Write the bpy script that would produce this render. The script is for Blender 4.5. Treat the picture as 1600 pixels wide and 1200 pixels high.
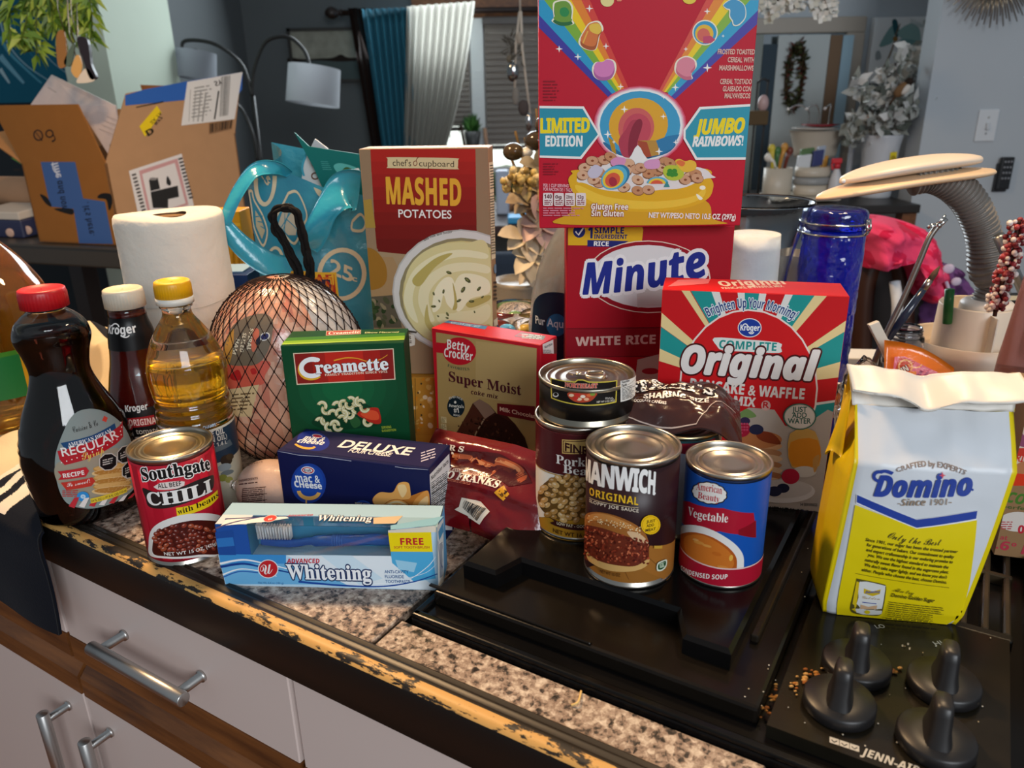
import bpy, bmesh, math, random
from mathutils import Vector, Matrix, noise
from mathutils.geometry import tessellate_polygon
for o in list(bpy.data.objects): bpy.data.objects.remove(o)
SC = bpy.context.scene
COL = SC.collection
random.seed(7)
PI = math.pi
# ------------------------------------------------------------------ camera
# world: x right, y away, z up; z = 0 is the granite worktop, the camera stands 0.41 m above it
FPX, PITCH, ROLL, CAMH = 1202.0, math.radians(20.5), math.radians(1.07), 0.41
FW = Vector((0, math.cos(PITCH), -math.sin(PITCH)))
_r0 = Vector((1, 0, 0)); _u0 = _r0.cross(FW)
RT = _r0*math.cos(ROLL) - _u0*math.sin(ROLL)
UP = _r0*math.sin(ROLL) + _u0*math.cos(ROLL)
CAM = Vector((0, 0, CAMH))
cd = bpy.data.cameras.new('camera'); cam = bpy.data.objects.new('camera', cd); COL.objects.link(cam)
cd.sensor_width = 36; cd.lens = FPX/1600*36; cd.clip_start = .02; cd.clip_end = 60
m3 = Matrix((RT, UP, -FW)).transposed()
cam.matrix_world = Matrix.Translation(CAM) @ m3.to_4x4()
cd.dof.use_dof = True; cd.dof.focus_distance = .74; cd.dof.aperture_fstop = 8.5
SC.camera = cam
# ------------------------------------------------------------------ light
SC.view_settings.view_transform = 'Standard'; SC.view_settings.look = 'None'
SC.view_settings.gamma = 1; SC.view_settings.use_curve_mapping = False
SC.view_settings.exposure = 0.72
W = bpy.data.worlds.new('daylight_fill'); SC.world = W; W.use_nodes = True
_bg = W.node_tree.nodes['Background']; _bg.inputs[0].default_value = (.80, .90, 1.0, 1); _bg.inputs[1].default_value = .16
def area(name, loc, target, size, power, col, sy=None):
    l = bpy.data.lights.new(name, 'AREA'); l.energy = power; l.color = col; l.size = size
    if sy: l.shape = 'RECTANGLE'; l.size_y = sy
    o = bpy.data.objects.new(name, l); COL.objects.link(o); o.location = loc
    o.rotation_euler = (Vector(target)-Vector(loc)).to_track_quat('-Z', 'Y').to_euler()
    return o
area('ceiling_lamp_light', (-.62, 1.12, 1.25), (-.35, .7, 0), .16, 14, (1, .64, .33))
area('peninsula_lamp_light', (.55, .95, 1.25), (.35, .5, 0), .16, 6.0, (1, .70, .40))
area('kitchen_fill_light', (1.2, -2.9, 1.5), (.2, 1.2, .1), 1.8, 54, (.90, .95, 1), 1.3)  # unseen fill added behind the camera to brighten front faces and right walls
area('living_room_window_light', (.1, 4.9, 1.2), (.2, 1, .2), 2.0, 50, (.85, .94, 1), 1.2)
# ------------------------------------------------------------------ measuring
def ray(px, py): return FW + RT*((px-800)/FPX) - UP*((py-600)/FPX)
def on_z(px, py, z=0.0):
    d = ray(px, py); return CAM + d*((z-CAMH)/d.z)
def at_y(px, py, y):
    d = ray(px, py); return CAM + d*(y/d.y)
CU, CV = Vector((.855, -.519, 0)), Vector((.519, .855, 0))     # along / across the worktop
def ab(a, b, z=0.0): return CU*a + CV*b + Vector((0, 0, z))
def V(*a): return Vector(a)
def lerp(a, b, t): return a + (b-a)*t
def lin(c):
    if isinstance(c, str):
        c = c.lstrip('#')
        if len(c) == 3: c = ''.join(k*2 for k in c)
        c = [int(c[i:i+2], 16)/255 for i in (0, 2, 4)]
    return tuple((x/12.92 if x <= .04045 else ((x+.055)/1.055)**2.4) for x in c[:3]) + (1.0,)
def mixc(a, b, t):
    a = a.lstrip('#'); b = b.lstrip('#')
    f = lambda h: [int((''.join(k*2 for k in h) if len(h) == 3 else h)[i:i+2], 16) for i in (0, 2, 4)]
    return '%02x%02x%02x' % tuple(int(lerp(p, q, t)) for p, q in zip(f(a), f(b)))
# ------------------------------------------------------------------ materials (all procedural; 'Col' holds each piece's own colour)
MATS = {}
def nodes(name):
    m = bpy.data.materials.new(name); m.use_nodes = True
    nt = m.node_tree; return m, nt, nt.nodes['Principled BSDF']
def M(kind):
    if kind in MATS: return MATS[kind]
    m, nt, p = nodes(kind); N, L = nt.nodes, nt.links
    at = N.new('ShaderNodeAttribute'); at.attribute_name = 'Col'
    tc = N.new('ShaderNodeTexCoord')
    L.new(at.outputs['Color'], p.inputs['Base Color'])
    def bump(scale, strength, dist=.001, detail=3, kind='noise', stretch=None):
        if kind == 'noise':
            n = N.new('ShaderNodeTexNoise'); n.inputs['Detail'].default_value = detail
        else: n = N.new('ShaderNodeTexVoronoi')
        n.inputs['Scale'].default_value = scale
        src = tc.outputs['Object']
        if stretch:
            mp = N.new('ShaderNodeMapping'); mp.inputs['Scale'].default_value = stretch; L.new(src, mp.inputs[0]); src = mp.outputs[0]
        L.new(src, n.inputs['Vector'])
        b = N.new('ShaderNodeBump'); b.inputs['Strength'].default_value = strength; b.inputs['Distance'].default_value = dist
        L.new(n.outputs[0], b.inputs['Height']); L.new(b.outputs[0], p.inputs['Normal'])
        return n
    def vary(n_scale, amt):
        n = N.new('ShaderNodeTexNoise'); n.inputs['Scale'].default_value = n_scale; n.inputs['Detail'].default_value = 4
        L.new(tc.outputs['Object'], n.inputs['Vector'])
        mr = N.new('ShaderNodeMapRange'); mr.inputs[3].default_value = 1-amt; mr.inputs[4].default_value = 1+amt
        L.new(n.outputs[0], mr.inputs[0])
        mx = N.new('ShaderNodeVectorMath'); mx.operation = 'MULTIPLY'
        L.new(at.outputs['Color'], mx.inputs[0]); L.new(mr.outputs[0], mx.inputs[1]); L.new(mx.outputs[0], p.inputs['Base Color'])
    R, S = p.inputs['Roughness'], p.inputs['Specular IOR Level']
    if kind == 'card': R.default_value = .48; S.default_value = .2; bump(35, .04)
    elif kind == 'label': R.default_value = .36; S.default_value = .28
    elif kind == 'matte': R.default_value = .85; S.default_value = .2
    elif kind == 'board': R.default_value = .8; S.default_value = .2; vary(25, .07); bump(120, .06)
    elif kind == 'satin': R.default_value = .4
    elif kind == 'gloss': R.default_value = .14
    elif kind == 'film': R.default_value = .2; S.default_value = .6; bump(45, .35, .004, 4)
    elif kind == 'foilpaper': R.default_value = .38; bump(28, .25, .003, 3)
    elif kind == 'tissue': R.default_value = .95; S.default_value = .1; bump(60, .45, .004, 3); p.inputs['Sheen Weight'].default_value = .2
    elif kind == 'cloth': R.default_value = .95; S.default_value = .1; bump(420, .25, .001, 2); p.inputs['Sheen Weight'].default_value = .04
    elif kind == 'tin': p.inputs['Metallic'].default_value = 1; R.default_value = .3; bump(60, .03)
    elif kind == 'chrome': p.inputs['Metallic'].default_value = 1; R.default_value = .12
    elif kind == 'nickel': p.inputs['Metallic'].default_value = 1; R.default_value = .36; bump(300, .05, .001, 2, stretch=(1, 1, .05))
    elif kind == 'enamel': R.default_value = .2; S.default_value = .22; vary(40, .3); bump(90, .03)
    elif kind == 'iron': R.default_value = .36; S.default_value = .3; bump(200, .08)
    elif kind == 'leaf': R.default_value = .5; vary(30, .25)
    elif kind == 'emit':
        L.new(at.outputs['Color'], p.inputs['Emission Color']); p.inputs['Emission Strength'].default_value = 1.0
    elif kind in ('glass', 'thinplastic'):
        p.inputs['Transmission Weight'].default_value = 1; R.default_value = .03; p.inputs['IOR'].default_value = 1.45
        if kind == 'thinplastic': R.default_value = .06; p.inputs['IOR'].default_value = 1.12; bump(30, .2, .002)
    elif kind == 'cobalt':
        p.inputs['Transmission Weight'].default_value = .55; R.default_value = .07; p.inputs['Coat Weight'].default_value = .5
        bump(48, .9, .008, 2)
    elif kind == 'liquid':
        p.inputs['Transmission Weight'].default_value = .85; R.default_value = .05; p.inputs['IOR'].default_value = 1.35
    elif kind == 'frost':
        p.inputs['Transmission Weight'].default_value = .82; R.default_value = .22; p.inputs['IOR'].default_value = 1.2
    elif kind == 'sheer':
        p.inputs['Transmission Weight'].default_value = 0; R.default_value = 1; bump(300, .1)
        tr = N.new('ShaderNodeBsdfTranslucent'); mixs = N.new('ShaderNodeMixShader'); mixs.inputs[0].default_value = .3
        L.new(at.outputs['Color'], tr.inputs[0]); L.new(p.outputs[0], mixs.inputs[1]); L.new(tr.outputs[0], mixs.inputs[2])
        L.new(mixs.outputs[0], N['Material Output'].inputs[0])
    elif kind == 'mirror': p.inputs['Metallic'].default_value = 1; R.default_value = .03
    elif kind == 'wallpaint': R.default_value = .75; S.default_value = .25; vary(3, .05); bump(240, .06)
    elif kind == 'mottled': R.default_value = .9; vary(14, .5)
    elif kind == 'granite':
        R.default_value = .3; S.default_value = .5
        n1 = N.new('ShaderNodeTexVoronoi'); n1.inputs['Scale'].default_value = 240
        n2 = N.new('ShaderNodeTexNoise'); n2.inputs['Scale'].default_value = 125; n2.inputs['Detail'].default_value = 4; n2.inputs['Roughness'].default_value = .7
        n3 = N.new('ShaderNodeTexNoise'); n3.inputs['Scale'].default_value = 20; n3.inputs['Detail'].default_value = 3
        for n in (n1, n2, n3): L.new(tc.outputs['Object'], n.inputs['Vector'])
        r = N.new('ShaderNodeValToRGB'); e = r.color_ramp.elements
        e[0].position = .30; e[0].color = lin('14110f'); e[1].position = .74; e[1].color = lin('d6cabb')
        for pos, c in ((.385, '4a423c'), (.45, '8a7668'), (.53, '9d8b7d'), (.6, 'b8a898')):
            k = e.new(pos); k.color = lin(c)
        ad = N.new('ShaderNodeMath'); ad.operation = 'MULTIPLY_ADD'; ad.inputs[1].default_value = .22; ad.inputs[2].default_value = -.11
        L.new(n3.outputs[0], ad.inputs[0])
        a2 = N.new('ShaderNodeMath'); L.new(n2.outputs[0], a2.inputs[0]); L.new(ad.outputs[0], a2.inputs[1])
        sv = N.new('ShaderNodeSeparateColor'); L.new(n1.outputs['Color'], sv.inputs[0])
        a3 = N.new('ShaderNodeMath'); a3.operation = 'MULTIPLY_ADD'; a3.inputs[1].default_value = .2; L.new(sv.outputs[0], a3.inputs[0])
        a4 = N.new('ShaderNodeMath'); a4.inputs[1].default_value = -.1; L.new(a2.outputs[0], a4.inputs[0]); L.new(a4.outputs[0], a3.inputs[2])
        L.new(a3.outputs[0], r.inputs[0]); L.new(r.outputs[0], p.inputs['Base Color'])
    elif kind in ('wood', 'worn'):
        R.default_value = .45 if kind == 'wood' else .5
        mp = N.new('ShaderNodeMapping'); mp.inputs['Rotation'].default_value = (0, 0, math.radians(31.2)); mp.inputs['Scale'].default_value = (1, 1, 1)
        m2 = N.new('ShaderNodeMapping'); m2.inputs['Scale'].default_value = (2.2, 26, 26) if kind == 'wood' else (14, 40, 60)
        L.new(tc.outputs['Object'], mp.inputs[0]); L.new(mp.outputs[0], m2.inputs[0])
        n = N.new('ShaderNodeTexNoise'); n.inputs['Scale'].default_value = 2.2 if kind == 'wood' else 3.2; n.inputs['Detail'].default_value = 6; n.inputs['Roughness'].default_value = .65
        L.new(m2.outputs[0], n.inputs['Vector'])
        r = N.new('ShaderNodeValToRGB'); e = r.color_ramp.elements
        if kind == 'wood':
            e[0].position = .3; e[0].color = lin('4a2811'); e[1].position = .7; e[1].color = lin('8a5428')
        else:   # black paint worn through to the wood
            e[0].position = .455; e[0].color = lin('16120f'); e[1].position = .495; e[1].color = lin('c99a55'); r.color_ramp.interpolation = 'LINEAR'
        L.new(n.outputs[0], r.inputs[0]); L.new(r.outputs[0], p.inputs['Base Color'])
    MATS[kind] = m
    return m
# ------------------------------------------------------------------ mesh builder
class B:
    def __init__(s): s.v = []; s.f = []; s.m = []; s.c = []; s.s = []; s.n = {}
    def add(s, vs, fs, m, c, smooth=False):
        k = len(s.v); s.v += [Vector(v) for v in vs]
        if not isinstance(c, list): c = [c]*len(fs)
        for f, q in zip(fs, c):
            s.f.append(tuple(k+i for i in f)); s.m.append(m); s.c.append(q); s.s.append(smooth)
        return k
    def bm(s, bm, m, c, smooth=False, mat=None):
        bm.verts.index_update()
        s.add([(mat @ v.co) if mat else v.co.copy() for v in bm.verts], [[v.index for v in f.verts] for f in bm.faces], m, c, smooth); bm.free()
    def box(s, o, x, y, z, m, c, bev=0.0, seg=2, smooth=False):
        """box from corner o with edge vectors x, y, z"""
        o, x, y, z = (Vector(k) for k in (o, x, y, z))
        bm = bmesh.new(); bmesh.ops.create_cube(bm, size=1)
        A = Matrix((x, y, z)).transposed().to_4x4()
        for v in bm.verts: v.co = o + x*(v.co.x+.5) + y*(v.co.y+.5) + z*(v.co.z+.5)
        if bev: bmesh.ops.bevel(bm, geom=list(bm.edges), offset=bev, segments=seg, affect='EDGES', profile=.5)
        bmesh.ops.recalc_face_normals(bm, faces=bm.faces)
        s.bm(bm, m, c, smooth); return s
    def abox(s, lo, hi, m, c, bev=0.0, seg=2):
        lo, hi = Vector(lo), Vector(hi); d = hi-lo
        return s.box(lo, (d.x, 0, 0), (0, d.y, 0), (0, 0, d.z), m, c, bev, seg)
    def cbox(s, a0, a1, b0, b1, z0, z1, m, c, bev=0.0, seg=2):     # aligned with the worktop
        return s.box(ab(a0, b0, z0), CU*(a1-a0), CV*(b1-b0), (0, 0, z1-z0), m, c, bev, seg)
    def lathe(s, prof, cen, m, c, n=48, sx=1, sy=1, rot=0, axis=None, cap0=True, cap1=True, smooth=True, fn=None):
        """profile [(r, z)...] round a vertical (or given) axis; c one colour or one per ring gap"""
        cen = Vector(cen); Q = Vector(axis).to_track_quat('Z', 'Y').to_matrix() if axis is not None else Matrix.Identity(3)
        vs, fs, cs = [], [], []
        for r, z in prof:
            for i in range(n):
                t = 2*PI*i/n; x, y = r*sx*math.cos(t), r*sy*math.sin(t)
                if fn: x, y, z2 = fn(x, y, z, t)
                else: z2 = z
                vs.append(cen + Q @ Vector((x*math.cos(rot)-y*math.sin(rot), x*math.sin(rot)+y*math.cos(rot), z2)))
        cl = c if isinstance(c, list) else [c]*(len(prof)-1)
        for j in range(len(prof)-1):
            for i in range(n):
                k = (i+1) % n; fs.append((j*n+i, j*n+k, (j+1)*n+k, (j+1)*n+i)); cs.append(cl[j])
        if cap0: fs.append(tuple(reversed(range(n)))); cs.append(cl[0])
        if cap1: fs.append(tuple((len(prof)-1)*n+i for i in range(n))); cs.append(cl[-1])
        s.add(vs, fs, m, cs, smooth); return s
    def tube(s, pts, r, m, c, n=10, cap=True, closed=False, flat=1.0):
        pts = [Vector(p) for p in pts]; k = len(pts); R = r if isinstance(r, (list, tuple)) else [r]*k
        vs, fs = [], []; prev = None
        for i, p in enumerate(pts):
            if closed: t = pts[(i+1) % k]-pts[i-1]
            else: t = pts[min(i+1, k-1)]-pts[max(i-1, 0)]
            t.normalize()
            if prev is None: u = t.orthogonal()
            else: u = prev - t*prev.dot(t); u = u if u.length > 1e-6 else t.orthogonal()
            u.normalize(); prev = u; w = t.cross(u)
            for j in range(n):
                a = 2*PI*j/n; vs.append(p + (u*math.cos(a) + w*math.sin(a)*flat)*R[i])
        for i in range(k if closed else k-1):
            q = (i+1) % k
            for j in range(n): fs.append((i*n+j, i*n+(j+1) % n, q*n+(j+1) % n, q*n+j))
        if cap and not closed: fs += [tuple(reversed(range(n))), tuple((k-1)*n+j for j in range(n))]
        s.add(vs, fs, m, c, True); return s
    def ball(s, cen, r, m, c, u=12, v=8, rot=None, fn=None):
        cen = Vector(cen); r = r if isinstance(r, (tuple, list)) else (r, r, r)
        bm = bmesh.new(); bmesh.ops.create_uvsphere(bm, u_segments=u, v_segments=v, radius=1)
        for q in bm.verts:
            p = Vector((q.co.x*r[0], q.co.y*r[1], q.co.z*r[2]))
            if fn: p = fn(p, q.co.copy())
            q.co = (rot @ p if rot else p) + cen
        s.bm(bm, m, c, True); return s
    def grid(s, fn, nu, nv, m, c, smooth=True, thick=0.0, closed=False):
        """surface fn(u, v), u v in 0..1; thick gives it a second side"""
        vs = [Vector(fn(i/nu, j/nv)) for j in range(nv+1) for i in range(nu+1)]
        fs = [(j*(nu+1)+i, j*(nu+1)+i+1, (j+1)*(nu+1)+i+1, (j+1)*(nu+1)+i) for j in range(nv) for i in range(nu)]
        cs = [c((i+.5)/nu, (j+.5)/nv) for j in range(nv) for i in range(nu)] if callable(c) else [c]*len(fs)
        if thick:
            bm = bmesh.new(); bv = [bm.verts.new(v) for v in vs]; bm.verts.index_update()
            for f in fs: bm.faces.new([bv[i] for i in f])
            bm.normal_update(); nn = [v.normal.copy() for v in bv]; bm.free()
            k = len(vs); vs += [v - q*thick for v, q in zip(vs, nn)]
            fs2 = [tuple(reversed([i+k for i in f])) for f in fs]
            rim = [j for j in range(nu+1)] + [j*(nu+1)+nu for j in range(1, nv+1)] + [nv*(nu+1)+i for i in range(nu-1, -1, -1)] + [j*(nu+1) for j in range(nv-1, 0, -1)]
            f3 = [(rim[i], rim[(i+1) % len(rim)], rim[(i+1) % len(rim)]+k, rim[i]+k) for i in range(len(rim))]
            rc = [cs[min(q//(nu+1), nv-1)*nu+min(q % (nu+1), nu-1)] for q in rim]; cs = cs + cs + rc; fs = fs + fs2 + f3
        s.add(vs, fs, m, cs, smooth); return s
    def prism(s, poly, o, u, v, w, m, c, smooth=False):
        """extrude a 2-D outline: points o + u*x + v*y, thickness vector w"""
        o, u, v, w = (Vector(k) for k in (o, u, v, w)); n = len(poly)
        vs = [o + u*x + v*y for x, y in poly] + [o + u*x + v*y + w for x, y in poly]
        fs = [tuple(reversed(range(n))), tuple(range(n, 2*n))] + [(i, (i+1) % n, n+(i+1) % n, n+i) for i in range(n)]
        s.add(vs, fs, m, c, smooth); return s
    def build(s, name, parent=None, loc=None, **tg):
        me = bpy.data.meshes.new(name); org = Vector(loc) if loc is not None else (parent['_w'] if False else Vector(WORG.get(parent.name, (0, 0, 0))) if parent else Vector((0, 0, 0)))
        me.from_pydata([v-org for v in s.v], [], s.f)
        names = []
        for k in s.m:
            if k not in names: names.append(k)
        for k in names: me.materials.append(M(k))
        ix = {k: i for i, k in enumerate(names)}
        me.polygons.foreach_set('material_index', [ix[k] for k in s.m])
        me.polygons.foreach_set('use_smooth', s.s)
        a = me.attributes.new('Col', 'FLOAT_COLOR', 'FACE'); cache = {}
        flat = []
        for c in s.c:
            if c not in cache: cache[c] = lin(c)
            flat += cache[c]
        a.data.foreach_set('color', flat)
        if s.n:
            nn = [(0, 0, 0)]*len(s.v)
            for k, q in s.n.items(): nn[k] = tuple(q)
            me.normals_split_custom_set_from_vertices(nn)
        o = bpy.data.objects.new(name, me); COL.objects.link(o)
        if parent: o.parent = parent; WORG[o.name] = org
        else: o.location = org; WORG[o.name] = org
        return tag(o, **tg)
WORG = {}
def tag(o, label=None, cat=None, group=None, kind=None):
    if label: o['label'] = label
    if cat: o['category'] = cat
    if group: o['group'] = group
    if kind: o['kind'] = kind
    return o
def thing(name, loc, label, cat, group=None):
    o = bpy.data.objects.new(name, None); COL.objects.link(o); o.location = loc; o.empty_display_size = .02
    WORG[o.name] = Vector(loc); return tag(o, label, cat, group)
def spline(pts, n=8, closed=False):
    """Catmull-Rom through 2-D or 3-D points"""
    P = [Vector(p) for p in pts]; k = len(P); out = []
    for i in range(k if closed else k-1):
        a, b, c, d = (P[(i+j-1) % k] for j in range(4)) if closed else (P[max(i-1, 0)], P[i], P[i+1], P[min(i+2, k-1)])
        for j in range(n):
            t = j/n; out.append(.5*((2*b) + (c-a)*t + (2*a-5*b+4*c-d)*t*t + (3*b-a-3*c+d)*t**3))
    if not closed: out.append(P[-1])
    return out
# ------------------------------------------------------------------ printed artwork
class Plane:
    seg = None
    def __init__(s, o, u, v, n=None):
        s.o = Vector(o); s.U = Vector(u).normalized(); v = Vector(v); s.Vv = (v-s.U*v.dot(s.U)).normalized(); s.N = s.U.cross(s.Vv).normalized()
        if s.N.dot(CAM-s.o) < 0: s.N = -s.N
    def uv(s, px, py):
        d = ray(px, py); t = (s.o-CAM).dot(s.N)/d.dot(s.N); p = CAM + d*t - s.o
        return Vector((p.dot(s.U), p.dot(s.Vv)))
    def p3(s, u, v, h): return s.o + s.U*u + s.Vv*v + s.N*h
class Cyl:
    seg = .0026; upright = True
    def __init__(s, cen, r, face=None, rv=None):
        s.c = Vector(cen); s.r = r; s.rv = rv
        d = Vector((CAM.x-s.c.x, CAM.y-s.c.y, 0)) if face is None else Vector(face); s.t0 = math.atan2(d.y, d.x)
    def uv(s, px, py):
        d = ray(px, py); o = CAM-s.c; r = s.r; lim = 0
        for _ in range(3 if s.rv else 1):
            a = d.x**2+d.y**2; b = 2*(o.x*d.x+o.y*d.y); c = o.x**2+o.y**2-r*r; q = b*b-4*a*c
            t = (-b-math.sqrt(q))/(2*a) if q > 0 else -b/(2*a)
            p = o + d*t
            if s.rv: r = s.rv(p.z)
        th = math.atan2(p.y, p.x)-s.t0; th = (th+PI) % (2*PI)-PI
        return Vector((th*s.r, p.z))
    def p3(s, u, v, h):
        th = s.t0+u/s.r; r = (s.rv(v) if s.rv else s.r)+h
        return s.c + Vector((math.cos(th)*r, math.sin(th)*r, v))
    def nrm(s, u, v): th = s.t0+u/s.r; return Vector((math.cos(th), math.sin(th), 0))
TX = {}
def mathmap(s, up, lo, dg=None):
    r = ''
    for c in s:
        if 'A' <= c <= 'Z': r += chr(up+ord(c)-65)
        elif 'a' <= c <= 'z': r += chr(lo+ord(c)-97)
        elif dg and c.isdigit(): r += chr(dg+ord(c)-48)
        else: r += c
    return r
FONTS = {'serif': (0x1D400, 0x1D41A, 0x1D7CE), 'serifi': (0x1D468, 0x1D482, None), 'script': (0x1D4D0, 0x1D4EA, None), 'sans': (0x1D5D4, 0x1D5EE, 0x1D7EC), 'sansi': (0x1D63C, 0x1D656, None)}
def glyphs(txt, font, bold, shear, sp=1.0):
    key = (txt, font, bold, shear, sp)
    if key in TX: return TX[key]
    cu = bpy.data.curves.new('t', 'FONT'); cu.body = mathmap(txt, *FONTS[font]) if font else txt
    cu.offset = bold; cu.shear = shear; cu.resolution_u = 4; cu.space_character = sp
    ob = bpy.data.objects.new('t', cu); me = ob.to_mesh()
    vs = [(v.co.x, v.co.y) for v in me.vertices]; fs = [tuple(p.vertices) for p in me.polygons]
    ob.to_mesh_clear(); bpy.data.objects.remove(ob); bpy.data.curves.remove(cu)
    x0 = min(v[0] for v in vs); x1 = max(v[0] for v in vs)
    TX[key] = (vs, fs, x0, x1); return TX[key]
class Art:
    """flat print laid on a face; every position is read off the photograph in pixels and carried to the surface"""
    def __init__(s, b, surf, m='card', h=.00015): s.b = b; s.S = surf; s.m = m; s.h = h
    x0 = y0 = 0; k = 1
    def z(s, x0, y0, k): s.x0, s.y0, s.k = x0, y0, k; return s      # positions below are read in a crop: origin and magnification
    def P(s, p): return s.S.uv(s.x0+p[0]/s.k, s.y0+p[1]/s.k)
    def emit(s, uv, faces, c, keep=None):
        S = s.S; seg = S.seg; s.h += 1.2e-5 if seg is None else 3e-5
        cl = getattr(S, 'clip', None)
        if cl:      # keep the print inside its face
            nu, nf = [], []
            for f in faces:
                pl = [Vector((uv[i][0], uv[i][1])) for i in f]
                for ax, lim, sg in ((0, cl[0], 1), (0, cl[2], -1), (1, cl[1], 1), (1, cl[3], -1)):
                    out = []
                    for i, q in enumerate(pl):
                        p = pl[i-1]; dp, dq = (p[ax]-lim)*sg, (q[ax]-lim)*sg
                        if (dp >= 0) != (dq >= 0): out.append(p.lerp(q, dp/(dp-dq)))
                        if dq >= 0: out.append(q)
                    pl = out
                    if not pl: break
                if len(pl) > 2: nf.append(tuple(range(len(nu), len(nu)+len(pl)))); nu += pl
            uv, faces = nu, nf
            if not nf: return
        if seg is None:
            s.b.add([S.p3(q[0], q[1], s.h) for q in uv], faces, s.m, c); return
        st = []
        for f in faces:
            if len(f) == 3: st.append(tuple(Vector(uv[i]) for i in f))
            else:
                pl = [Vector((uv[i][0], uv[i][1], 0)) for i in f]
                for t in tessellate_polygon([pl]): st.append(tuple(Vector(pl[i][:2]) for i in t))
        vs, fs, k = [], [], 0; bo = len(s.b.v); segv = getattr(S, 'segv', None)
        while st:
            a, b, c3 = st.pop()
            es = [(abs(b.x-a.x), 0), (abs(c3.x-b.x), 1), (abs(a.x-c3.x), 2)]
            L, i = max(es); lim = seg
            if L <= lim and segv:
                es = [(abs(b.y-a.y), 0), (abs(c3.y-b.y), 1), (abs(a.y-c3.y), 2)]; L, i = max(es); lim = segv
            if L > lim:
                p, q, r = ((a, b, c3), (b, c3, a), (c3, a, b))[i]; md = (p+q)/2
                st += [(p, md, r), (md, q, r)]
            else:
                vs += [a, b, c3]; fs.append((k, k+1, k+2)); k += 3
        P3 = [S.p3(q.x, q.y, s.h) for q in vs]; f2 = []
        for f in fs:
            n = (P3[f[1]]-P3[f[0]]).cross(P3[f[2]]-P3[f[0]]); q = vs[f[0]]
            f2.append(f if n.dot(S.nrm(q.x, q.y)) >= 0 else (f[0], f[2], f[1]))
        s.b.add(P3, f2, s.m, c, True)
        for i, q in enumerate(vs): s.b.n[bo+i] = S.nrm(q.x, q.y)
    def cyc(s, i, h0, n=10): s.h = h0+(i % n)*6e-5 if i >= 0 else h0+n*6e-5     # many small pieces share a few layers
    def polyuv(s, uv, c): s.emit([Vector(q) for q in uv], [tuple(range(len(uv)))], c)
    def poly(s, pts, c): s.polyuv([s.P(p) for p in pts], c)
    def blob(s, pts, c, n=6): s.polyuv(spline([s.P(p) for p in pts], n, True), c)
    def rect(s, x0, y0, x1, y1, c): s.poly([(x0, y0), (x1, y0), (x1, y1), (x0, y1)], c)
    def ell(s, x, y, rx, ry, c, rot=0, n=28, a0=0, a1=360):
        k = math.radians(rot); out = []
        for i in range(n if a1-a0 >= 360 else n+1):
            t = math.radians(a0+(a1-a0)*i/n); u, w = rx*math.cos(t), ry*math.sin(t)
            out.append((x+u*math.cos(k)-w*math.sin(k), y+u*math.sin(k)+w*math.cos(k)))
        s.poly(out, c)
    def ring(s, x, y, rx, ry, w, c, rot=0, n=32, a0=0, a1=360):
        k = math.radians(rot); uv = []
        for i in range(n+1):
            t = math.radians(a0+(a1-a0)*i/n)
            for q in (0, w):
                u, z = (rx-q)*math.cos(t), (ry-q)*math.sin(t)
                uv.append(s.P((x+u*math.cos(k)-z*math.sin(k), y+u*math.sin(k)+z*math.cos(k))))
        s.emit(uv, [(2*i, 2*i+1, 2*i+3, 2*i+2) for i in range(n)], c)
    def line(s, pts, w, c, smooth=False, w1=None):
        uv = [s.P(p) for p in pts]; q = s.P((pts[0][0], pts[0][1]+1)); k = (q-uv[0]).length
        if smooth: uv = spline(uv, 8)
        n = len(uv); out = []
        for i in range(n):
            t = uv[min(i+1, n-1)]-uv[max(i-1, 0)]; t = t.normalized() if t.length > 0 else Vector((1, 0)); nn = Vector((-t.y, t.x))
            ww = (w if w1 is None else lerp(w, w1, i/max(1, n-1)))*k/2
            out += [uv[i]+nn*ww, uv[i]-nn*ww]
        s.emit(out, [(2*i, 2*i+1, 2*i+3, 2*i+2) for i in range(n-1)], c)
    def text(s, t, p0, p1, hp, c, bold=.02, font=None, shear=0, mid=None, out=None, ow=.03, sp=1.0):
        """p0, p1 baseline ends in pixels, hp capital height in pixels; mid bends the baseline through a point"""
        a, e = s.P(p0), s.P(p1); up = (s.P((p0[0], p0[1]-hp))-a).length
        X = e-a; Ln = X.length; X = X/Ln; Y = Vector((-X.y, X.x))
        if Y.y < 0 and abs(X.y) < .9: Y = -Y
        up1 = getattr(s.S, 'upright', False) and Y.y > .7
        vs, fs, x0, x1 = glyphs(t, font, 0 if font else bold, shear, sp)
        ctl = None
        if mid: m = s.P(mid); ctl = 2*m-(a+e)/2
        def put(vs):
            r = []
            for x, y in vs:
                f = (x-x0)/(x1-x0); hh = y/.69*up
                if ctl is None: r.append(a+X*(f*Ln)+(Vector((0, 1)) if up1 else Y)*hh)
                else:
                    p = a*(1-f)**2+ctl*2*f*(1-f)+e*f*f; d = (ctl-a)*2*(1-f)+(e-ctl)*2*f; d = d.normalized()
                    n = Vector((-d.y, d.x)); n = Vector((0, 1)) if up1 else n if n.dot(Y) > 0 else -n
                    r.append(p+n*hh)
            return r
        def fat(r, n): return [(r*math.cos(2*PI*i/n), r*math.sin(2*PI*i/n)) for i in range(n)]
        def stamp(col, offs):
            for dx, dy in offs: h = s.h; s.emit(put([(x+dx, y+dy) for x, y in vs]), fs, col); s.h = h+.5e-6
        if out: stamp(out, fat(ow+(bold*.5 if font else 0), 12)); s.h += 2e-5
        if font and bold > .021: stamp(c, fat((bold-.015), 8))
        s.emit(put(vs), fs, c)
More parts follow.
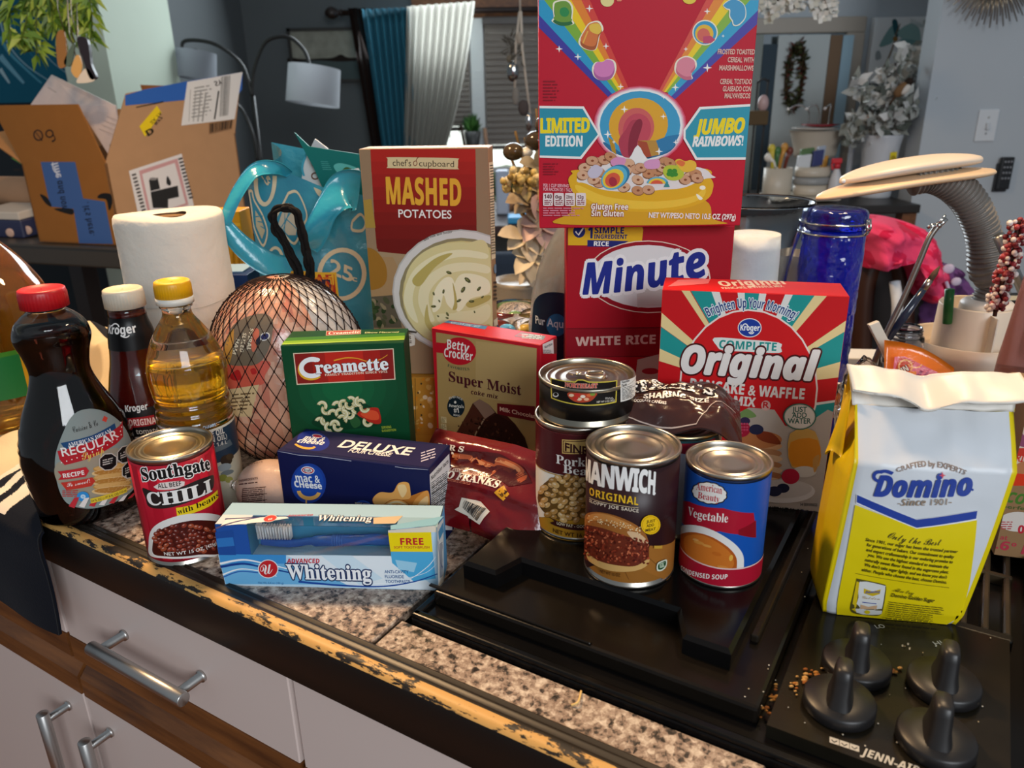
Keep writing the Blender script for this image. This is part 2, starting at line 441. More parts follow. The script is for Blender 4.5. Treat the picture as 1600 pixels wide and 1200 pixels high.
    def lines(s, x0, y0, x1, y1, n, c, th=.5, rag=.25, dx=0, dy=0):
        """rows of type too small to read; dx, dy tilt of the block across its height / width"""
        r = random.Random(int(x0*7+y0*13))
        for i in range(n):
            f = (i+.5)/n; y = lerp(y0, y1, f); hh = (y1-y0)/n*th/2; x = x0+dx*f; e = x1+dx*f-(x1-x0)*rag*r.random()
            while x < e-1:
                w = min(e-x, (y1-y0)/n*r.uniform(1.2, 4)); g = (x-x0)/(x1-x0)*dy; g2 = (x+w-x0)/(x1-x0)*dy
                s.poly([(x, y-hh+g), (x+w, y-hh+g2), (x+w, y+hh+g2), (x, y+hh+g)], c); x += w+(y1-y0)/n*.45
    def bars(s, q, n, c, seed=1):
        """bar code inside quad q (tl, tr, br, bl)"""
        r = random.Random(seed); x = 0; tl, tr, br, bl = (Vector(k) for k in q)
        while x < 1:
            w = r.choice((.35, .35, .7, 1.1))/n; g = r.choice((.35, .5, .9))/n; e = min(1, x+w)
            s.poly([tl.lerp(tr, x), tl.lerp(tr, e), bl.lerp(br, e), bl.lerp(br, x)], c); x += w+g
def carton(p_fl, p_fr, h, z0, depth, c, m='card', sides=None, top=None, bev=.0007):
    """box whose front-top edge runs from p_fl to p_fr (world points at height z0+h); returns builder and its face planes"""
    b = B(); fl = Vector((p_fl[0], p_fl[1], z0)); fr = Vector((p_fr[0], p_fr[1], z0)); u = fr-fl; w = Vector((-u.y, u.x, 0)).normalized()*depth; z = Vector((0, 0, h))
    b.box(fl, u, w, z, m, c, bev, 1)
    un = u.normalized()
    front = Plane(fl, un, z); topp = Plane(fl+z, un, w); right = Plane(fr, w, z); left = Plane(fl+w, -w, z)
    cx = fl+u/2+w/2; g = .0004
    front.clip = (g, g, u.length-g, h-g); topp.clip = (g, g, u.length-g, depth-g); right.clip = (g, g, depth-g, h-g)
    return b, front, topp, right, left, cx, (fl, u, w, z)
def face(b, pl, wid, hgt, c, m='card'):
    A = Art(b, pl, m, .00005); A.polyuv([(0.0004, 0.0004), (wid-.0004, .0004), (wid-.0004, hgt-.0004), (.0004, hgt-.0004)], c); A.h = .00008
    return A
# ================================================================== worktop, cabinets, hob
FLOOR = -.91
def worktop():
    t = thing('worktop', ab(-.3, .36, 0), 'speckled granite tile worktop with a worn black wooden front edge', 'worktop')
    b = B()
    b.cbox(-1.16, -.366, .372, 1.22, -.04, -.004, 'matte', '2b2622')
    b.cbox(-.366, .95, .372, .409, -.04, -.004, 'matte', '2b2622')
    b.cbox(-.366, .95, .97, 1.22, -.04, -.004, 'matte', '2b2622')
    g = .0022
    xs = [-1.16, -.9725, -.6675, -.3625]; ys = [.372, .675, .98, 1.22]
    for i in range(3):
        for j in range(3):
            b.cbox(xs[i]+g, xs[i+1]-g, ys[j]+(g if j else 0), ys[j+1]-g, -.01, 0, 'granite', '888', .0012, 1)
    xs = [-.3625, -.058, .246, .55, .95]
    for i in range(4): b.cbox(xs[i]+g, xs[i+1]-g, .372, .4085, -.01, 0, 'granite', '888', .0012, 1)
    for i in range(4): b.cbox(xs[i]+g, xs[i+1]-g, .969, 1.22, -.01, 0, 'granite', '888', .0012, 1)
    b.build('granite_tiles', t)
    def strip(prof, m, c, name, n=60, jag=0):
        k = B(); a0, a1 = -1.16, .95; L = len(prof)
        vs, fs = [], []
        for i in range(n+1):
            a = lerp(a0, a1, i/n)
            for j, (q, z) in enumerate(prof): vs.append(ab(a, q+(jag*noise.noise(Vector((a*60, j*3.1, 0)))), z))
        for i in range(n):
            for j in range(L-1): fs.append((i*L+j, i*L+j+1, (i+1)*L+j+1, (i+1)*L+j))
        k.add(vs, fs, m, c, True); return k.build(name, t)
    strip([(.372, -.03), (.372, .0012), (.3695, .003), (.3675, .001), (.3655, .0028), (.363, .003), (.361, .0012), (.359, .0026), (.3565, .0026)], 'satin', '1d1812', 'edge_moulding')
    strip([(.3565, .0026), (.352, .0028), (.3485, .0018), (.3462, -.0015)], 'worn', '888', 'worn_edge', 200)
    strip([(.3462, -.0015), (.345, -.006), (.345, -.045), (.349, -.05), (.372, -.05)], 'satin', '14110f', 'edge_face')
worktop()
def bar_handle(par, c0, c1, off, ins):
    """bar from c0 to c1 with two posts reaching back by off"""
    k = B(); c0, c1 = Vector(c0), Vector(c1); d = (c1-c0).normalized()
    k.lathe([(.0062, 0), (.007, .0007), (.007, (c1-c0).length-.0007), (.0062, (c1-c0).length)], c0, 'nickel', 'b9b7b4', 20, axis=d)
    for p in (c0+d*ins, c1-d*ins):
        k.lathe([(.0048, 0), (.0048, off.length-.003), (.0062, off.length-.0028), (.0062, off.length)], p, 'nickel', 'c4c2bf', 16, axis=off)
    return k.build('handle', par)
def cabinet(a0, a1, label, drawers, hdoor=None, hdraw=True):
    t = thing('base_cabinet', ab((a0+a1)/2, .6, FLOOR), label, 'cabinet', 'white base cabinets under the worktop')
    b = B(); f = .352; pc = 'd8c6be'
    b.cbox(a0+.002, a1-.002, f+.021, .93, FLOOR+.1, -.051, 'matte', '8d7f78')
    b.cbox(a0+.002, a1-.002, f+.07, .90, FLOOR, FLOOR+.1, 'matte', '2a2522')
    b.build('carcass', t)
    d = B(); d.cbox(a0+.003, a1-.003, f, f+.019, -.152, -.053, 'satin', pc, .0012, 1)
    dr = d.build('drawer', t)
    w = B(); w.prism([(f-.001, -.152), (f+.019, -.152), (f+.019, -.19), (f+.012, -.196), (f-.001, -.183)], (CU*(a0+.003)), CV, (0, 0, 1), CU*(a1-a0-.006), 'wood', '888')
    w.build('wooden_pull_strip', dr, label='stained wooden strip below the drawer front')
    if hdraw: bar_handle(dr, ab(hdraw[0], .322, hdraw[1]), ab(hdraw[2], .322, hdraw[1]), CV*(f-.322), .012)
    for (x0, x1, hx) in hdoor:
        q = B(); q.cbox(x0+.003, x1-.003, f, f+.019, FLOOR+.105, -.238, 'satin', pc, .0012, 1); do = q.build('door', t)
        w = B(); w.prism([(f-.001, -.238), (f+.019, -.238), (f+.019, -.194), (f+.012, -.198), (f-.001, -.212)], (CU*(x0+.003)), CV, (0, 0, 1), CU*(x1-x0-.006), 'wood', '888')
        w.build('wooden_pull_strip', do, label='stained wooden strip above the door panel')
        if hx is not None: bar_handle(do, ab(hx, .322, -.42), ab(hx, .322, -.262), CV*(f-.322), .012)
cabinet(-1.16, -.808, 'white base cabinet left of the seam, half behind the hanging striped towel', 1, [(-1.16, -.808, -.852)], (-1.06, -.105, -.92))
cabinet(-.808, -.442, 'white base cabinet with the bar-handled drawer below the toothpaste box', 1, [(-.808, -.442, -.768)], (-.70, -.105, -.555))
cabinet(-.442, .25, 'white base cabinet below the hob with a plain drawer front', 1, [(-.442, .25, None)], False)
# ---------------------------------------------------------------- hob
def hob():
    t = thing('downdraft_hob', ab(-.1, .65, 0), 'black downdraft hob set into the granite worktop', 'hob')
    E = '100f0f'
    b = B()
    b.cbox(-.353, .95, .411, .966, -.05, .004, 'enamel', E, .002, 2)
    for (x0, x1, y0, y1) in ((-.353, .95, .411, .419), (-.353, -.345, .411, .966)): b.cbox(x0, x1, y0, y1, .003, .008, 'enamel', '0b0b0b', .0022, 3)
    b.build('hob_pan', t)
    b = B(); b.cbox(-.346, -.073, .434, .957, .004, .019, 'enamel', '17130f', .003, 2)
    b.cbox(-.352, -.2, .436, .440, .019, .021, 'enamel', '17130f', .0008, 1)
    b.build('burner_tray', t, label='dark enamel tray under the burner cover')
    b = B()
    P = [(-.333, .462), (-.300, .462), (-.291, .490), (-.151, .490), (-.137, .462), (-.101, .462), (-.101, .945), (-.333, .945)]
    def plat(P, z0, z1, ins):
        n = len(P); c = Vector((sum(p[0] for p in P)/n, sum(p[1] for p in P)/n))
        low = [ab(p[0], p[1], z0) for p in P]; mid = [ab(p[0], p[1], z1-.003) for p in P]
        top = []
        for i in range(n):
            p, q, r = Vector(P[i-1]), Vector(P[i]), Vector(P[(i+1) % n])
            n1 = Vector((-(q-p).y, (q-p).x)).normalized(); n2 = Vector((-(r-q).y, (r-q).x)).normalized(); m = (n1+n2); m = m/ max(.3, m.dot(n1))
            k = q+m*ins; top.append(ab(k.x, k.y, z1))
        vs = low+mid+top; fs = []
        for j in (0, 1): fs += [(j*n+i, j*n+(i+1) % n, (j+1)*n+(i+1) % n, (j+1)*n+i) for i in range(n)]
        fs.append(tuple(2*n+i for i in range(n))); return vs, fs
    vs, fs = plat(P, .019, .035, .003); b.add(vs, fs, 'enamel', '0e0d0d')
    b.build('burner_cover', t, label='glossy black raised cover with a notched front')
    b = B(); b.cbox(-.097, -.0905,   .50, .94, .019, .026, 'enamel', '241e17', .0015, 2); b.build('cover_rail', t)
    b = B(); b.prism([(-.066, .428), (.073, .428), (.073, .603), (-.066, .603)], (0, 0, .004), CU, CV, (0, 0, .009), 'enamel', '1c1913')
    b.prism([(-.066, .428), (.073, .428), (.073, .604), (-.066, .604)], (0, 0, .0131), CU, CV, (0, 0, .0012), 'enamel', '1f1b14')
    A = Art(b, Plane(ab(-.066, .428, .0143), CU, CV), 'label').z(1060, 780, 2.857)
    wh = 'b9b6ae'
    for i in range(3):
        x = 675+i*45; A.poly([(x, 1060+i*15), (x+42, 1074+i*15), (x+42, 1100+i*15), (x, 1086+i*15)], wh)
        A.line([(x+8, 1074+i*15), (x+20, 1086+i*15), (x+34, 1080+i*15)], 5, '1b1814')
    A.text('JENN-AIR', (812, 1140), (1075, 1232), 34, wh, .025, 'sansi')
    for (x, y) in ((1000, 655), (1025, 648), (1150, 655), (1032, 668)): A.rect(x-4, y-5, x+4, y+5, wh)
    A.text('HI', (1150, 655), (1185, 650), 16, wh, .01); A.text('LO', (885, 578), (925, 575), 14, wh, .01)
    b.build('control_panel', t, label='flat black knob panel with small white print')
    b = B(); k = 9
    b.cbox(-.066, .076, .607, .617, .0, .012, 'iron', '17150f', .002, 2); b.cbox(-.066, .076, .93, .94, .0, .012, 'iron', '17150f', .002, 2)
    for i in range(k+1):
        a = lerp(-.064, .072, i/k); b.cbox(a-.0025, a+.0025, .615, .932, -.004, .0125, 'iron', '3a3022', .0012, 1)
    b.cbox(-.066, .076, .70, .706, 0, .0128, 'iron', '3a3022', .001, 1)
    b.build('vent_grille', t)
    b = B(); b.cbox(.086, .37, .434, .957, .004, .019, 'enamel', '17150f', .003, 2); b.build('burner_tray', t, label='dark enamel tray right of the vent grille')
    for (px, py, rot) in ((1340, 1026, .15), (1477, 1056, .1), (1313, 1085, .1), (1465, 1142, .12)):
        p = on_z(px, py, .026); q = thing_part = B()
        q.lathe([(.0225, 0), (.0235, .0015), (.0235, .0075), (.0222, .0095), (.010, .0100)], (p.x, p.y, .0148), 'satin', '1b1a1b', 44)
        d = (CU*math.cos(rot)+CV*math.sin(rot)); w = Vector((-d.y, d.x, 0))
        vs, n = [], 20
        lv = [(0, .0085, .0165), (.008, .0068, .0135), (.020, .0062, .0105), (.0255, .0054, .0092), (.0272, .0036, .0070)]
        for z, hw, hl in lv:
            for i in range(n):
                a = 2*PI*i/n; cx, sy = math.cos(a), math.sin(a)
                vs.append(Vector((p.x, p.y, .0245+z)) + w*(hl*math.copysign(abs(cx)**.6, cx)) + d*(hw*math.copysign(abs(sy)**.6, sy)))
        fs = [(j*n+i, j*n+(i+1) % n, (j+1)*n+(i+1) % n, (j+1)*n+i) for j in range(len(lv)-1) for i in range(n)] + [tuple((len(lv)-1)*n+i for i in range(n))]
        q.add(vs, fs, 'satin', '201e1e', True)
        q.build('control_knob', t)
    return t
hob()
def crumbs():
    b = B(); r = random.Random(3)
    spots = [(on_z(*p, z), z) for p, z in [((1290, 1060), .0152), ((1265, 1052), .0152), ((1250, 1065), .0152), ((1247, 1075), .0152), ((1392, 1048), .0152), ((1120, 965), .022), ((1212, 1080), .009), ((1208, 1090), .009), ((1190, 1110), .009)]]
    for p, z in spots:
        for _ in range(9):
            s = r.uniform(.0006, .0018); b.ball((p.x+r.gauss(0, .003), p.y+r.gauss(0, .003), z+s*.5), (s*1.4, s, s*.7), 'matte', r.choice(('b07a3c', 'c99f62', '9a5f30')), 6, 4)
    for _ in range(150):
        px, py = r.uniform(1080, 1560), r.uniform(830, 1180); z = .0152 if px > 1230 and py > 990 else .0092
        a = on_z(px, py, z); aa, bb = a.dot(CU), a.dot(CV)
        if not (-.06 < aa < .07 and .435 < bb < .6): 
            if -.07 < aa < .08: continue
            if aa > .08: continue
            z = .0045 if bb < .433 else .0195 if (bb > .434 and aa > -.089) else None
            if z is None or bb < .42: continue
            a = on_z(px, py, z)
        s = r.uniform(.0003, .0007); b.ball((a.x, a.y, z+s*.4), (s, s, s*.5), 'matte', r.choice(('cfc8b8', 'b9a98a', 'd8d2c8')), 5, 3)
    b.build('crumbs', loc=ab(-.05, .5, .02), label='tan crumbs and salt grains scattered over the black hob', cat='crumbs', kind='stuff')
    p = on_z(905, 1090, .001); k = B(); k.tube(spline([on_z(893, 1102, .001), on_z(903, 1097, .003), on_z(908, 1080, .001)], 6), .0009, 'matte', 'd9b878', 6)
    k.build('noodle_scrap', loc=p, label='thin pale noodle scrap lying on the front granite strip', cat='scrap')
crumbs()
# ---------------------------------------------------------------- towel on the worktop's left end
def towel():
    path = [(.80, .05), (.74, .085), (.70, .10), (.655, .075), (.62, .085), (.58, .06), (.52, .028), (.46, .014), (.40, .012), (.365, .0095), (.342, .006), (.3345, -.006), (.333, -.04), (.331, -.08), (.330, -.112)]
    Pp = spline([Vector((p[0], p[1], 0)) for p in path], 30); n = len(Pp)-1
    s0, s1 = on_z(0, 742, .02), on_z(55, 712, .02); sd = (s1-s0).normalized(); sn = Vector((sd.y, -sd.x, 0))
    if sn.y > 0: sn = -sn
    def fn(u, v):
        k = v*n; i = min(int(k), n-1); p = Pp[i].lerp(Pp[i+1], k-i)
        a0 = -1.12; a1 = -.757
        if p.x > .34: a1 = lerp(-.757, -.85, min(1, (p.x-.34)*28))
        if p.x > .50: a1 = lerp(-.85, -.932, min(1, (p.x-.50)*20))
        a = lerp(a0, a1, u) + .006*math.sin(v*19+u*3)*(1 if p.x > .36 else .3)
        z = p.y
        if p.x > .37:
            z += min(.02, (p.x-.37)*.2)*(noise.noise(Vector((a*16, p.x*15, 2)))*1.2+.35) + .007*max(0, noise.noise(Vector((a*34, p.x*22, 7))))
            k = min(1, max(0, (math.hypot(a+1.10, p.x-.483)-.085)/.04)); z = lerp(.0075, max(z, .0065), k)
            return ab(a, p.x, z)
        return ab(a, p.x-.005*(1+noise.noise(Vector((a*11, p.y*6, 1)))), z)
    def col(u, v):
        q = fn(u, v); w = (q-s0).dot(sn)
        if q.z < .004 and q.dot(CV) < .345 or (w > .058 and q.dot(CV) < .5): return '10131c'
        if q.dot(CV) < .55 and (0 < w < .014 or .026 < w < .038): return '14161d'
        if .63 < q.dot(CV) < .65: return '15161c'
        return 'd9cfbd' if w > -.01 and q.dot(CV) < .5 else 'cdbb98'
    b = B(); b.grid(fn, 230, n, 'cloth', col, True, .0035)
    b.build('striped_towel', loc=ab(-.95, .5, .01), label='cream and navy striped kitchen towel draped over the worktop edge', cat='towel')
towel()
# ================================================================== groceries on the worktop
def can(name, px, z, r, h, lab, label, art, part='label', rib=True, ltop=.006, lbot=.006, rim='b9b4aa', lidc='a8a29a', tab=False, loc=None, dent=False):
    """tin can standing with its base centre under pixel px on height z; art(A) draws on the paper label"""
    p = loc or on_z(px[0], px[1], z); t = thing(name, (p.x, p.y, z), label, 'can', 'grocery cans on the hob' if z > .02 else None)
    c = Vector((p.x, p.y, z)); b = B()
    b.lathe([(r-.003, .0004), (r-.001, 0), (r, .0008), (r, .0028), (r-.0012, .0038), (r-.0012, h-.004), (r, h-.003), (r+.0003, h-.0012), (r-.0002, h), (r-.0016, h), (r-.0022, h-.001), (r-.0026, h-.004)], c, 'tin', rim, 72, cap1=False)
    b.build('tin_body', t)
    b = B(); q = r-.0026; k = h-.004
    if tab: prof = [(q, k), (q-.003, k+.0004), (q-.004, k+.0012), (q-.0055, k+.0012), (q-.0065, k+.0004), (q*.74, k+.0004), (q*.72, k+.0009), (q*.69, k+.0009), (q*.67, k+.0002), (q*.5, k+.0002), (q*.48, k+.0007), (q*.45, k+.0007), (q*.43, k+.0001), (.001, k)]
    else: prof = [(q, k), (q-.003, k), (q-.004, k+.0012), (q-.0055, k+.0013), (q-.0068, k), (q*.71, k-.0002), (q*.68, k+.0009), (q*.64, k+.0009), (q*.61, k-.0003), (q*.3, k-.0004), (.001, k-.0004)]
    b.lathe(prof, c, 'tin', lidc, 72, cap0=False); b.build('lid', t)
    if tab:
        b = B(); d = Vector((-.97, .2, 0)); w = Vector((-d.y, d.x, 0)); o = c+V(0, 0, k+.0028)
        ring = [o + d*(x) + w*(y) for x, y in spline([Vector((.0, .0065, 0)), Vector((.008, .0075, 0)), Vector((.0145, .004, 0)), Vector((.0145, -.004, 0)), Vector((.008, -.0075, 0)), Vector((0, -.0065, 0)), Vector((-.002, 0, 0))], 6, True) for x, y in [(x, y)]] if False else [o + d*(q0.x-.014) + w*q0.y for q0 in spline([Vector((.0, .0065, 0)), Vector((.008, .0075, 0)), Vector((.0145, .004, 0)), Vector((.0145, -.004, 0)), Vector((.008, -.0075, 0)), Vector((0, -.0065, 0)), Vector((-.002, 0, 0))], 6, True)]
        b.tube(ring, .0015, 'tin', 'c9c5bc', 8, closed=True, flat=.6)
        b.prism([(-.001, -.0055), (.012, -.0035), (.016, 0), (.012, .0035), (-.001, .0055)], o-V(0, 0, .0006), d, w, (0, 0, .0012), 'tin', 'bdb9b0')
        b.lathe([(.003, -.0015), (.003, .0012), (.0022, .0016)], o+d*.007, 'tin', 'c9c5bc', 12)
        b.build('pull_tab', t)
    b = B(); rl = r-.0006
    b.lathe([(rl-.0004, lbot), (rl, lbot), (rl, h-ltop), (rl-.0004, h-ltop)], c, 'label', lab, 72, cap0=False, cap1=False)
    S = Cyl(c, rl); A = Art(b, S, 'label', .00008); A.R = rl; A.hh = h
    A.band = lambda v0, v1, col, u0=-2.2, u1=2.2: A.polyuv([(u0*rl, v0), (u1*rl, v0), (u1*rl, v1), (u0*rl, v1)], col)
    art(A); b.build(part, t)
    return t
def beans(A, poly_c, rx, ry, n, cols, size, seed=1, inside=None):
    r = random.Random(seed); pts = []
    for _ in range(n*6):
        a = r.uniform(0, 2*PI); q = math.sqrt(r.random()); x, y = poly_c[0]+rx*q*math.cos(a), poly_c[1]+ry*q*math.sin(a)
        if inside and not inside(x, y): continue
        if all((x-u)**2+(y-w)**2 > (size*1.05)**2 for u, w in pts): pts.append((x, y))
        if len(pts) >= n: break
    pts.sort(key=lambda p: p[1])
    h0 = A.h
    for i, (x, y) in enumerate(pts):
        A.cyc(i, h0); k = r.choice(cols); ro = r.uniform(-40, 40); s = size*r.uniform(.85, 1.15)
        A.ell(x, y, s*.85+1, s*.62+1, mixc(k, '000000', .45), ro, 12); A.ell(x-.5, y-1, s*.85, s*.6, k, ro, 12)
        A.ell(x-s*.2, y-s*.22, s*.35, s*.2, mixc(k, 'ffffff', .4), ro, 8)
    A.cyc(-1, h0)
# ---- chili
def art_chili(A):
    A.z(190, 650, 5)
    for i in range(9): A.band(.008, .104, mixc('b3142a', 'd3213a', (i*37 % 10)/10), -2.2+i*.5, -2.2+i*.5+.25)
    A.poly([(250, 552), (300, 520), (380, 512), (450, 506), (492, 512), (490, 540), (440, 565), (340, 575), (280, 573)], 'e8d9d2')
    A.text('ALL BEEF', (287, 562), (468, 540), 34, '15100f', .02, 'sans')
    A.blob([(168, 560), (300, 600), (450, 560), (590, 500), (700, 462), (718, 480), (712, 560), (640, 610), (470, 690), (320, 722), (215, 705), (190, 640)], '2b2322')
    A.text('CHILI', (214, 690), (704, 585), 92, 'f4f1ec', .035, 'serif', mid=(462, 672), out='120e0d', ow=.03)
    A.text('Southgate', (168, 505), (690, 415), 92, '120f10', .035, 'serif', out='f6f2ee', ow=.055, mid=(440, 468))
    A.poly([(425, 715), (560, 690), (660, 640), (745, 575), (752, 635), (690, 700), (590, 745), (435, 787)], 'f2d21b')
    A.text('with beans', (442, 768), (752, 625), 42, '17120e', .02, 'serif', mid=(595, 718))
    A.blob([(216, 1000), (230, 900), (300, 830), (430, 780), (560, 760), (700, 762), (790, 800), (800, 900), (790, 1080), (600, 1100), (350, 1110), (222, 1080)], 'e9e5df', 5)
    A.blob([(246, 1010), (270, 920), (350, 865), (480, 825), (620, 812), (760, 830), (782, 900), (780, 1062), (600, 1082), (360, 1095), (255, 1075)], '4a140d', 5)
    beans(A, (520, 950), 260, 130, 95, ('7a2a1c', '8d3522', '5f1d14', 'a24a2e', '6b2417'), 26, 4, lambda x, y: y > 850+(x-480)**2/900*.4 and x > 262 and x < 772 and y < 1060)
    A.text('NET WT 15 OZ. (425g)', (340, 1082), (735, 1000), 24, 'efe9e2', .012, mid=(560, 1062))
can('chili_can', (296, 853), 0, .038, .112, 'c01a30', 'red chili can with beans pictured, alone at the front edge of the granite', art_chili, lidc='b3a98e')
# ---- pork and beans, tuna, manwich, soup, hidden white can
def art_pork(A):
    A.z(820, 530, 3.635)
    A.band(.006, .104, 'efe9dd'); A.band(.072, .104, '4c1117'); A.band(.0, .036, 'b07f22')
    A.blob([(40, 690), (120, 745), (240, 775), (400, 780), (420, 640), (40, 640)], '4c1117'); 
    A.line([(45, 695), (120, 750), (240, 780), (360, 788)], 6, 'b58b3e', True)
    A.blob([(60, 760), (100, 760), (150, 900), (140, 990), (90, 1010), (60, 980)], 'efe9dd')
    A.rect(212, 568, 345, 648, 'd8b56a'); A.rect(217, 574, 345, 642, '4c1117'); A.rect(222, 579, 345, 637, 'd8b56a')
    A.text('FINE FOODS', (228, 632), (520, 632), 46, '3a0d10', .03)
    A.text("Pork 'n", (178, 702), (420, 712), 50, 'f4efe8', .01, 'serif'); A.text('Beans', (218, 755), (430, 765), 46, 'f4efe8', .01, 'serif')
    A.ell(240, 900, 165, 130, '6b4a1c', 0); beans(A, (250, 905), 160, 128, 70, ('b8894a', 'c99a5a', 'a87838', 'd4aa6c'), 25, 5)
    A.blob([(140, 1005), (220, 1040), (340, 1052), (340, 1080), (210, 1068), (150, 1042), (170, 1030)], '3a1512')
    A.text('LOW FAT - GOOD', (185, 1048), (360, 1066), 16, 'e8d9b8', .01); A.text('NET WT 16 OZ', (165, 1092), (380, 1118), 22, '4a2a10', .015)
pk = can('pork_and_beans_can', (900, 812), .0352, .038, .110, '8a1f24', 'maroon and gold pork and beans can standing under the flat tuna can', art_pork)
pc = WORG[pk.name]
def art_tuna(A):
    A.z(820, 530, 3.635)
    A.poly([(145, 218), (285, 240), (300, 228), (330, 228), (365, 240), (525, 232), (520, 358), (350, 378), (150, 335)], 'd9c54a')
    A.poly([(151, 224), (287, 246), (302, 234), (330, 234), (362, 246), (519, 238), (514, 353), (350, 372), (156, 331)], '12100f')
    A.text('NORTHEAST', (228, 268), (412, 275), 24, 'd8433a', .03, 'serif', out='f0d9c0', ow=.03)
    A.text('CHUNK LIGHT TUNA', (235, 296), (405, 300), 15, 'd9b03a', .015)
    A.blob([(245, 305), (300, 298), (400, 305), (405, 320), (370, 352), (300, 358), (255, 335)], 'b8452a')
    for (x, y, c) in ((265, 318, 'e8c9a8'), (300, 315, 'c9302a'), (330, 325, 'f0e0cc'), (365, 318, 'd9683a'), (385, 312, '7a9a3a'), (310, 340, 'e8c9a8'), (290, 335, 'c9302a'), (350, 340, 'e9b08a')): A.ell(x, y, 15, 9, c, 0, 10)
    A.text('NET WT 5 OZ (142 g)', (408, 360), (508, 350), 10, 'e8e0d0', .012); A.ell(178, 315, 16, 13, 'd8d8d8'); A.ell(178, 312, 12, 9, '12100f'); A.lines(455, 328, 505, 340, 2, 'c8c2b8')
    A.poly([(540, 235), (628, 200), (632, 310), (540, 355)], 'e9e6e0'); A.text('Nutrition', (546, 250), (590, 238), 14, '151515', .03); A.text('Facts', (546, 268), (574, 260), 14, '151515', .03)
    A.lines(546, 275, 622, 345, 9, '4a4845', .45, .3, 0, -24)
can('tuna_can', None, .1455, .0425, .036, '14110f', 'flat black tuna can with a ring-pull lid stacked on the pork and beans can', art_tuna, tab=True, ltop=.004, lbot=.007, lidc='93887a', rim='a39c8c', loc=Vector((pc.x+.008, pc.y+.002, 0)))
def art_man(A):
    A.z(880, 640, 4)
    A.band(.006, .034, '9a6428'); A.blob([(100, 960), (300, 940), (520, 870), (700, 800), (700, 640), (90, 640)], '2c1418')
    A.poly([(540, 850), (700, 800), (700, 1080), (500, 1000)], 'a46a2c'); A.line([(540, 930), (600, 985), (640, 1000)], 3, '6b4018'); A.line([(380, 1000), (410, 1060)], 3, '6b4018')
    A.text('MANWICH', (124, 425), (570, 530), 124, 'f7f5f2', .045, 'sans', mid=(340, 496), sp=.92)
    A.text('.', (566, 528), (576, 530), 90, 'f7f5f2', .0)
    A.text('ORIGINAL', (166, 530), (468, 597), 46, 'f0c02a', .02, 'sans', mid=(310, 572), sp=1.05)
    A.line([(166, 548), (310, 590), (470, 612)], 3, 'e0c9a0', True)
    A.text('SLOPPY JOE SAUCE', (166, 575), (470, 642), 19, 'e8d9c4', .02, mid=(310, 617), sp=1.15)
    A.blob([(128, 900), (130, 760), (150, 680), (180, 650), (260, 645), (380, 690), (480, 750), (525, 810), (535, 900), (520, 960), (420, 1000), (300, 1000), (190, 960)], '6b2a1a', 6)
    A.blob([(130, 740), (135, 680), (160, 645), (230, 640), (330, 662), (440, 710), (510, 770), (530, 830), (500, 830), (400, 790), (250, 740), (150, 720)], 'a0632c', 6)
    A.blob([(150, 680), (190, 650), (280, 655), (400, 705), (480, 760), (420, 750), (280, 700), (180, 690)], 'c98a48', 6)
    A.blob([(400, 760), (470, 770), (522, 815), (520, 835), (440, 810)], 'd9b48a')
    A.blob([(150, 880), (200, 930), (330, 970), (450, 975), (530, 930), (528, 965), (470, 1000), (330, 1010), (210, 975), (155, 930)], 'd3a765', 6)
    r = random.Random(5)
    h0 = A.h
    for i in range(320):
        A.cyc(i, h0); x = r.uniform(135, 530); y = r.uniform(730+(x-135)*.22, 905+(x-135)*.15+ (20 if 200 < x < 420 else 0)); s = r.uniform(5, 11)
        A.ell(x, y, s, s*.6, r.choice(('5f1c12', '8a3420', 'a84c30', '6f2416', 'c46a48', '4a130c')), r.uniform(0, 180), 7)
    for i in range(60):
        A.cyc(i, h0+6e-4); x = r.uniform(170, 480); y = r.uniform(655, 700)+max(0, x-200)*.27; A.ell(x, y, 5, 3, 'f0dcae', r.uniform(-60, 60), 6)
    A.cyc(-1, h0+6e-4)
    A.ell(541, 713, 58, 60, 'f2c21a'); A.ring(541, 713, 51, 53, 3, 'c08a10')
    for i, w in enumerate(('JUST', 'ADD', 'MEAT')): A.text(w, (515-(6 if i == 2 else 0), 702+i*27), (568+(2 if i == 2 else 0)-(8 if i == 1 else 0), 695+i*25), 17, '2a1a10', .02)
    A.blob([(580, 955), (608, 938), (636, 932), (632, 975), (606, 1000), (578, 998)], 'dfe6d0'); A.blob([(586, 960), (610, 945), (630, 940), (627, 970), (604, 992), (585, 990)], '1f4a2a'); A.lines(592, 955, 625, 985, 4, 'cfe0c0', .6, .2, 0, -12)
    A.rect(560, 842, 608, 860, 'c99a3a'); A.text('NET WT 15 OZ', (240, 1010), (360, 1035), 18, '4a2a10', .02)
can('sloppy_joe_can', (982, 880), .0352, .038, .113, '2c1418', 'dark brown sloppy joe can with a burger picture, front left on the hob', art_man)
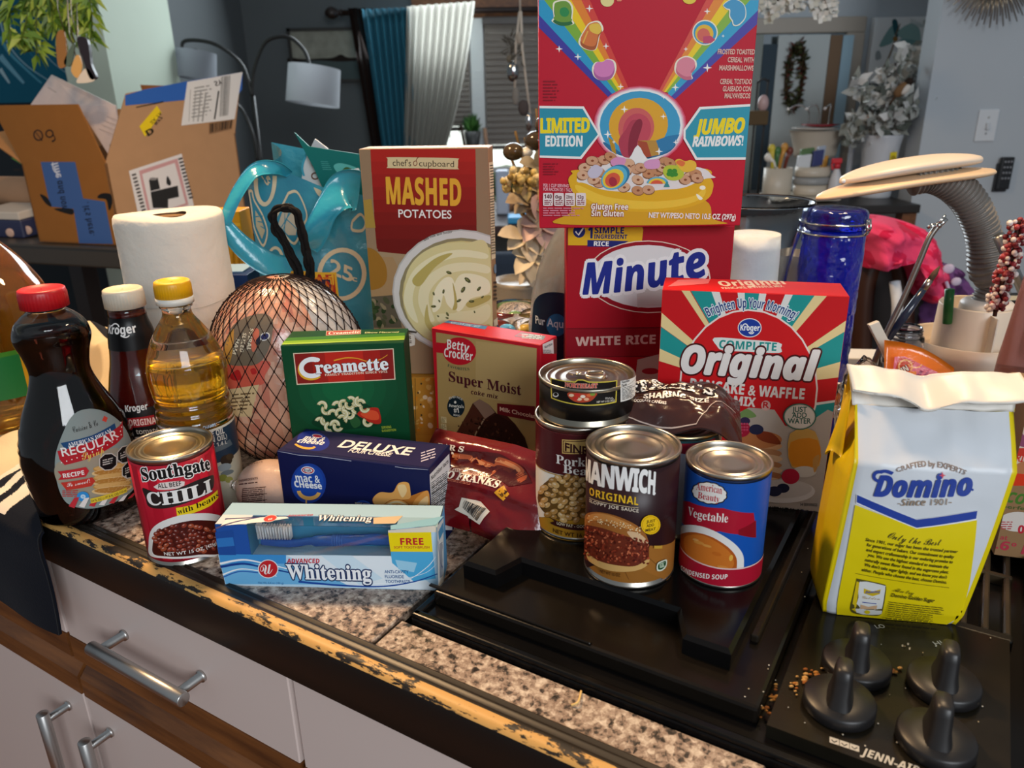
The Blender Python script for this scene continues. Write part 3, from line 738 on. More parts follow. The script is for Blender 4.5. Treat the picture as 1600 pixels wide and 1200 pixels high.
def art_soup(A):
    A.z(880, 640, 4)
    A.band(.006, .095, '1553ae'); A.poly([(690, 560), (790, 575), (1000, 615), (1190, 645), (1196, 690), (1200, 800), (1100, 780), (980, 760), (690, 690)], 'b0162f')
    A.poly([(1095, 750), (1205, 690), (1205, 800), (1095, 782)], '8a1020')
    A.text('Vegetable', (780, 655), (1028, 705), 56, 'f6f1ea', .0, 'serif', mid=(900, 692))
    pts = [(915+108*math.cos(2*PI*i/60)*(1+.05*math.sin(i*60/60*2*PI*13/60*1)), 520+70*math.sin(2*PI*i/60)) for i in range(60)]
    def cloud(k): return [(915+(108-k)*math.cos(a)*(1+.055*abs(math.sin(a*6.5)))+(a and 0), 521+(68-k)*math.sin(a)*(1+.07*abs(math.sin(a*6.5)))+.12*(108-k)*math.cos(a)) for a in [2*PI*i/90 for i in range(90)]]
    A.poly(cloud(0), '1a1a1a'); A.poly(cloud(7), 'f4efe9')
    A.text('American', (832, 500), (992, 528), 46, 'c4182e', .015, 'serif', mid=(915, 512)); A.text('Beauty', (842, 552), (975, 580), 42, 'c4182e', .02, 'serif', mid=(910, 566))
    A.blob([(700, 830), (705, 760), (745, 725), (830, 722), (940, 755), (1050, 820), (1115, 890), (1128, 960), (1110, 1030), (1000, 1060), (800, 1000), (712, 920)], 'ebe7e2', 6)
    A.blob([(722, 850), (728, 790), (770, 768), (840, 768), (930, 795), (1020, 850), (1075, 910), (1085, 965), (1070, 1010), (980, 1030), (830, 980), (735, 900)], 'b5591c', 6)
    A.blob([(760, 800), (850, 780), (950, 820), (1040, 890), (1065, 970), (1000, 1010), (860, 960), (770, 890)], 'cf7427', 6)
    for (x, y, rx, ry, c) in ((850, 830, 34, 10, 'dc9440'), (900, 850, 30, 8, 'e09a48'), (1048, 925, 12, 20, 'e8b04a'), (830, 812, 20, 7, 'e2a45a'), (960, 900, 30, 12, 'c46820'), (1000, 985, 40, 12, 'd98838')): A.ell(x, y, rx, ry, c, 15, 12)
    A.band(.003, .019, 'b0162f'); A.band(.019, .0202, 'e9c9c4')
    A.text('CONDENSED SOUP', (740, 1000), (1025, 1055), 30, 'f6f1ea', .012, 'sans', mid=(860, 1048))
can('soup_can', (1124, 884), .0352, .034, .101, '1553ae', 'blue and red vegetable soup can, front right on the hob', art_soup, lbot=.004)
def art_white(A):
    A.z(820, 530, 3.635)
    A.band(.006, .096, 'd9d6d2'); A.poly([(840, 575), (1100, 540), (1105, 575), (845, 620)], '274a4e'); A.poly([(840, 590), (1080, 560), (1090, 640), (845, 640)], 'a81c2c')
    for i in range(8): A.line([(1110+i*11, 505), (1108+i*11, 580)], 2, '8a8a8a')
wc = can('white_label_can', None, .0352, .0385, .101, 'd9d6d2', 'white-labelled can behind the soup can with a candy bag on its lid', art_white, loc=Vector((.149, .633, 0)), rim='cbb98e')
def art_none(A): pass
# ---- candy bag
def candybag():
    c = Vector((.143, .633, .1365)); ax = Vector((.97, -.22, 0)).normalized(); wy = Vector((.22, .97, 0)).normalized(); L, Wd = .118, .068
    til = Vector((0, 0, 0))
    def base(u, v):       # u, v in 0..1
        x, y = (u-.5)*L, (v-.5)*Wd; e = (1-abs(2*u-1)**4)*(1-abs(2*v-1)**3)
        return x, y, e
    def top(u, v, h=0):
        x, y, e = base(u, v); n = noise.noise(Vector((u*5, v*4, 3)))*.006 + noise.noise(Vector((u*14, v*11, 5)))*.0022
        s = .22*v*Wd
        zz = .004+.016*max(0, e)+n*max(.25, e)+s+.004*math.sin(u*11)*(1-e) - max(0, abs(x)-.04)*.35 
        return c + ax*x + wy*y + V(0, 0, max(.0016 if abs(x) < .042 else -.02, zz)+h)
    class S:
        seg, segv = .005, .005
        def p3(s, x, y, h): return top(max(0, min(1, x/L+.5)), max(0, min(1, y/Wd+.5)), h+.0004)
        def nrm(s, x, y): a, b2, c2 = s.p3(x, y, 0), s.p3(x+.001, y, 0), s.p3(x, y+.001, 0); return (b2-a).cross(c2-a).normalized()
    b = B(); b.grid(lambda u, v: top(u, v), 60, 40, 'film', '3a1d18', True)
    b.grid(lambda u, v: top(u, v)*1 - V(0, 0, .0012 + (.9*(top(u, v).z-c.z-.002) if False else 0)), 60, 40, 'film', '2c1512', True)
    class MM(S):        # positions in millimetres from the bag's middle
        def uv(s, x, y): return Vector((x/1000, -y/1000))
    A = Art(b, MM(), 'film', .0002)
    A.text("m&m's", (-45, 3), (34, 1), 15, 'f0ebe6', .035, 'serif', out='1a0c0a', ow=.03, mid=(-5, -1))
    A.text('SHARING', (-26, 11), (10, 11), 7, 'efe9e2', .04, 'sans'); A.text('SIZE', (14, 11), (30, 11), 5.5, 'efe9e2', .02)
    A.text('MILK CHOCOLATE CANDIES', (-46, 17), (-6, 18), 3.2, 'efe9e2', .02)
    A.line([(-57, 28), (-30, 31), (0, 32), (20, 32), (28, 20), (36, 8), (54, -2)], .7, 'b9a8a0')
    b.build('candy_bag', loc=c, label='crumpled dark brown candy bag lying on the white-labelled can', cat='bag')
candybag()
# ---- toothpaste
def toothpaste():
    FL, FR = on_z(352, 915, 0), on_z(690, 922, 0); u = (FR-FL); wd = u.length; u.normalize(); w = Vector((-u.y, u.x, 0)); h, dp = .064, .038
    cen = FL+u*wd/2+w*dp/2
    t = thing('toothpaste_box', (cen.x, cen.y, 0), 'blue and white whitening toothpaste box with a window showing a toothbrush', 'box')
    k = .0006; Z = V(0, 0, 1); x0, x1 = .0285, wd-.0365; zb = .0315   # window opening along the front-top edge
    b = B(); P = lambda a, d, z: FL+u*a+w*d+Z*z
    def pl(a0, a1, d0, d1, z0, z1, c): b.box(P(a0, d0, z0), u*(a1-a0), w*(d1-d0), Z*(z1-z0), 'card', c)
    pl(0, wd, 0, dp, 0, k, 'e8eef4'); pl(0, wd, dp-k, dp, 0, h, '2a63b0'); pl(0, k, 0, dp, 0, h, '1d4a9a'); pl(wd-k, wd, 0, dp, 0, h, '5aa0d8')
    pl(0, wd, 0, k, 0, zb, 'cfe3f2'); pl(0, x0, 0, k, zb, h, '2255a8'); pl(x1, wd, 0, k, zb, h, 'bcdcf0')
    zt = h-k; dw = .016
    pl(0, wd, dw, dp, zt, h, '9fc2d6'); pl(0, x0, 0, dw, zt, h, 'cfd6dc'); pl(x1, wd, 0, dw, zt, h, '8fb0c0')
    pl(x0-.001, x1+.001, .020, .0206, k, h-k, '4aa4cc'); pl(x0, x1, k, .020, zb-.0006, zb, 'a9d2e6')
    pl(x0-.0006, x0, k, .02, zb, h-k, '3f8fb4'); pl(x1, x1+.0006, k, .02, zb, h-k, '3f8fb4')
    F = Plane(FL, u, Z); A = Art(b, F, 'card').z(330, 660, 4.103)
    def low(pts, c): A.poly(pts, c)
    low([(92, 1038), (45, 850), (1440, 858), (1480, 1078)], 'b9dcf2'); low([(40, 800), (150, 845), (480, 850), (480, 905), (60, 905)], '3d93d6'); low([(60, 905), (480, 905), (900, 1040), (95, 1035)], '6fb6e4')
    low([(25, 705), (140, 690), (160, 850), (50, 850)], '1f4f9e'); low([(33, 745), (140, 735), (150, 790), (42, 800)], '2f78c4')
    low([(480, 850), (1150, 855), (1470, 1075), (900, 1055)], 'e6f1f8'); low([(700, 850), (900, 852), (1100, 1000), (950, 1040)], 'd0e8f6')
    low([(1150, 828), (1420, 828), (1440, 1000), (1300, 1020), (1160, 900)], '4fb0e0'); low([(1180, 880), (1320, 900), (1300, 960), (1200, 940)], '9fd4ee')
    A.line([(55, 905), (200, 880), (330, 900), (520, 945)], 13, 'f4f8fb', True, 6); A.line([(60, 925), (200, 905), (320, 925), (520, 965)], 16, '16418f', True, 8); A.line([(75, 975), (180, 940), (300, 950), (420, 985)], 9, 'f4f8fb', True, 4); A.line([(80, 990), (180, 955), (300, 962)], 7, '2a62b4', True)
    A.line([(560, 1020), (850, 1045), (1100, 1050), (1300, 1020), (1450, 970)], 13, '1c4ba0', True, 5); A.line([(1030, 1035), (1250, 1010), (1380, 930), (1440, 860)], 4, 'f2f8fc', True); A.line([(1250, 1000), (1380, 960), (1450, 900)], 3, 'dff0fa', True)
    A.ell(366, 938, 66, 60, 'e9eef2'); A.ell(366, 938, 60, 55, 'c9242c'); A.text('U', (325, 975), (405, 965), 66, 'f6f2f0', .02, 'script')
    A.text('ADVANCED', (487, 900), (697, 900), 26, 'c4263c', .03, 'sansi')
    A.text('Whitening', (492, 1000), (1028, 1012), 92, 'f8fafc', .03, 'serif', out='16305f', ow=.06)
    for i, s in enumerate(('ANTI-CAVITY', 'FLUORIDE', 'TOOTHPASTE')): A.text(s, (1112+i*3, 965+i*31), (1112+(155, 125, 165)[i], 966+i*31), 19, '1f5a94', .015)
    A.text('Net Wt. 6.4 oz. (181 g)', (303, 1032), (465, 1036), 13, '3f78a8', .008)
    low([(1135, 705), (1410, 702), (1420, 828), (1150, 826)], 'f6dd10'); low([(1135, 690), (1440, 662), (1445, 702), (1135, 705)], 'e9dfcc')
    A.text('FREE', (1215, 782), (1362, 782), 40, 'c4202c', .03, 'sans'); A.text('SOFT TOOTHBRUSH', (1172, 806), (1400, 806), 15, 'c4482c', .015)
    T = Plane(FL+Z*h, u, w); T2 = Art(b, T, 'card').z(330, 660, 4.103)
    T2.poly([(60, 665), (110, 610), (480, 605), (500, 615), (330, 640), (160, 655)], 'e4e2e0'); T2.line([(30, 680), (150, 640), (330, 605)], 10, '2b2f66', True, 4); T2.line([(90, 620), (250, 612), (430, 600)], 8, '2b2f66', True, 3)
    T2.ell(378, 617, 46, 22, 'cfcfcf', -12); T2.ell(378, 617, 42, 19, 'c8423a', -12); T2.text('u', (365, 628), (395, 622), 20, 'f0e8e4', .02, 'script')
    T2.text('ADVANCED', (487, 605), (650, 600), 10, 'b84048', .02, 'sansi'); T2.text('Whitening', (672, 632), (1025, 636), 36, 'f2f2f2', .02, 'serif', out='1a2234', ow=.04)
    T2.poly([(1040, 612), (1230, 600), (1180, 650), (1040, 652)], 'c9b28e'); T2.poly([(1150, 662), (1490, 602), (1440, 660), (1150, 690)], '7fb0c4')
    R = Art(b, Plane(FR, w, Z), 'card').z(330, 660, 4.103)
    R.poly([(1448, 665), (1488, 612), (1490, 1000), (1478, 1075), (1455, 1065)], 'd9e6f0'); R.poly([(1455, 700), (1485, 640), (1488, 700), (1460, 760)], '4a9ad0'); R.line([(1452, 760), (1470, 900), (1485, 930)], 10, '1c4ba0', True)
    R.lines(1462, 780, 1484, 1000, 22, '3a5a84', .5, .2, 0, -20)
    b.build('carton', t)
    # toothbrush behind the window
    q = B(); zc = .0425; y = .0105
    def Q(px, dz=0, dy=0): return P(px, y+dy, zc+dz)
    hp = [Q(.036, -.001), Q(.045, -.002), Q(.06, -.003), Q(.068, -.003), Q(.078, -.001), Q(.095, .000), Q(.108, .0005), Q(.122, .001), Q(.135, .002), Q(.15, .001), Q(wd-.034, .0)]
    q.tube(spline(hp, 5), [lerp(.0042, .0042, i/50) if i < 12 else (.0036 if i < 22 else .0052 if i < 44 else .0046) for i in range(51)], 'gloss', '1d5cb0', 12)
    for i in range(5): q.lathe([(.0048, 0), (.0057, .0007), (.0048, .0014)], Q(.1+i*.0022, .0004), 'gloss', '2a70c4', 14, axis=u)
    q.build('toothbrush', t, label='blue toothbrush with white bristles')
    bb = [o for o in bpy.data.objects if o.name.startswith('toothbrush') and o.parent == t][0]
    br = B()
    for i in range(13):
        for j in range(4): br.tube([Q(.034+i*.0024, .002, -.0026+j*.0017), Q(.0335+i*.00245, .0145+(.002 if i < 2 else 0), -.0026+j*.0017)], .00085, 'satin', 'f2f4f6' if (i+j) % 3 else 'dfe7ee', 6)
    br.build('bristles', bb)
    g = B(); g.box(P(x0, .0002, zb), u*(x1-x0), w*.0002, Z*(h-zb-.0008), 'glass', 'ffffff'); g.box(P(x0, .0002, h-.0008), u*(x1-x0), w*(dw-.0002), Z*.0002, 'glass', 'ffffff')
    g.build('clear_window', t)
toothpaste()
def noodlearc(A, x, y, r, w, a0, a1, c, rot=0):
    """one piece of curved macaroni: dark outline, body, light streak"""
    A.ring(x, y, r+2, r+2, w+4, mixc(c, '000000', .45), rot, 14, a0-6, a1+6); A.ring(x, y, r, r, w, c, rot, 14, a0, a1); A.ring(x, y, r-w*.2, r-w*.2, w*.28, mixc(c, 'ffffff', .5), rot, 12, a0+12, a1-12)
# ---- mac and cheese
def macbox():
    a, e = on_z(432, 704, .094), on_z(670, 733, .094); b, F, T, R, Lf, c, (fl, u, w, z) = carton(a, e, .094, 0, .054, '0f1646')
    A = Art(b, F).z(330, 660, 4.103)
    A.ell(625, 392, 122, 136, '0e1648'); A.ell(625, 390, 112, 128, '1b3f98'); A.ell(625, 388, 96, 112, '1c4aa8')
    A.ell(620, 307, 43, 25, 'f4f4f4', 6); A.ell(620, 307, 38, 20, 'c4182c', 6); A.ell(620, 307, 30, 14, 'f4f4f4', 6); A.text('Kraft', (598, 315), (643, 318), 17, '16205a', .03, 'sans')
    A.text('mac &', (546, 378), (700, 388), 46, 'f6f6f4', .025, 'sans'); A.text('CHeese', (538, 412), (712, 427), 36, 'f6f6f4', .04, 'sans')
    A.ring(628, 436, 78, 62, 24, 'f0b860', 4, 20, 10, 172); A.ell(610, 508, 5, 14, 'f0b860')
    A.text('DELUXE', (493, 578), (800, 600), 50, 'f4f4f2', .03)
    A.ell(972, 552, 62, 52, '2450a8'); A.ell(972, 552, 56, 47, '14276c'); A.text('MADE WITH', (925, 522), (1018, 530), 11, 'e8d0a0', .01); A.text('REAL', (920, 565), (1026, 570), 34, 'f0a860', .02, 'sans'); A.text('CHEESE', (930, 588), (1015, 592), 13, 'e8d0a0', .01)
    P1 = [(1035, 490), (1080, 450), (1160, 450), (1200, 392), (1260, 388), (1275, 440), (1270, 490), (1200, 500), (1090, 530), (1050, 530)]
    A.poly([(1050, 600), (1100, 500), (1280, 470), (1360, 440), (1393, 438), (1400, 640), (1050, 640)], 'c9782c')
    A.blob(P1, 'a85a1c'); A.blob([(x+3, y-3) for x, y in P1], 'eba858'); A.blob([(1195, 410), (1240, 398), (1255, 440), (1225, 480)], 'f8d090')
    A.ring(1190, 600, 112, 110, 52, 'a85a1c', 0, 24, 190, 345); A.ring(1190, 600, 106, 106, 42, 'eca452', 0, 24, 190, 345); A.ring(1190, 598, 96, 96, 12, 'f9d69c', 0, 24, 205, 320)
    A.blob([(1290, 540), (1320, 480), (1393, 440), (1396, 600), (1320, 600)], 'e79a48'); A.blob([(1330, 520), (1385, 470), (1390, 520), (1350, 560)], 'f6c684'); A.blob([(1060, 570), (1085, 552), (1095, 585), (1070, 600)], 'f0b860')
    A.line([(424, 182), (560, 208), (700, 218), (900, 246)], 3, 'c8c8d8'); A.line([(1180, 282), (1240, 292), (1395, 302)], 2.5, 'c8c8d8'); A.rect(690, 208, 735, 214, 'e0e0e8')
    t = Art(b, T).z(330, 660, 4.103)
    t.poly([(470, 168), (560, 62), (1500, 150), (1395, 290)], '1d1a4a'); t.ell(655, 120, 105, 62, '1c2f8c', 10); t.ell(680, 88, 34, 12, 'e8e0e8', 8); t.ell(680, 88, 29, 9, 'c8384c', 8)
    t.text('mac &', (585, 110), (715, 122), 24, 'f4f4f2', .03, 'sans'); t.text('cheese', (545, 128), (712, 145), 22, 'f4f4f2', .03, 'sans'); t.ring(600, 138, 75, 34, 14, 'f0b048', 12, 16, 10, 150)
    t.text('DELUXE', (808, 158), (1268, 212), 44, 'f2f0ec', .025); t.text('FOUR CHEESE', (875, 190), (1145, 220), 22, 'f2f0ec', .02)
    t.lines(1345, 190, 1440, 260, 4, 'c8c4d8', .4, .3, 0, -30)
    r = Art(b, R).z(330, 660, 4.103)
    r.poly([(1400, 335), (1525, 200), (1545, 690), (1500, 690), (1405, 600)], 'e4e6e6')
    r.text('Nutrition Facts', (1410, 372), (1520, 258), 26, '22262a', .03, 'sans'); r.lines(1408, 385, 1535, 660, 22, '4a5258', .45, .25, 0, -95)
    for i in range(5): r.line([(1408, 420+i*40), (1532, 330+i*42)], 3+(i == 1)*3, '22262a')
    b.build('pasta_dinner_box', loc=(c.x, c.y, 0), label='navy blue macaroni and cheese box lying behind the toothpaste box', cat='box')
macbox()
# ---- creamette
def greenbox():
    a, e = on_z(438, 540, .182), on_z(632, 532, .182); e = Vector((e.x, a.y+.003, .182)); b, F, T, R, Lf, c, (fl, u, w, z) = carton(a, e, .182, 0, .05, '094526')
    A = Art(b, F).z(420, 480, 6)
    for i, k in enumerate(('0a4a2a', '0b522f', '0c5a34', '0d6238')): A.ell(690, 760, 520-i*110, 420-i*95, k)
    A.poly([(228, 430), (1170, 385), (1188, 678), (262, 728)], 'e9d3b4'); A.poly([(238, 438), (1162, 394), (1178, 670), (270, 718)], '8a1c18'); A.poly([(400, 431), (1040, 400), (1060, 678), (430, 710)], 'a81f16'); A.poly([(520, 425), (880, 407), (900, 686), (560, 703)], 'c4281a')
    A.line([(610, 500), (720, 475), (830, 480), (940, 510), (1040, 490), (1115, 445)], 12, 'e8a42c', True, 4)
    A.ring(400, 580, 128, 105, 24, 'e8b02c', -4, 26, 50, 290); A.ring(405, 566, 122, 100, 44, 'f2f2f2', -4, 26, 50, 300); A.ell(452, 492, 28, 20, 'f2f2f2')
    A.text('reamette', (445, 620), (1122, 582), 112, 'f4f4f4', .035, 'serif', out='5a100c', ow=.03)
    A.text('FAMILY TRADITION SINCE 1912', (530, 645), (1112, 612), 20, 'f0d9c0', .02, 'sans')
    nd = 'd9cf9a'
    A.blob([(400, 1080), (560, 960), (800, 880), (1000, 960), (1050, 1090), (800, 1140), (560, 1150)], '083a20')
    r = random.Random(8)
    A.blob([(830, 1000), (900, 950), (1010, 940), (1040, 980), (1050, 1085), (960, 1085), (900, 1050)], 'b8281a'); A.blob([(860, 1000), (950, 965), (1020, 985), (1030, 1050), (940, 1050)], 'e0502c'); A.blob([(760, 1060), (800, 1020), (850, 1050), (860, 1100), (800, 1130)], '2a5a30')
    for (x, y, ro) in ((500, 925, 200), (540, 960, 20), (640, 925, 190), (700, 910, 100), (770, 880, 230), (860, 905, 150), (900, 940, 10), (480, 1075, 200), (530, 1060, 30), (600, 1000, 170), (670, 990, 140), (730, 960, 40), (760, 1000, 330), (690, 1050, 200), (620, 1100, 170), (650, 1115, 20), (570, 1120, 60), (820, 950, 90), (930, 1070, 20), (760, 910, 20), (850, 880, 60), (700, 1000, 250)):
        noodlearc(A, x, y, 50, 30, 0, 200, mixc(nd, 'b8ac70', r.random()*.5), ro)
    A.text('SERVING', (1060, 1135), (1150, 1128), 22, 'a8b83a', .02, 'sans'); A.text('SUGGESTION', (1062, 1165), (1195, 1155), 20, 'a8b83a', .02, 'sans')
    t = Art(b, T).z(420, 480, 6); t.poly([(122, 345), (130, 320), (1275, 265), (1275, 300)], '7fae2c'); t.poly([(125, 352), (122, 340), (1275, 296), (1275, 306)], 'a8cc4a'); t.poly([(134, 320), (145, 290), (1274, 240), (1275, 268)], '3a7a2c')
    t.poly([(540, 225), (865, 212), (862, 252), (535, 268)], 'c8b8a0'); t.poly([(546, 229), (859, 217), (856, 248), (541, 263)], 'a82a1c'); t.text('Creamette', (556, 257), (850, 243), 22, 'f0ece4', .03, 'serif'); t.text('Elbow Macaroni', (898, 246), (1215, 240), 12, 'd8e0a0', .02)
    b.build('elbow_macaroni_box', loc=(c.x, c.y, 0), label='dark green macaroni box with a red name plate, behind the navy box', cat='box')
greenbox()
# ---- cake mix
def cakebox():
    a, e = on_z(674, 512, .171), on_z(845, 539, .171); b, F, T, R, Lf, c, (fl, u, w, z) = carton(a, e, .171, 0, .036, 'c01828')
    A = Art(b, F).z(660, 490, 4.8)
    q = [(102, 140), (858, 260), (845, 1250), (135, 1250)]; A.poly(q, 'b0915a'); A.poly([(400, 205), (858, 262), (852, 700), (400, 620)], 'ba9c66')
    A.poly([(105, 215), (170, 222), (170, 300), (105, 290)], 'c01828'); A.ell(278, 282, 126, 104, 'c01828', 6)
    A.text('Betty', (186, 262), (350, 295), 66, 'f4ece4', .012, 'sansi', mid=(265, 272)); A.text('Crocker', (166, 322), (382, 355), 62, 'f4ece4', .012, 'sansi')
    A.text('FAVORITES', (188, 395), (355, 425), 20, '2a4a3c', .015, 'serif', mid=(270, 420))
    A.text('Super Moist', (200, 505), (742, 612), 74, '4c1420', .025, 'serif', mid=(470, 562)); A.text('cake mix', (365, 602), (570, 642), 32, '4c1420', .01, 'sansi')
    A.ell(253, 697, 66, 80, '16242e'); A.text('CHEF PICK', (205, 645), (300, 655), 14, 'e8e4d8', .01, mid=(253, 632)); A.ell(247, 664, 9, 10, 'e8e4d8'); A.text("America's", (200, 698), (312, 708), 22, 'e8e4d8', .02); A.text('#1', (238, 738), (275, 742), 32, 'f4efe4', .03, 'sans'); A.text('BRAND', (235, 765), (285, 772), 13, 'e8e4d8', .01)
    A.poly([(562, 672), (845, 695), (845, 808), (562, 755)], '6a1018'); A.text('Milk Chocolate', (582, 728), (870, 790), 30, 'e4b8a0', .015)
    A.poly([(205, 980), (300, 830), (380, 670), (430, 640), (500, 680), (560, 750), (640, 770), (700, 830), (770, 930), (815, 1080), (800, 1180), (700, 1250), (200, 1250)], '3c1a12')
    A.poly([(380, 670), (430, 640), (500, 680), (545, 740), (470, 790), (420, 720)], '8a6a58'); A.poly([(205, 980), (380, 680), (470, 790), (360, 1000), (330, 1010)], '4e261a')
    A.poly([(470, 800), (560, 750), (690, 830), (770, 940), (810, 1080), (790, 1180), (400, 1080), (360, 1000)], '2c110b'); A.line([(465, 790), (410, 880), (362, 990)], 9, 'a08468')
    r = random.Random(2)
    h0 = A.h
    for i in range(330):
        A.cyc(i, h0); x = r.uniform(260, 760); y = r.uniform(720, 1200); 
        if y > 690+abs(x-440)*.9 and y > 770: A.ell(x, y, r.uniform(6, 19), r.uniform(3, 9), r.choice(('1e0a06', '4a2418', '3c1a10', '55301f', '2a100a', '341610')), r.uniform(0, 180), 7)
    for i in range(4): A.poly([(142, 770+i*52), (182, 775+i*52), (186, 820+i*52), (146, 816+i*52)], 'e0cc9c'); A.lines(146, 776+i*52, 182, 814+i*52, 4, '8a7448')
    t = Art(b, T).z(660, 490, 4.8); t.poly([(135, 62), (185, 52), (490, 95), (470, 120)], '3c78a8'); t.text('NEW LOOK SAME TASTE', (200, 72), (420, 104), 12, 'c8d8e8', .01); t.poly([(690, 170), (740, 142), (925, 170), (905, 198)], '7a8888'); t.poly([(700, 168), (740, 148), (800, 158), (780, 178)], 'b84048'); t.lines(745, 150, 915, 190, 3, 'dfe4e4', .4, .2, 0, 12)
    rr = Art(b, R).z(660, 490, 4.8); rr.poly([(900, 230), (980, 195), (985, 300), (905, 300)], 'ece8e0'); rr.text('Nutrition', (915, 262), (972, 236), 18, '1a1a1a', .03, 'sans'); rr.poly([(985, 195), (1020, 178), (1025, 300), (985, 300)], '6a3a34'); rr.lines(905, 270, 975, 300, 4, '555')
    b.build('cake_mix_box', loc=(c.x, c.y, 0), label='red and tan cake mix box picturing a dark chocolate slice', cat='box')
cakebox()
# ---- franks packet
def franks():
    o = on_z(760, 838, .0195); ax = (CU*.97+CV*.05).normalized(); up = (CV*.52+V(0, 0, .85)).normalized(); L, H2 = .150, .088
    c = o - ax*.013 + V(0, 0, .0)
    def top(u, v, h=0, s=1):
        x, y = (u-.5)*L, v*H2; e = (1-abs(2*u-1)**5)*(1-abs(2*v-1)**5)
        n = up.cross(ax); n = n if n.dot(CAM-c) > 0 else -n
        d = .0105*max(0, e)*(1+.35*math.sin(v*PI*5)*(v > .45)) + noise.noise(Vector((u*9, v*8, 9)))*.002*e
        x += -.006*math.sin(v*3) + (.02*(v-.5) if u > .5 else 0)
        y += -.10*max(0, u-.55)*H2*2
        return c + ax*x + up*y + n*(s*d+h) + CV*(.006*v)
    class S:
        seg, segv = .008, .008
        def uv(s, px, py):
            n = up.cross(ax); d = ray(px, py); q = c - n*0; t = (q-CAM).dot(n)/d.dot(n); p = CAM+d*t-c
            x, y = p.dot(ax), p.dot(up)
            for _ in range(3):
                v = y/H2; u = x/L+.5; y = p.dot(up)+.10*max(0, u-.55)*H2*2; x = p.dot(ax)+.006*math.sin(v*3)-(.02*(v-.5) if u > .5 else 0)
            return Vector((x, y))
        def p3(s, x, y, h): return top(min(1, max(0, x/L+.5)), min(1, max(0, y/H2)), h+.0004)
        def nrm(s, x, y): 
            a, b2, c2 = s.p3(x, y, 0), s.p3(x+.001, y, 0), s.p3(x, y+.001, 0); n = (b2-a).cross(c2-a).normalized(); return n if n.dot(CAM-a) > 0 else -n
    b = B(); b.grid(lambda u, v: top(u, v), 40, 34, 'film', '6e0f12'); b.grid(lambda u, v: top(u, v, 0, -.6), 40, 34, 'film', '6a0e10')
    A = Art(b, S(), 'film', .0002).z(690, 680, 7.056)
    def frank(pts, w):
        A.line(pts, w+14, '5a1a0c', True); A.line(pts, w, 'b0522a', True); A.line([(x-2, y-w*.22) for x, y in pts], w*.35, 'd98a58', True)
    A.poly([(95, 130), (300, 200), (640, 240), (900, 400), (990, 560), (760, 600), (600, 480), (95, 350)], '4a0c0a')
    frank([(120, 270), (300, 300), (450, 360), (590, 440)], 110); frank([(540, 310), (700, 360), (830, 430), (900, 540)], 105)
    for i in range(5): A.line([(170+i*85, 262+i*30), (215+i*85, 320+i*32)], 8, '5a1a0c')
    A.text('BAR S', (-60, 150), (245, 210), 54, 'f0e0cc', .03, 'serif'); A.text('CLASSIC', (90, 405), (240, 430), 40, 'f0d0b8', .03, 'serifi'); A.text('JUMBO FRANKS', (-200, 425), (648, 615), 74, 'f4e4d0', .035, 'serif'); A.text('Smoked', (240, 440), (435, 475), 26, 'f0c0a8', .01, 'serifi')
    A.lines(120, 490, 380, 520, 2, 'd87858', .4, .1, 0, 60)
    A.poly([(715, 588), (790, 690), (712, 755), (622, 665)], 'd0951c'); A.text('1', (715, 665), (745, 690), 36, '3a1408', .03, 'sans'); A.text('LB', (662, 668), (715, 720), 34, '3a1408', .02)
    A.poly([(262, 700), (470, 752), (572, 862), (460, 998), (190, 825), (240, 800)], 'd9cfc0'); A.bars([(295, 728), (540, 830), (440, 960), (270, 800)], 26, '2a2624', 4)
    A.poly([(120, 200), (140, 205), (150, 230), (118, 225)], 'f0e0cc')
    b.build('sausage_packet', loc=(c.x, c.y, 0), label='red plastic sausage packet with a barcode label leaning on the cake mix box', cat='packet')
franks()
# ---- bottles: outer shell, liquid inside, cap, label
def rv_of(prof):
    def f(z):
        for (r0, z0), (r1, z1) in zip(prof, prof[1:]):
            if z0 <= z <= z1 and z1 > z0: return lerp(r0, r1, (z-z0)/(z1-z0))
        return prof[-1][0] if z > prof[-1][1] else prof[0][0]
    return f
def smooth_prof(p, n=5): return [(q.x, q.y) for q in spline([Vector(k) for k in p], n)]
def bottle(name, cen, prof, label, cat, liq, fill, cap, art=None, sx=1, sy=1, fnrot=0, lp=None, lcol=None, fn=None, glass='f4f2ee', liqm='liquid'):
    t = thing(name, (cen[0], cen[1], cen[2]), label, cat, 'bottles on the worktop'); prof = smooth_prof(prof)
    b = B(); b.lathe(prof, cen, 'glass', glass, 56, sx, sy, fnrot, fn=fn, cap1=False); b.build('bottle_body', t)
    ins = [(max(.001, r-.0012), max(.002, z)) for r, z in prof if z <= fill]; ins = [(ins[0][0]*.97, .0025)]+ins[1:]
    b = B(); b.lathe(ins, cen, liqm, liq, 56, sx, sy, fnrot, fn=fn); b.build('liquid', t)
    b = B(); cap(b, Vector(cen)); b.build('cap', t)
    if art:
        b = B(); rv = rv_of(prof); zs = [lerp(lp[0], lp[1], i/14) for i in range(15)]
        if lcol: b.lathe([(rv(z)+.0004, z) for z in zs], cen, 'label', lcol, 64, sx, sy, fnrot, cap0=False, cap1=False)
        if sx == 1 and sy == 1: S = Cyl(Vector((cen[0], cen[1], cen[2])), rv((lp[0]+lp[1])/2), rv=rv); S.segv = .02
        else: S = art.__dict__.get('surf')(cen, prof)
        A = Art(b, S, 'label', .0006); A.R = rv((lp[0]+lp[1])/2); art(A); b.build('label', t)
    return t
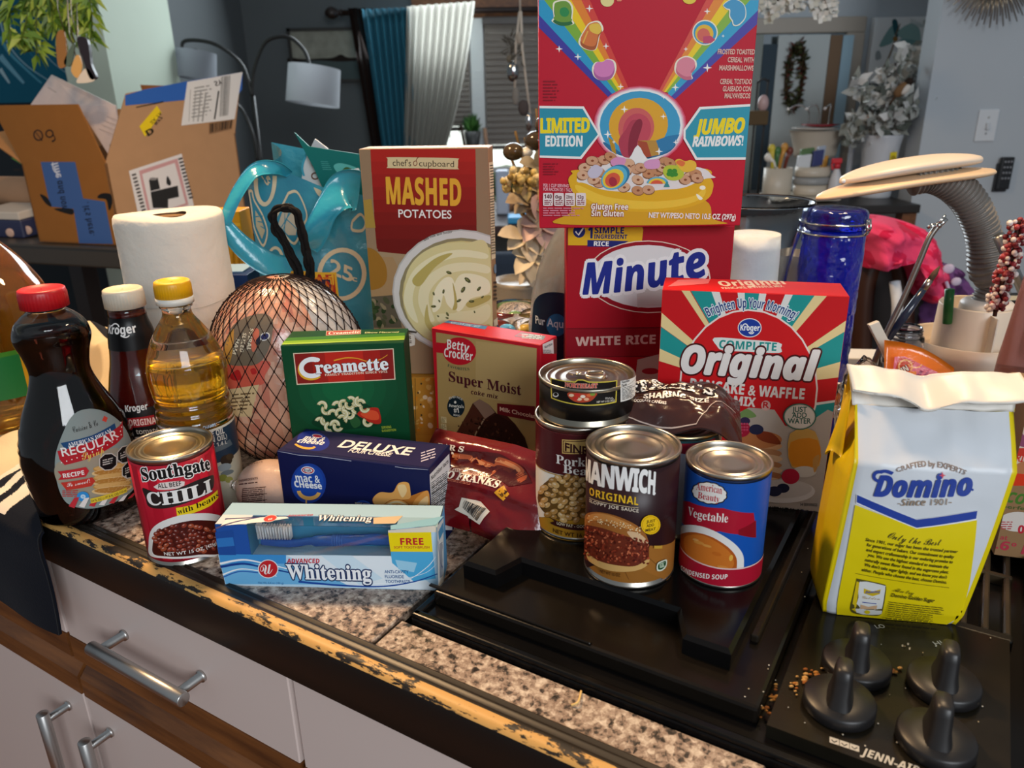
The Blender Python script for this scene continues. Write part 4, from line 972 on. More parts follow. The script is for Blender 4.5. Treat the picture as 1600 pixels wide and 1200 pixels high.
def ribcap(col, r, z0, h, top, rim=None, ribs=40):
    def f(b, c):
        def fn(x, y, z, t):
            k = 1+.018*max(0, math.cos(t*ribs)) if z < z0+h*.75 else 1; return x*k, y*k, z
        b.lathe([(r, z0), (r, z0+h*.72), (r*.99, z0+h*.8), (r*.97, z0+h*.95), (r*.9, z0+h), (r*.8, z0+h), (r*.74, z0+h-.0012), (.001, z0+h-.0012)], c, 'satin', [col]*3+[top]*4, 160, fn=fn, cap1=False)
        if rim: b.lathe([(r*1.03, z0-.006), (r*1.03, z0+.0005), (r*.9, z0+.0005)], c, 'satin', rim, 48)
    return f
# syrup: flattened hourglass bottle
def syrup():
    c = on_z(140, 797, 0); c = Vector((c.x+.004, c.y, 0))
    d = Vector((-c.x, -c.y, 0)).normalized(); rot = math.atan2(d.y, d.x)+PI/2 - .05
    prof = [(.040, 0), (.0475, .004), (.050, .012), (.053, .045), (.0535, .075), (.0505, .095), (.043, .118), (.0335, .140), (.0282, .156), (.0278, .166), (.0305, .180), (.0340, .191), (.0345, .199), (.0315, .209), (.0245, .217), (.018, .222), (.0165, .224), (.0165, .229)]
    P = smooth_prof(prof); RV = rv_of(P)
    def fn(x, y, z, t):     # thinner front-to-back, faint vertical ribs on the side of the lower body
        k = 1.0 if z > .2 else .76; rib = 1+.010*math.cos(z*900)*(abs(math.cos(t)) > .86)*(z < .115)
        rib *= 1-.028*max(0, math.cos(t*5))*max(0, 1-abs(z-.135)/.035)
        kk = .76+(1-.76)*min(1, max(0, (z-.19)/.02)); return x*rib, y*kk, z
    class S:
        seg, segv = .005, .006
        ca, sa = math.cos(rot), math.sin(rot)
        def uv(s, px, py):
            o = c+d*.036; dd = ray(px, py); t = (o-CAM).dot(d)/dd.dot(d); p = CAM+dd*t-c
            return Vector((p.x*s.ca+p.y*s.sa, p.z))
        def p3(s, u, v, h):
            R = RV(v); q = max(0, 1-(u/R)**2); y = .76*R*math.sqrt(q)+h+.0006; U = Vector((s.ca, s.sa, 0)); return c+U*u+d*y+V(0, 0, v)
        def nrm(s, u, v): R = RV(v); a = math.asin(max(-1, min(1, u/R))); U = Vector((s.ca, s.sa, 0)); return (U*math.sin(a)*.76+d*math.cos(a)).normalized()
    t = thing('syrup_bottle', c, 'dark syrup bottle with a red cap at the end of the worktop', 'bottle', 'bottles on the worktop')
    b = B(); b.lathe(P, c, 'glass', 'f2eee8', 96, rot=rot, fn=fn, cap1=False); b.build('bottle_body', t)
    b = B(); ins = [(max(.001, r-.0012), max(.0022, z)) for r, z in P if z <= .204]; b.lathe(ins, c, 'liquid', '1c0704', 72, rot=rot, fn=fn); b.build('liquid', t)
    b = B(); ribcap('b5101c', .0212, .226, .0185, 'd0242c')(b, c); b.build('cap', t)
    b = B(); A = Art(b, S(), 'label', .0003).z(0, 620, 4)
    O = [(490, 98), (580, 92), (680, 130), (770, 210), (825, 320), (850, 450), (858, 560), (820, 610), (700, 660), (560, 692), (430, 680), (370, 620), (335, 500), (330, 400), (345, 320), (385, 220), (430, 140)]
    A.blob(O, '8f9c98')
    A.blob([(340, 420), (500, 350), (750, 330), (845, 450), (850, 560), (700, 640), (480, 600), (350, 540)], 'a39a86')
    A.text('Cuisine & Co', (445, 225), (605, 185), 38, '1a1c1c', .0, 'script'); A.poly([(645, 135), (668, 150), (655, 172), (628, 160)], 'd84a3a')
    A.poly([(365, 290), (560, 240), (712, 185), (720, 215), (560, 272), (392, 325)], '1c4a78'); A.text('AMERICAN DREAM', (412, 308), (690, 228), 22, 'f2f2ee', .02, 'serif', mid=(555, 272))
    A.poly([(345, 340), (395, 325), (560, 275), (745, 205), (768, 185), (765, 270), (720, 300), (560, 370), (390, 422), (358, 390)], 'b8202c')
    A.text('REGULAR', (375, 370), (738, 262), 52, 'f0ece6', .012, mid=(560, 322)); A.text('Syrup', (500, 385), (640, 345), 44, 'e8c860', .02, 'script')
    for i in range(12): A.ell(370+i*32, 408-i*12-(i % 2)*0, 4, 4, 'f2eee8')
    for q in ((755, 190), (758, 215), (748, 235), (752, 255)): A.ell(*q, 4, 4, 'f2eee8')
    for i in range(6): A.ell(690, 440+i*28, 125-i*0+(i % 2)*8, 26, ('c9964a', 'e4c48a')[i % 2]); A.ell(690, 436+i*28, 118, 18, ('dcb06a', 'b9823a')[i % 2])
    A.poly([(345, 465), (520, 425), (540, 450), (520, 485), (350, 520), (370, 490)], 'c42830'); A.text('RECIPE', (382, 502), (512, 472), 26, 'f2ece6', .03, 'sans')
    A.poly([(365, 535), (560, 490), (580, 515), (555, 545), (400, 580)], 'c8382c'); A.text('So sweet!', (405, 558), (548, 522), 26, 'f2ece6', .01, 'script')
    for (x, y) in ((662, 400), (778, 372), (808, 470)): 
        A.poly([(x-58, y-24), (x-24, y-52), (x+24, y-52), (x+58, y-24), (x+58, y+26), (x+24, y+52), (x-24, y+52), (x-58, y+26)], 'cfcac0'); A.poly([(x-52, y-22), (x-21, y-46), (x+21, y-46), (x+52, y-22), (x+52, y+23), (x+21, y+46), (x-21, y+46), (x-52, y+23)], '161416'); A.lines(x-36, y-18, x+36, y+22, 3, 'c8c4bc', .5, .2, 0, -10)
    A.lines(375, 580, 480, 625, 4, 'c83a38', .5, .3, 0, -12)
    A.ell(503, 610, 38, 32, '2f92d8'); A.ell(503, 610, 16, 14, 'bfe0f4')
    for i in range(7): A.poly([(415+i*62, 680-i*6), (450+i*62, 620), (480+i*62, 615), (450+i*62, 690-i*8)], ('c8303a', 'ece6e0')[i % 2])
    A.poly([(548, 622), (780, 570), (784, 600), (552, 652)], 'e8cc3a'); A.text('24 FL OZ (1 PT 8 FL OZ) 710 ml', (555, 645), (778, 594), 14, '2a2418', .01)
    b.build('label', t)
syrup()
def art_ketchup(A):
    A.z(0, 420, 4.617)
    A.text('Kroger', (785, 462), (988, 455), 58, 'f0efec', .03, 'sans'); A.ring(835, 425, 30, 34, 9, 'f0efec', 0, 18, 200, 350); A.ring(905, 470, 34, 28, 9, 'f0efec', 0, 18, 20, 170)
def ketchup():
    c = Vector((-.418, .815, 0)); prof = [(.030, 0), (.0375, .005), (.0385, .03), (.0385, .075), (.037, .095), (.031, .125), (.0265, .145), (.0235, .17), (.0225, .178), (.0192, .19), (.0188, .20), (.017, .205), (.017, .212)]
    t = bottle('ketchup_bottle', c, prof, 'dark red ketchup bottle with a white cap behind the syrup bottle', 'bottle', '5a120a', .2, ribcap('cdc4b2', .0205, .204, .02, 'dccdae'), art_ketchup, lp=(.16, .195), lcol='0f0f10', liqm='gloss')
    rv = rv_of(smooth_prof(prof)); b = B(); zs = [lerp(.012, .098, i/14) for i in range(15)]
    b.lathe([(rv(z)+.0006, z) for z in zs], c, 'label', '121011', 56, cap0=False, cap1=False)
    S = Cyl(c, .0385, rv=rv); S.segv = .02; A = Art(b, S, 'label', .0008).z(0, 420, 4.617)
    A.text('Kroger', (908, 1030), (1068, 1010), 44, 'e0deda', .03, 'sans'); A.poly([(920, 1075), (1110, 1050), (1120, 1120), (935, 1145)], '9a1c24'); A.text('ORIGINAL', (935, 1130), (1150, 1105), 42, 'e8c8c0', .03, 'sans'); A.text('tomato', (985, 1190), (1150, 1175), 40, 'b8b2a8', .01)
    A.text('KETCHUP', (940, 1260), (1150, 1240), 46, 'e0deda', .03, 'sans')
    b.build('lower_label', t)
ketchup()
def art_oil(A):
    A.z(200, 430, 3.635)
    R = A.R; A.polyuv([(-1.5*R, .062), (1.5*R, .062), (1.5*R, .098), (-1.5*R, .098)], '24384a'); A.polyuv([(-1.5*R, .0975), (1.5*R, .0975), (1.5*R, .1), (-1.5*R, .1)], 'd8d2c0')
    A.polyuv([(-1.5*R, .03), (1.5*R, .03), (1.5*R, .062), (-1.5*R, .062)], 'c9bfa6')
    A.poly([(470, 985), (575, 930), (590, 960), (480, 1010)], '5a666c')
    A.text('CHAMPS', (425, 875), (498, 855), 15, 'b8ccdc', .02); A.text('VEGETABLE OIL', (300, 935), (545, 895), 30, 'd4d0c6', .03, 'sans'); A.text('(SOYBEAN OIL)', (320, 960), (560, 925), 27, 'c4c0b6', .03, 'sans'); A.text('48 FL OZ 1.4 L', (350, 985), (560, 955), 20, 'c4c0b6', .03, 'sans')
    for (x, y, rx, ry, c) in ((555, 1050, 34, 30, '3a2c22'), (575, 1030, 22, 18, '4a3a28'), (545, 1090, 40, 22, '9aa0a0'), (560, 1120, 38, 14, '767c7c'), (535, 1150, 26, 20, '8a8a3a'), (570, 1160, 22, 18, 'a09a50')): A.ell(x, y, rx, ry, c, -15, 14)
def oil():
    c = Vector((-.331, .742, 0)); prof = [(.030, 0), (.0365, .005), (.0375, .02), (.0375, .098), (.0378, .102)]
    for i in range(3): prof += [(.0352, .108+i*.0095), (.0368, .1128+i*.0095)]
    prof += [(.0375, .138), (.0385, .15), (.0382, .16), (.0365, .168), (.0362, .170), (.030, .187), (.022, .201), (.0165, .209), (.0140, .214), (.0138, .22), (.0155, .2215), (.0155, .2235), (.0135, .224), (.0135, .23)]
    bottle('cooking_oil_bottle', c, prof, 'clear golden oil bottle with a yellow cap behind the chili can', 'bottle', 'f2c02c', .165, ribcap('e0a408', .0172, .231, .0165, 'f0b818', 'd8d4ca'), art_oil, lp=(.008, .0975), lcol='c4bca6')
oil()
def juice():
    c = ab(-1.10, .483, .008); prof = [(.06, 0), (.077, .006), (.079, .06), (.079, .15), (.076, .18), (.066, .205), (.05, .232), (.034, .252), (.024, .262), (.02, .28)]
    prof = [(r, z*.95) for r, z in prof]
    def art(A):
        A.z(0, 0, 1); R = A.R
        A.polyuv([(-2*R, .05), (2*R, .05), (2*R, .112), (-2*R, .112)], 'c8921c'); A.polyuv([(-2*R, .106), (2*R, .106), (2*R, .112), (-2*R, .112)], '3f7a24'); A.polyuv([(-.2*R, .05), (.3*R, .05), (.3*R, .106), (-.2*R, .106)], '1c6a34')
    bottle('juice_jug', c, prof, 'large amber jug cropped by the photo edge, behind the striped towel', 'jug', 'e8a838', .25, ribcap('3a7a2c', .022, .262, .018, '4a8a38'), art, lp=(.05, .112), lcol=None)
juice()
# ---- paper towel
def papertowel():
    c = at_y(263, 335, .955); c = Vector((c.x, c.y, 0)); R, H = .0632, .284
    t = thing('paper_towel_roll', c, 'white paper towel roll standing behind the bottles', 'paper towel')
    def fn(x, y, z, th):
        k = 1+.012*noise.noise(Vector((math.cos(th)*2, math.sin(th)*2, z*18)))+.004*noise.noise(Vector((math.cos(th)*9, math.sin(th)*9, z*70)))
        if z > .27 : k *= 1+.01*math.cos(th*3)
        return x*k, y*k, z+(.002*math.sin(th*2) if z > .25 else 0)
    prof = [(R*.97, 0), (R*.99, .004)]+[(R*(1.01 if z < .20 else 1.0 if z < .275 else .985), z) for z in [.004+.276*i/46 for i in range(1, 46)]]+[(R*.985, H-.003), (R*.95, H), (.022, H-.001), (.0205, H-.002)]
    b = B(); b.lathe(prof, c, 'tissue', 'd3cec3', 72, fn=fn, cap1=False)
    b.lathe([(.0205, H-.002), (.0202, .02)], c, 'board', '5a4330', 40, cap0=False, cap1=False); b.lathe([(.001, .021), (.0203, .021)], c, 'board', '3a2b20', 40, cap0=False, cap1=False)
    w = Vector((-c.x, -c.y, 0)).normalized()
    b.build('towel_sheets', t)
    b = B(); b.lathe([(.0202, .001), (.0202, H-.004), (.0192, H-.004), (.0192, .001)], c, 'board', '8a6a4a', 40, cap0=False, cap1=False); b.build('core_tube', t)
    b = B()
    def seam(u, v): a = math.atan2(w.y, w.x)-.9+1.9*u; z = .178+.002*math.sin(u*8)+v*.0015; r = R*1.022; return c+V(math.cos(a)*r, math.sin(a)*r, z)
    b.grid(seam, 30, 1, 'tissue', 'c9c3b6', thick=.0008); b.build('loose_sheet_edge', t)
papertowel()
# ---- netted ham
def ham():
    c = Vector((-.262, .858, .112)); rx, rz = .088, .112; d = Vector((-c.x, -c.y, 0)).normalized(); U = Vector((-d.y, d.x, 0)); U = U if U.x > 0 else -U
    t = thing('netted_ham', (c.x, c.y, 0), 'pink whole ham in plastic and black diamond netting, behind the oil bottle', 'ham')
    def surf(th, ph, h=0):     # th round (0 = toward the camera), ph -pi/2..pi/2
        k = math.cos(ph)**.85 if abs(ph) < PI/2 else 0; z = math.sin(ph)
        e = 1-.06*z+.04*noise.noise(Vector((math.sin(th)*2, z*2, math.cos(th)*2)))
        r = (rx*e*k+h); x, y = math.sin(th)*r*1.04, math.cos(th)*r*.92
        return c + U*x + d*y + V(0, 0, z*rz*(1+.0)+h*z)
    r = random.Random(6)
    def col(u, v):
        th, ph = (u-.5)*2*PI, (v-.5)*PI; n = noise.noise(Vector((th*1.6, ph*2.4, 4))); n2 = noise.noise(Vector((th*5, ph*6, 8)))
        base = mixc('c98a70', 'd8a488', min(1, max(0, .5+n)))
        if n2 > .28: base = mixc(base, 'e2bfa6', .5)
        if n2 < -.3: base = mixc(base, 'b25f50', .5)
        if th > .42 and ph > .2: base = mixc('b8b0a8', 'd8d4ce', min(1, max(0, .5+n2)))
        return base
    b = B(); b.grid(lambda u, v: surf((u-.5)*2*PI, (v-.5)*PI*.9999), 72, 48, 'film', col); b.build('meat', t)
    class S:
        seg, segv = .006, .006
        def uv(s, px, py):
            dd = ray(px, py); lo = None; o = CAM-c
            A2 = lambda q: Vector((q.dot(U)/(rx*1.04), q.dot(d)/(rx*.92), q.z/rz)); a, m = A2(dd), A2(o); aa, bb, cc = a.dot(a), 2*a.dot(m), m.dot(m)-1; q = bb*bb-4*aa*cc; tt = (-bb-math.sqrt(max(0, q)))/(2*aa); p = m+a*tt
            return Vector((math.atan2(p.x, p.y)*rx, math.asin(max(-1, min(1, p.z)))*rz))
        def p3(s, u, v, h): return surf(u/rx, max(-1.5, min(1.5, v/rz)), h+.0006)
        def nrm(s, u, v): a, b2, c2 = s.p3(u, v, 0), s.p3(u+.001, v, 0), s.p3(u, v+.001, 0); n = (b2-a).cross(c2-a).normalized(); return n if n.dot(a-c) > 0 else -n
    b = B(); A = Art(b, S(), 'film', .0004).z(320, 420, 4.285)
    A.blob([(80, 680), (130, 640), (420, 620), (400, 720), (370, 780), (110, 805)], 'cc5a48'); A.blob([(165, 720), (215, 680), (240, 740), (190, 750)], 'b01c24'); A.blob([(300, 680), (330, 670), (345, 700), (315, 712)], 'b8282c')
    A.blob([(120, 600), (140, 490), (200, 380), (300, 320), (400, 300), (455, 340), (455, 430), (420, 560), (350, 640), (250, 655), (160, 645)], '6f6252'); A.blob([(125, 600), (150, 480), (200, 400), (190, 520), (160, 640)], 'b8863c')
    A.blob([(310, 480), (340, 400), (370, 420), (350, 520), (320, 560)], 'c8684e')
    for i, (w, x, y) in enumerate((('SPIRAL', 310, 400), ('SLICED', 262, 430), ('HAM', 215, 470))): A.text(w, (x, y), (x-32, y+(150, 130, 100)[i]), -28, 'e0d4b8', .02, 'sans')
    A.ell(405, 455, 36, 26, 'd8d4cc', -30); A.ell(405, 455, 28, 20, '2a2a5a', -30); A.poly([(345, 480), (380, 440), (370, 500), (350, 520)], '1a1a2a')
    A.poly([(108, 808), (365, 775), (318, 985), (175, 975)], 'd2b98c'); A.text('NET WT', (250, 860), (240, 960), -18, '3a2e22', .02, 'sans'); A.lines(190, 830, 340, 950, 5, '6a5238', .4, .3, -10, -10)
    b.build('printed_patch', t)
    b = B(); n = 34
    for s in (1, -1):
        for k in range(n):
            pts = []
            for i in range(37):
                ph = lerp(-1.3, 1.47, i/36); th = 2*PI*k/n + s*(ph*.74+.2); pts.append(surf(th, ph, .0011))
            b.tube(pts, .00055, 'matte', '241512', 4)
    for k in range(n):
        for j in range(-12, 13):
            ph = None
            # knots where the two strand families cross
            q = j*PI/n; ph = (q-.2)/.74
            if -1.3 < ph < 1.45: b.ball(surf(2*PI*k/n+q, ph, .0013), .0013, 'matte', '1c100e', 5, 3)
    b.build('netting', t)
    b = B(); top = c+V(.006, 0, rz-.003)
    pts = [at_y(*p, c.y+.02) for p in ((476, 430), (458, 390), (440, 352), (425, 345), (430, 330), (450, 325), (470, 342), (478, 380), (480, 430))]
    pts = [top+V(-.006, 0, 0)]+[at_y(*p, c.y+.015) for p in ((468, 432), (448, 385), (430, 352), (428, 332), (446, 323), (464, 334), (474, 368), (482, 405), (484, 436))]+[top+V(.006, 0, 0)]
    P = spline(pts, 6); r = random.Random(9)
    for k in range(9):
        o = Vector((r.uniform(-1, 1), r.uniform(-1, 1), r.uniform(-1, 1)))*.003
        b.tube([p+o*(1+.5*math.sin(i*.9+k))+Vector((noise.noise(p*90+o*999), noise.noise(p*80+o*500), 0))*.0016 for i, p in enumerate(P)], [.0022*(1.25 if i > 40 or i < 12 else 1) for i in range(len(P))], 'matte', '15110f', 6)
    b.build('netting_loop', t)
ham()
# ---- meat chub
def chub():
    c = on_z(452, 822, 0); r = .031; L = .12; ax = (CU*.95+CV*.3).normalized(); o = Vector((-.283, .722, r)); t = thing('meat_roll', (o.x, o.y, 0), 'pale pink meat roll with printed nutrition panel, left of the navy box', 'meat roll')
    prof = [(.004, -.011), (.007, -.006), (.012, -.0035), (.022, .004), (.028, .014), (r, .028), (r*1.02, .06), (r, L-.02), (.02, L-.004), (.004, L)]
    b = B(); b.lathe(smooth_prof(prof, 4), o, 'film', 'c9ab98', 44, axis=ax); b.build('casing', t)
    b = B(); b.tube([o-ax*.009, o-ax*.014, o-ax*.018+V(0, 0, .003)], [.006, .004, .006], 'film', 'd8cabb', 10); b.lathe([(.005, 0), (.005, .002)], o-ax*.013, 'tin', 'c8c4bc', 12, axis=ax); b.build('clipped_end', t)
    v0 = Vector((-ax.y, ax.x, 0)); v0 = v0 if v0.y < 0 else -v0
    class S:
        seg, segv = .05, .004
        def uv(s, px, py):
            dd = ray(px, py); q = CAM-o; m = q-ax*q.dot(ax); k = dd-ax*dd.dot(ax); a, b2, c2 = k.dot(k), 2*k.dot(m), m.dot(m)-r*r; D = max(0, b2*b2-4*a*c2); p = CAM+dd*((-b2-math.sqrt(D))/(2*a))-o
            return Vector((p.dot(ax), math.atan2(p.z, p.dot(v0))*r))
        def p3(s, u, v, h): a = v/r; return o+ax*u+(v0*math.cos(a)+V(0, 0, math.sin(a)))*(r*1.012+h)
        def nrm(s, u, v): a = v/r; return v0*math.cos(a)+V(0, 0, math.sin(a))
    b = B(); A = Art(b, S(), 'film', .0003).z(330, 660, 4.103)
    A.text('NET WT 16 OZ (1 LB)', (235, 285), (330, 258), 12, '5a3a34', .01); A.text('INGREDIENTS', (178, 385), (300, 365), 14, '3a2a28', .02, 'sans'); A.lines(180, 392, 310, 405, 1, '3a2a28', .5, .2, 0, -15)
    A.ring(280, 485, 100, 92, 4, '3a2a28', -5, 4, 45, 405); A.lines(205, 420, 360, 548, 11, '4a3632', .4, .25, 0, -12)
    for i in range(3): A.line([(200, 470+i*34), (365, 455+i*36)], 3, '4a3632')
    b.build('printed_panel', t)
chub()
# ---- yellow box with the mashed potato box on top
def yellowbox():
    a, e = at_y(596, 592, .86), at_y(682, 590, .86); h = .098; b, F, T, R, Lf, c, (fl, u, w, z) = carton((a.x-.03, .862), (e.x+.012, .862), h, 0, .085, 'b9842c')
    A = Art(b, F).z(420, 480, 6); r = random.Random(3)
    A.poly([(1300, 640), (1560, 630), (1560, 1200), (1310, 1200)], 'b07a28')
    for i in range(40):
        x, y = r.uniform(1310, 1540), r.uniform(660, 1180); A.ell(x, y, r.uniform(8, 26), r.uniform(8, 30), r.choice(('d8c09a', 'c89a4c', 'c07818', 'd0a862')), r.uniform(0, 180), 9)
    for (x, y) in ((1430, 715), (1425, 910), (1432, 1010), (1400, 800)): A.ell(x, y, 8, 10, '3a2a1a')
    A.line([(1372, 650), (1380, 1180)], 5, '6a4818')
    t = Art(b, T).z(420, 480, 6); t.poly([(1000, 560), (1440, 530), (1440, 420), (1000, 420)], 'c4b090')
    b.build('yellow_spotted_box', loc=(c.x, c.y, 0), label='yellow spotted box behind the green box, under the mashed potato box', cat='box')
    return c, h
_yc, _yh = yellowbox()
def mashed():
    h = .262; y0 = .872; a, e = at_y(562, 232, y0+.012), at_y(763, 230, y0-.012); z0 = _yh+.0005; top = .359; h = top-z0
    b, F, T, R, Lf, c, (fl, u, w, z) = carton((a.x, y0+.006), (e.x, y0-.006), h, z0, .045, '967a5c')
    A = Art(b, F).z(560, 220, 3.529)
    for i in range(8): A.poly([(68-2+i*4, 44+i*70), (645+i*1, 45+i*70), (648+i*1, 120+i*70+60), (72+i*5, 115+i*70+60)] if i < 7 else [(100, 540), (652, 540), (655, 650), (110, 615)], mixc('b0241a', '6e120c', i/7))
    A.poly([(105, 610), (400, 640), (700, 560), (720, 900), (110, 900)], 'a58a68'); A.poly([(10, 330), (72, 320), (95, 480), (20, 480)], 'a8873a'); A.blob([(30, 600), (90, 610), (150, 680), (150, 790), (80, 810), (40, 780)], 'a5762c')
    A.poly([(40, 850), (200, 800), (240, 1030), (45, 1030)], '5c5240'); r = random.Random(4)
    for _ in range(26): A.ell(r.uniform(60, 200), r.uniform(870, 1020), r.uniform(10, 26), r.uniform(8, 18), r.choice(('2c3a1c', '3a4a26', '8a7a5a', '4a4a30')), r.uniform(0, 180), 9)
    A.poly([(60, 640), (190, 640), (230, 720), (190, 850), (60, 860)], 'a5835a'); A.blob([(40, 610), (95, 605), (150, 680), (155, 770), (110, 815), (45, 800)], '9a6a22')
    A.blob([(162, 100), (170, 90), (360, 92), (540, 96), (550, 106), (548, 148), (540, 157), (350, 152), (170, 150), (162, 142)], 'd9c494', 3)
    A.text("chef's", (190, 138), (292, 140), 36, '4a3a28', .0); A.text('cupboard', (335, 140), (528, 145), 34, '4a3a28', .0); A.ring(314, 124, 12, 15, 4, '7a2a1a', 10); A.line([(318, 112), (324, 98), (334, 88)], 4, '7a2a1a', True)
    A.text('MASHED', (158, 345), (566, 356), 138, 'e4a832', .035, 'sans', sp=1.02); A.text('POTATOES', (222, 422), (514, 428), 44, 'f2ece2', .012)
    A.ell(565, 830, 378, 342, 'b9b4ac'); A.ell(565, 830, 370, 334, 'd4d0c8'); A.ell(567, 840, 342, 306, '8f8460'); A.ell(568, 850, 325, 300, 'cdbd7c')
    A.text('add milk and butter', (365, 553), (520, 507), 15, '4a4238', .01, mid=(440, 522))
    A.blob([(255, 800), (280, 700), (350, 620), (460, 570), (600, 560), (720, 600), (720, 1120), (500, 1130), (330, 1050), (262, 930)], 'd8cc92', 8)
    for (pts, kc) in (([(250, 860), (300, 720), (420, 630), (560, 600), (700, 620), (700, 650), (560, 640), (430, 680), (330, 770), (300, 880), (330, 1000), (280, 960)], 'e8e0b4'), ([(330, 880), (360, 770), (470, 690), (600, 670), (715, 690), (715, 730), (600, 715), (480, 740), (400, 820), (390, 900), (420, 990), (370, 980)], 'e6ddb0'),
        ([(300, 760), (420, 650), (520, 620), (420, 700), (340, 800)], 'b9a85c'), ([(410, 940), (420, 830), (470, 760), (520, 760), (545, 860), (530, 930), (490, 900), (470, 850), (450, 920)], 'efe8c2'), ([(540, 930), (525, 820), (560, 740), (640, 735), (718, 770), (718, 840), (620, 870), (570, 930)], 'ece4bc'),
        ([(520, 780), (530, 880), (520, 930), (545, 920), (540, 850)], 'b5a45a'), ([(380, 900), (400, 1000), (480, 1060), (600, 1070), (715, 1010), (715, 1060), (600, 1105), (460, 1090), (370, 1010)], 'bfae66'), ([(430, 960), (520, 950), (560, 940), (640, 930), (718, 900), (718, 980), (600, 1040), (480, 1030)], 'e2d8a6'),
        ([(600, 890), (718, 850), (718, 880), (620, 920)], 'b5a45a')): A.blob(pts, kc)
    for (x, y, s, ro) in ((500, 726, 17, 20), (603, 767, 22, 40), (578, 820, 20, 120), (665, 815, 16, 130), (470, 830, 13, 100), (415, 912, 15, 0), (416, 842, 11, 70), (555, 880, 15, 150), (625, 884, 16, 0), (492, 955, 13, 60), (685, 860, 10, 140), (447, 882, 9, 60), (440, 965, 8, 45), (641, 942, 8, 70), (490, 975, 10, 20)):
        A.ell(x, y, s, s*.5, '4a4c28', ro, 7); A.ell(x-2, y-2, s*.5, s*.25, '7a7c48', ro, 6)
    A.poly([(258, 1040), (325, 1050), (320, 1060), (258, 1052)], '4a4238'); A.blob([(262, 1070), (300, 1066), (310, 1075), (312, 1125), (270, 1130), (264, 1120)], 'd8d0c0', 2); A.text('8', (278, 1092), (292, 1092), 18, '4a3a28', .02, 'sans'); A.lines(272, 1098, 304, 1116, 2, '4a3a28')
    rr = Art(b, R).z(560, 220, 3.529); rr.poly([(720, 120), (768, 108), (772, 640), (724, 660)], 'd8d4bc')
    rr.lines(724, 130, 764, 270, 9, '4a4a3a', .4, .2, 2, -8)
    for i in range(8): rr.line([(722, 290+i*46), (770, 280+i*45)], 3, '3a3a30')
    rr.lines(724, 300, 766, 630, 22, '6a6a58', .35, .3, 2, -8); rr.ell(752, 705, 8, 26, '6a88a8'); rr.lines(742, 770, 762, 880, 5, '3a3028', .5); rr.poly([(730, 1000), (775, 965), (775, 1010), (730, 1030)], 'd0ccbc')
    t = Art(b, T); t.polyuv([(.002, .002), ((e.x-a.x)-.002, .002), ((e.x-a.x)-.002, .043), (.002, .043)], 'b89c78')
    b.build('mashed_potato_box', loc=(c.x, c.y, z0), label='tall red and tan mashed potato box standing on the yellow spotted box', cat='box')
mashed()
# ---- rice box, cereal on top
def rice():
    a, e = at_y(886, 350, .80), at_y(1147, 352, .80); z0 = .0355; h = a.z-z0
    b, F, T, R, Lf, c, (fl, u, w, z) = carton((a.x, .803), (e.x, .797), h, z0, .064, 'a80a20')
    A = Art(b, F).z(870, 330, 4.444)
    A.poly([(72, 20), (1250, 30), (1250, 110), (72, 95)], 'c41230')
    A.poly([(78, 80), (590, 95), (600, 130), (590, 215), (380, 238), (78, 236)], 'e2b21c'); A.poly([(212, 200), (500, 207), (420, 248), (212, 246)], '1a2270')
    A.ell(155, 140, 42, 44, '16206a'); A.line([(130, 140), (150, 165), (185, 115)], 11, 'f4f2ee')
    A.text('1', (218, 186), (246, 186), 78, '16206a', .04, 'sans'); A.text('SIMPLE', (262, 152), (465, 155), 42, '16206a', .03, 'sans'); A.text('INGREDIENT', (258, 190), (488, 192), 28, '16206a', .03, 'sans'); A.text('RICE', (257, 240), (360, 242), 30, 'f4f2ee', .03, 'sans')
    A.ell(635, 455, 432, 252, 'f0dcc8', 1); A.ell(635, 455, 424, 246, '9a0a20', 1); A.ell(635, 452, 392, 218, 'e4e2e0', 1)
    A.poly([(555, 575), (740, 470), (740, 660), (560, 668)], 'cfc8c2')
    A.text('Minute', (182, 575), (1050, 440), 205, '1c2c8c', .035, 'sansi', out='f2f0ee', ow=.085, mid=(600, 535))
    A.line([(62, 815), (720, 808)], 6, '6a0814'); A.poly([(62, 818), (1220, 810), (1220, 1010), (62, 1010)], '8c0a1c'); A.text('WHITE RICE', (132, 935), (684, 918), 58, 'd8b4a8', .03, 'sans'); A.line([(62, 1010), (720, 1008)], 5, '5a0810')
    A.poly([(560, 1030), (720, 990), (720, 1200), (540, 1200)], 'b8a898'); A.ell(650, 1110, 60, 22, 'a02030')
    b.build('rice_box', loc=(c.x, c.y, z0), label='red white-rice carton under the tall cereal box', cat='box'); return c, z0+h, u.normalized(), w.normalized()
_rc, _rt, _ru, _rw = rice()
